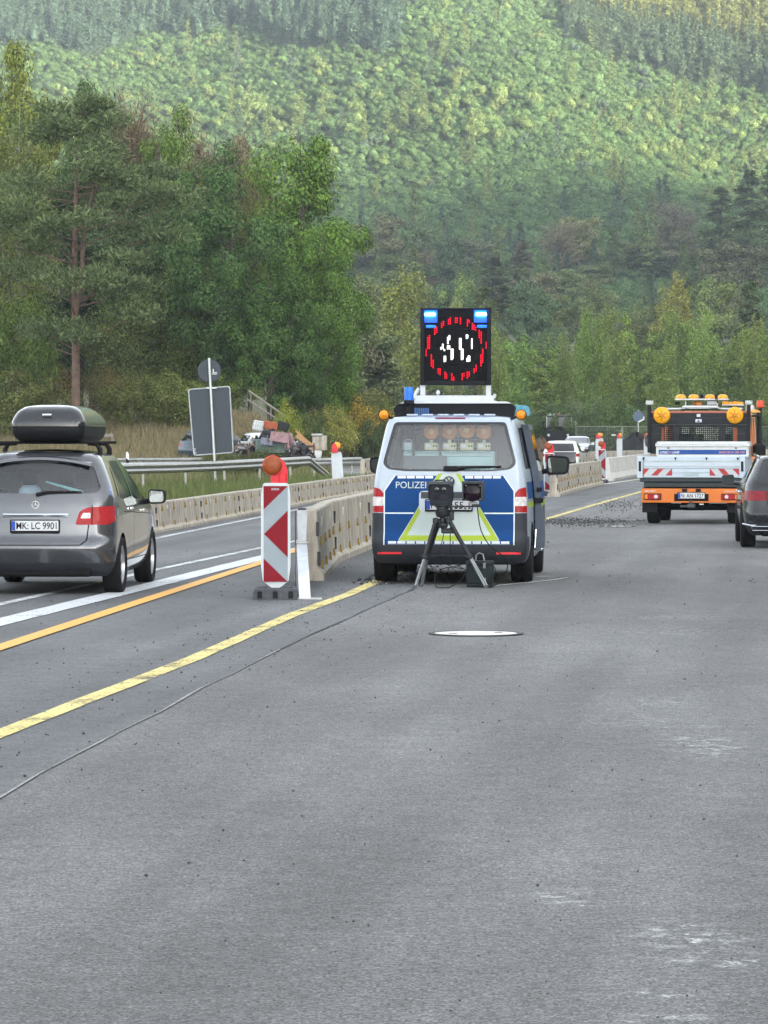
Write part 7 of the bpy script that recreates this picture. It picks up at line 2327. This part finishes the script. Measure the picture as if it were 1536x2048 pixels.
LEFT = [
    ('oak_c', 28, 214, 36, 235, (.17, .20, .05), 'oak_tree', 'yellow green tree reaching highest at the top left corner'),
    ('birch_a', 42, 186, 170, 190, G_OLIVE, 'birch_tree', 'olive drooping birch left of the tall pine'),
    ('oak_c', -25, 196, 115, 170, G_DARK, 'oak_tree', 'dark tree cut off by the left edge behind the olive birch'),
    ('oak_c', 165, 202, 118, 180, G_DARK, 'oak_tree', 'dark green crown rising behind the top of the tall pine'),
    ('twig', 262, 216, 138, 190, G_BROWN, 'bare_tree', 'reddish brown half bare tree right behind the tall pine top'),
    ('oak_b', 352, 212, 186, 200, G_OAK, 'oak_tree', 'mid green oak between the two brown half bare trees'),
    ('twig', 432, 224, 212, 230, G_BROWN, 'bare_tree', 'reddish brown half bare tree left of the big oak top'),
    ('twig', 500, 214, 262, 170, G_BROWN, 'bare_tree', 'brown half bare tree in the gap against the big oak'),
    ('oak_a', 600, 206, 216, 285, (0.109, 0.185, 0.040), 'oak_tree', 'biggest bright green oak at the right end of the left wood'),
    ('oak_b', 648, 200, 430, 190, (0.099, 0.172, 0.040), 'oak_tree', 'bright green lower oak with limbs reaching right toward the valley'),
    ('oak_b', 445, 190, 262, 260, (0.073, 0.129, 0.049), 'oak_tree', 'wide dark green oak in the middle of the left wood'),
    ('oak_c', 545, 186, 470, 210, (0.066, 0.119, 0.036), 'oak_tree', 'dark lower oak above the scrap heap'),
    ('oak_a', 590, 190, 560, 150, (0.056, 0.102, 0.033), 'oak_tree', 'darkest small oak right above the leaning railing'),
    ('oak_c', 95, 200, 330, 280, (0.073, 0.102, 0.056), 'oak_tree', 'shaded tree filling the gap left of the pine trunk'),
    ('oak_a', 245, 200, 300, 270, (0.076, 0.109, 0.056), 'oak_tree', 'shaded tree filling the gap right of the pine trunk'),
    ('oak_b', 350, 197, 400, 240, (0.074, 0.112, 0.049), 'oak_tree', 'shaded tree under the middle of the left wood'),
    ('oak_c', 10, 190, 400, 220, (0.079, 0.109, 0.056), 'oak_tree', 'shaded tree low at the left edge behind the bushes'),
    ('pine', 152, 172, 190, 370, G_PINE, 'pine_tree', 'tall pine with bare reddish trunk above the roof box'),
    ('pine_b', 300, 203, 330, 300, G_PINE, 'pine_tree', 'second pine with grey green pads right of the tall one'),
    ('pine_b', 185, 207, 420, 260, (0.073, 0.116, 0.076), 'pine_tree', 'smaller pine with dark trunk just behind the tall pine'),
    ('birch_b', 360, 206, 330, 170, (0.198, 0.198, 0.059), 'birch_tree', 'yellowish drooping birch between second pine and wide oak'),
    ('birch_b', 500, 194, 350, 85, (.13, .15, .045), 'birch_tree', 'narrow yellow green birch in front of the big oak'),
    ('willow', 258, 192, 560, 175, G_WIL, 'willow_tree', 'pale upright willow right of the pine trunk foot'),
    ('willow_b', 385, 194, 505, 215, (0.152, 0.191, 0.066), 'willow_tree', 'pale upright willow behind the round sign back'),
    ('willow', 320, 196, 620, 170, (0.145, 0.178, 0.073), 'willow_tree', 'pale willow between the two larger willows'),
    ('willow_b', 462, 200, 640, 150, (0.152, 0.198, 0.056), 'willow_tree', 'green willow right of the big sign back'),
    ('willow', 205, 192, 650, 120, (0.122, 0.148, 0.069), 'willow_tree', 'small dull willow at the pine trunk'),
    ('oak_c', -15, 218, 70, 170, (.15, .18, .055), 'oak_tree', 'pale olive tree at the very left edge beside the yellow green top'),
    ('oak_c', 150, 207, 600, 230, (.07, .10, .045), 'oak_tree', 'dark low tree right behind the foot of the tall pine'),
]
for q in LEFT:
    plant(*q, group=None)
BUSH = [
    ('bush', 25, 179, 575, 190, (.070, .105, .030), 'bush', 'tall green bush at the left edge above the grey car'),
    ('bush_b', 80, 186, 700, 150, (.092, .074, .030), 'bush', 'orange brown bush above the roof box'),
    ('bush', 30, 175, 720, 190, (.085, .095, .036), 'bush', 'dull green bush low at the left edge'),
    ('bush_b', 222, 184, 735, 120, (.094, .078, .034), 'bush', 'brownish bush at the foot of the tall pine'),
    ('bush', 272, 178, 735, 150, (.080, .092, .032), 'bush', 'olive bush behind the wooden railing'),
    ('bush_b', 345, 180, 740, 170, (.088, .105, .034), 'bush', 'green bush left of the big sign back'),
    ('bush', 430, 184, 735, 140, (.080, .105, .030), 'bush', 'green bush right behind the big sign back'),
    ('bush', 430, 135, 868, 60, (.070, .080, .034), 'bush', 'low dark bush in front of the foot of the sign'),
    ('bush_b', 520, 131, 896, 130, (.064, .074, .036), 'bush', 'low dark bush in front of the steel skip'),
    ('bush', 460, 128, 900, 90, (.074, .082, .038), 'bush', 'low bush left of the skip in front of the white car'),
    ('bush_b', 575, 172, 800, 90, (.130, .150, .030), 'bush', 'yellow green sapling above the leaning boards'),
    ('bush', 610, 178, 815, 100, (.060, .080, .030), 'bush', 'dark green bush above the pale concrete block'),
    ('bush_b', 700, 205, 788, 170, (.190, .145, .028), 'bush', 'yellow autumn bush behind the white beacon back'),
    ('bush', 655, 198, 800, 110, (0.198, 0.198, 0.059), 'bush', 'olive yellow bush left of the yellow one'),
    ('bush_b', 765, 212, 790, 130, (.090, .105, .040), 'bush', 'green bush beside the left edge of the van roof'),
    ('bush', 735, 200, 830, 100, (.052, .072, .034), 'bush', 'low dark bush above the far barrier left of the van'),
]
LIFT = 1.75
for q in BUSH:
    plant(*q[:6], q[6], q[7], cat='bush')
MIDL = [
    ('mid_twig', 605, 205, 715, 150, (.10, .088, .064), 'brown twiggy tree right of the dark lower oak'),
    ('mid_dome', 655, 236, 560, 190, (.082, .082, .052), 'brownish olive tree below the limbs of the big oak'),
    ('mid_twig', 640, 226, 600, 150, (.105, .095, .072), 'pale brown twiggy tree beside the big oak'),
    ('mid_slim_b', 720, 255, 545, 170, (.098, .112, .058), 'soft green tree half way between oak and lit sign'),
    ('mid_slim', 802, 272, 530, 130, (.130, .145, .050), 'pale green pointed tree just left of the lit sign'),
    ('mid_dome', 690, 222, 660, 170, (.072, .086, .050), 'grey green tree above the yellow bush'),
    ('mid_conifer', 765, 236, 690, 150, (.064, .082, .050), 'dark spreading conifer behind the blue beacon'),
    ('mid_round', 740, 262, 640, 160, (.070, .088, .050), 'shaded tree behind the grey green one'),
    ('mid_slim', 745, 215, 775, 110, (.125, .130, .055), 'small pale sapling left of the van roof'),
    ('mid_slim', 655, 212, 780, 60, (.130, .130, .070), 'slender pale sapling above the yellow bush'),
]
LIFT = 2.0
for k, px, d, yt, w, c, lb in MIDL:
    plant(k, px, d, yt, w, c, 'valley_tree', lb)
# rows behind the fence: every tree on its own, alike ones share a label
rr = random.Random(12)
def jit(c, s=.16):
    v = 1 + rr.uniform(-s, s)
    return tuple(max(.01, q * v * (1 + rr.uniform(-.07, .07))) for q in c)
row = []
px = 990
while px < 1580:
    row.append((rr.choice(('mid_slim', 'mid_spire', 'mid_slim', 'mid_slim_b')), px, rr.uniform(284, 330), rr.uniform(602, 690) + (20 if px > 1450 else 0), rr.uniform(62, 92), jit((.105, .145, .045))))
    px += rr.uniform(20, 34)
for i_, q in enumerate(row):
    plant(*q, 'young_tree', 'slender pale green young tree, %s from left in the row behind the fence' % ORD[i_], group='pale young trees in the front row behind the fence')
n_ = 0
px = 830
while px < 1580:
    plant(rr.choice(('mid_round', 'mid_slim_b', 'mid_dome', 'mid_spire')), px, rr.uniform(345, 400), rr.uniform(640, 720), rr.uniform(80, 120), jit((.066, .092, .040)), 'valley_tree', 'mid green tree behind the pale young trees, %s from left in its row' % ORD[n_], group='mid green trees behind the young ones')
    px += rr.uniform(26, 44); n_ += 1
n_ = 0
px = 700
while px < 1590:
    plant(rr.choice(('mid_round', 'mid_slim_b', 'mid_larch', 'mid_conifer', 'mid_dome')), px, rr.uniform(420, 500), rr.uniform(545, 620), rr.uniform(75, 125), jit(rr.choice(((.070, .092, .048), (.078, .088, .050), (.056, .080, .046), (.090, .110, .045)))), 'valley_tree', 'dull tree in the middle row below the hillside, %s from left' % ORD[n_], group='dull trees in the middle row')
    px += rr.uniform(28, 46); n_ += 1
n_ = 0
px = 560
while px < 1600:
    k = rr.choice(('mid_round', 'mid_dome', 'mid_twig', 'mid_round', 'mid_conifer', 'mid_larch'))
    yt = rr.uniform(455, 540)
    plant(k, px, rr.uniform(600, 720), yt, rr.uniform(90, 150), jit(rr.choice(((.080, .088, .052), (.085, .082, .056), (.055, .078, .048), (.078, .095, .048)))), 'valley_tree', 'back row tree at the foot of the hill, %s from left' % ORD[n_], group='back row trees at the foot of the hill')
    px += rr.uniform(34, 62); n_ += 1
BIG = [('mid_round', 1155, 700, 418, 130, (.105, .108, .055), 'big yellowish brown tree above the middle of the young row'), ('mid_twig', 1120, 690, 440, 120, (.095, .085, .062), 'brown twiggy crown joined to the big yellowish one'), ('mid_dome', 775, 700, 425, 150, (.085, .085, .050), 'big olive brown tree right of the big oak'),
       ('mid_round', 840, 680, 440, 110, (.060, .085, .044), 'round green tree above the lit sign'), ('mid_twig', 1350, 720, 398, 160, (.088, .080, .066), 'big mauve brown tree right of the valley middle'), ('mid_larch', 1440, 700, 375, 110, (.080, .100, .046), 'tall larch with bare lower trunk near the right edge'),
       ('mid_larch', 1495, 690, 340, 120, (.076, .100, .048), 'tallest larch close to the right edge'), ('mid_larch', 1545, 700, 330, 120, (.078, .100, .046), 'tall larch cut off by the right edge'), ('mid_conifer', 1228, 680, 455, 70, (.070, .098, .048), 'small pointed conifer right of the big yellowish tree'), ('mid_spire', 1300, 690, 460, 70, (.085, .105, .048), 'narrow green tree left of the mauve brown one'),
       ('mid_slim', 907, 330, 592, 62, (.125, .135, .06), 'pale birch top showing just above the lit sign'), ('mid_slim', 968, 335, 604, 52, (.13, .14, .07), 'thin pale birch at the right corner of the lit sign'), ('mid_slim_b', 1350, 350, 540, 110, (.150, .145, .045), 'yellowish loose birch rising behind the works truck'), ('mid_conifer', 1500, 360, 560, 110, (.066, .086, .048), 'grey green conifer behind the right beacon')]
for k, px, d, yt, w, c, lb in BIG:
    plant(k, px, d, yt, w, c, 'valley_tree', lb)
n_ = 0
px = 840
while px < 1580:
    plant(rr.choice(('bush', 'bush_b')), px, rr.uniform(262, 280), rr.uniform(785, 835), rr.uniform(60, 120), jit((.050, .072, .030)), 'bush', 'dark bush behind the fence under the young trees, %s from left' % ORD[n_], cat='bush', group='dark bushes behind the fence')
    px += rr.uniform(26, 44); n_ += 1

# ---------------------------------------------------------------- the wooded hillside: nobody could count it
def forest():
    rng = np.random.default_rng(5)
    pts, kind, scl, rot, tint = [], [], [], [], []
    y = 590.0
    while y < 1235:
        half = .122 * y + 14
        x = -half
        while x < half + 20:
            X, Y = x + rng.uniform(-1.3, 1.3), y + rng.uniform(-1.3, 1.3)
            Zg = ground_z(X, Y)
            px, py = 768 + FPX * X / Y, HY - FPX * (Zg + 4 - CAM_H) / Y
            big = rng.random() < .03
            k, s = int(rng.random() < .5), rng.uniform(.6, .98)
            base = np.array([.088, .148, .056]) * rng.uniform(.7, 1.35)
            wob = 40 * math.sin(px * .011) + 22 * math.sin(px * .031 + 2)
            if py < 70 + wob * .5 and px < 800:
                k, s, base = (2 if rng.random() < .75 else 3), rng.uniform(.8, 1.25), np.array([.078, .125, .085]) * rng.uniform(.8, 1.2)
            elif px > 1130 and py < 60 + (px - 1130) * .32 + wob * .4:
                k, s = (2 if rng.random() < .8 else 3), rng.uniform(.8, 1.3)
                base = np.array([.17, .19, .065]) * rng.uniform(.8, 1.25) if py < 20 + (px - 1130) * .22 else np.array([.085, .125, .07])
            elif 180 < py < 300 + wob and rng.random() < .07:
                k, s, base = 1, rng.uniform(1.0, 1.5), np.array([.125, .175, .06]) * rng.uniform(.8, 1.2)
            elif big:
                k, s, base = (1 if rng.random() < .6 else 2), rng.uniform(.9, 1.3), (np.array([.13, .17, .06]) if rng.random() < .6 else np.array([.075, .11, .07]))
            pts.append((X, Y, Zg - .4)); kind.append(k)
            w = rng.uniform(.85, 1.15)
            scl.append((s * w, s * w, s * rng.uniform(.85, 1.2))); rot.append(rng.uniform(0, 6.28)); tint.append(tuple(base * 1.13) + (1,))
            x += rng.uniform(2.2, 3.0)
        y += 2.5
    n = len(pts)
    me = bpy.data.meshes.new('forest')
    me.vertices.add(n)
    me.vertices.foreach_set('co', np.array(pts, np.float32).ravel())
    for nm, ty, val, key in (('kind', 'INT', np.array(kind, np.int32), 'value'), ('rot', 'FLOAT', np.array(rot, np.float32), 'value'), ('flag', 'FLOAT', np.ones(n, np.float32), 'value')):
        a = me.attributes.new(nm, ty, 'POINT'); a.data.foreach_set(key, val)
    a = me.attributes.new('scl', 'FLOAT_VECTOR', 'POINT'); a.data.foreach_set('vector', np.array(scl, np.float32).ravel())
    a = me.attributes.new('tint', 'FLOAT_COLOR', 'POINT'); a.data.foreach_set('color', np.array(tint, np.float32).ravel())
    me.materials.append(leaf_m)
    o = link('forest', me)
    o['kind'] = 'stuff'; o['label'] = 'dense young forest covering the whole hillside'
    # one tree of each sort stands in the forest itself and is repeated over the points
    first = []
    for i, kd in enumerate(('far_round', 'far_round_b', 'far_conifer', 'far_tall')):
        X, Y = (-130 + i * 5, 1120)
        q = link('forest_tree', PROTO[kd][2], o)
        q.location = (X, Y, ground_z(X, Y)); q.color = (.06, .095, .05, 1)
        first.append(q)
    ng = bpy.data.node_groups.new('forest_trees', 'GeometryNodeTree')
    ng.interface.new_socket('Geometry', in_out='INPUT', socket_type='NodeSocketGeometry')
    ng.interface.new_socket('Geometry', in_out='OUTPUT', socket_type='NodeSocketGeometry')
    N = ng.nodes.new
    gi, go, jn = N('NodeGroupInput'), N('NodeGroupOutput'), N('GeometryNodeJoinGeometry')
    def attr(nm, ty):
        a_ = N('GeometryNodeInputNamedAttribute'); a_.data_type = ty; a_.inputs['Name'].default_value = nm
        return a_.outputs['Attribute']
    kd, rt, sc = attr('kind', 'INT'), attr('rot', 'FLOAT'), attr('scl', 'FLOAT_VECTOR')
    cx = N('ShaderNodeCombineXYZ'); ng.links.new(rt, cx.inputs[2])
    er = N('FunctionNodeEulerToRotation'); ng.links.new(cx.outputs[0], er.inputs[0])
    for i, q in enumerate(first):
        cp = N('FunctionNodeCompare'); cp.data_type = 'INT'; cp.operation = 'EQUAL'
        ia = [s for s in cp.inputs if s.type == 'INT']
        ng.links.new(kd, ia[0]); ia[1].default_value = i
        ob = N('GeometryNodeObjectInfo'); ob.transform_space = 'ORIGINAL'; ob.inputs['Object'].default_value = q; ob.inputs['As Instance'].default_value = True
        ip = N('GeometryNodeInstanceOnPoints')
        ng.links.new(gi.outputs[0], ip.inputs['Points']); ng.links.new(cp.outputs[0], ip.inputs['Selection']); ng.links.new(ob.outputs['Geometry'], ip.inputs['Instance'])
        ng.links.new(er.outputs[0], ip.inputs['Rotation']); ng.links.new(sc, ip.inputs['Scale'])
        ng.links.new(ip.outputs[0], jn.inputs[0])
    ng.links.new(jn.outputs[0], go.inputs[0])
    md = o.modifiers.new('trees', 'NODES'); md.node_group = ng
    print('forest trees', n)
forest()

# ---------------------------------------------------------------- grass and weeds
def grass(name, label, region, n, hmin, hmax, wid, cols, seed):
    """region(rng) -> (x, y) or None"""
    rng = np.random.default_rng(seed)
    P = []
    while len(P) < n:
        q = region(rng)
        if q is not None:
            P.append((q[0], q[1], ground_z(*q) - .06))
    P = np.array(P)
    n = len(P)
    h = rng.uniform(hmin, hmax, n)
    lean = rng.normal(size=(n, 2)) * .28
    a = rng.uniform(0, 2 * PI, n)
    w = wid * rng.uniform(.6, 1.4, n)
    d = np.stack([np.cos(a) * w, np.sin(a) * w, np.zeros(n)], axis=1)
    top = P + np.stack([lean[:, 0] * h, lean[:, 1] * h, h], axis=1)
    mid = P * .5 + top * .5 + np.array([0, 0, 1]) * (h * .06)[:, None]
    V = np.stack([P - d, P + d, mid + d * .8, top, mid - d * .8], axis=1).reshape(-1, 3)
    me = bpy.data.meshes.new(name)
    me.vertices.add(5 * n); me.loops.add(5 * n); me.polygons.add(n)
    me.vertices.foreach_set('co', V.astype(np.float32).ravel())
    me.loops.foreach_set('vertex_index', np.arange(5 * n, dtype=np.int32))
    me.polygons.foreach_set('loop_start', np.arange(0, 5 * n, 5, dtype=np.int32))
    me.polygons.foreach_set('loop_total', np.full(n, 5, dtype=np.int32))
    for i, c in enumerate(cols):
        nm = name + ' blade %.3f %.3f' % (c[0], c[1])
        m = bpy.data.materials.get(nm)
        if m is None:
            m = M(nm, c, .8, var=.35, scale=1.2)
        me.materials.append(m)
    me.polygons.foreach_set('material_index', rng.integers(0, len(cols), n).astype(np.int32))
    me.update(calc_edges=True)
    o = link(name, me)
    o['kind'] = 'stuff'; o['label'] = label
def box_region(y0, y1, xa, xb):
    def f(rng):
        y = rng.uniform(y0, y1)
        return (rng.uniform(xa(y), xb(y)), y)
    return f
GRN, GRN2, TAN, TAN2, OLV = (.125, .175, .045), (.085, .13, .04), (.30, .24, .135), (.22, .18, .10), (.17, .175, .07)
grass('verge_grass', 'green grass and weeds between low barrier and guard rail', box_region(82, 126, lambda y: GX(y) - 1.5, lambda y: line_a(y) - .75), 26000, .15, .55, .012, (GRN, GRN2, GRN, OLV, OLV), 1)
grass('bank_grass', 'mixed dry and green grass behind the guard rail', box_region(106, 158, lambda y: -17, lambda y: max(-3.9, GX(min(y, 124)) + .3) if y > 124 else GX(y) - .3), 26000, .2, .6, .016, (TAN, TAN2, OLV, GRN2, GRN), 2)
grass('dry_grass', 'tall straw coloured grass on the bank below the wood', box_region(157, 190, lambda y: -21, lambda y: -5.0), 36000, .35, .95, .020, (TAN, TAN2, TAN, OLV, TAN2), 3)
def mound(rng):
    x, y = rng.normal(-6.2, 1.3), rng.normal(175, 5)
    return (x, y) if 162 < y < 190 else None
grass('dry_grass', 'tan grass on the mound behind the scrap', mound, 9000, .3, .7, .018, (TAN, TAN2, TAN), 4)
grass('verge_grass', 'dark grass along the foot of the mesh fence and far road edge', box_region(238, 285, lambda y: -.5, lambda y: 34), 14000, .2, .6, .022, (GRN2, OLV, TAN2), 5)

# ---------------------------------------------------------------- haze in the valley air
def haze():
    zmax = max(v.co.z for v in bpy.data.objects['ground'].data.vertices)
    mb = MB()
    z0, z1 = -1.3, zmax + 6
    mb.box((160, 460, (z0 + z1) / 2), (1640, 2540, z1 - z0))
    m = bpy.data.materials.new('haze air')
    nt = nodes_of(m)
    out, v = nt.nodes.new('ShaderNodeOutputMaterial'), nt.nodes.new('ShaderNodeVolumePrincipled')
    v.inputs['Color'].default_value = (.80, .90, 1.0, 1)
    v.inputs['Density'].default_value = .00021
    v.inputs['Anisotropy'].default_value = .3
    lnk(nt, v.outputs[0], out.inputs['Volume'])
    o = mb.build('haze', m, None, 0)
    o['kind'] = 'stuff'; o['label'] = 'pale haze filling the valley'
haze()

# ---------------------------------------------------------------- pieces drawn together become objects of their own
def separate(names):
    done = {}
    for o in [q for q in bpy.data.objects if q.type == 'MESH' and q.name.split('.')[0] in names and q.get('kind') is None]:
        me = o.data
        if me.name not in done:
            bm = bmesh.new(); bm.from_mesh(me)
            seen, parts = set(), []
            for f in bm.faces:
                if f in seen: continue
                st, isl = [f], []
                seen.add(f)
                while st:
                    g = st.pop(); isl.append(g.index)
                    for v in g.verts:
                        for h in v.link_faces:
                            if h not in seen: seen.add(h); st.append(h)
                parts.append(set(isl))
            out_ = []
            if len(parts) > 1:
                bm.free()
                for p in parts:
                    b2 = bmesh.new(); b2.from_mesh(me)
                    b2.faces.ensure_lookup_table()
                    bmesh.ops.delete(b2, geom=[f for f in b2.faces if f.index not in p], context='FACES')
                    m2 = bpy.data.meshes.new(me.name)
                    for mt in me.materials: m2.materials.append(mt)
                    b2.to_mesh(m2); b2.free(); out_.append(m2)
            else:
                bm.free()
            done[me.name] = out_
        ms = done[me.name]
        if not ms: continue
        o.data = ms[0]
        for m2 in ms[1:]:
            c = o.copy(); c.data = m2; COL.objects.link(c)
separate({'side_windows', 'corner_panel', 'hinge_arm', 'crossmember_notch', 'lifting_slot', 'lifting_socket', 'rubber_block', 'roof_lamp', 'foot_slot', 'foot_grip', 'latch', 'roof_ribs', 'siren_grille', 'clamp', 'inspection_sticker', 'hole', 'socket', 'cab_floor', 'work_lamp', 'cable_loop', 'roof_rail', 'light_bar', 'door_window', 'mud_flap', 'clamp_rail', 'black_pillar', 'folded_parasol', 'board_groove', 'latch', 'face_step', 'wheel_housing', 'centre_column', 'lock_knob', 'post_body'})
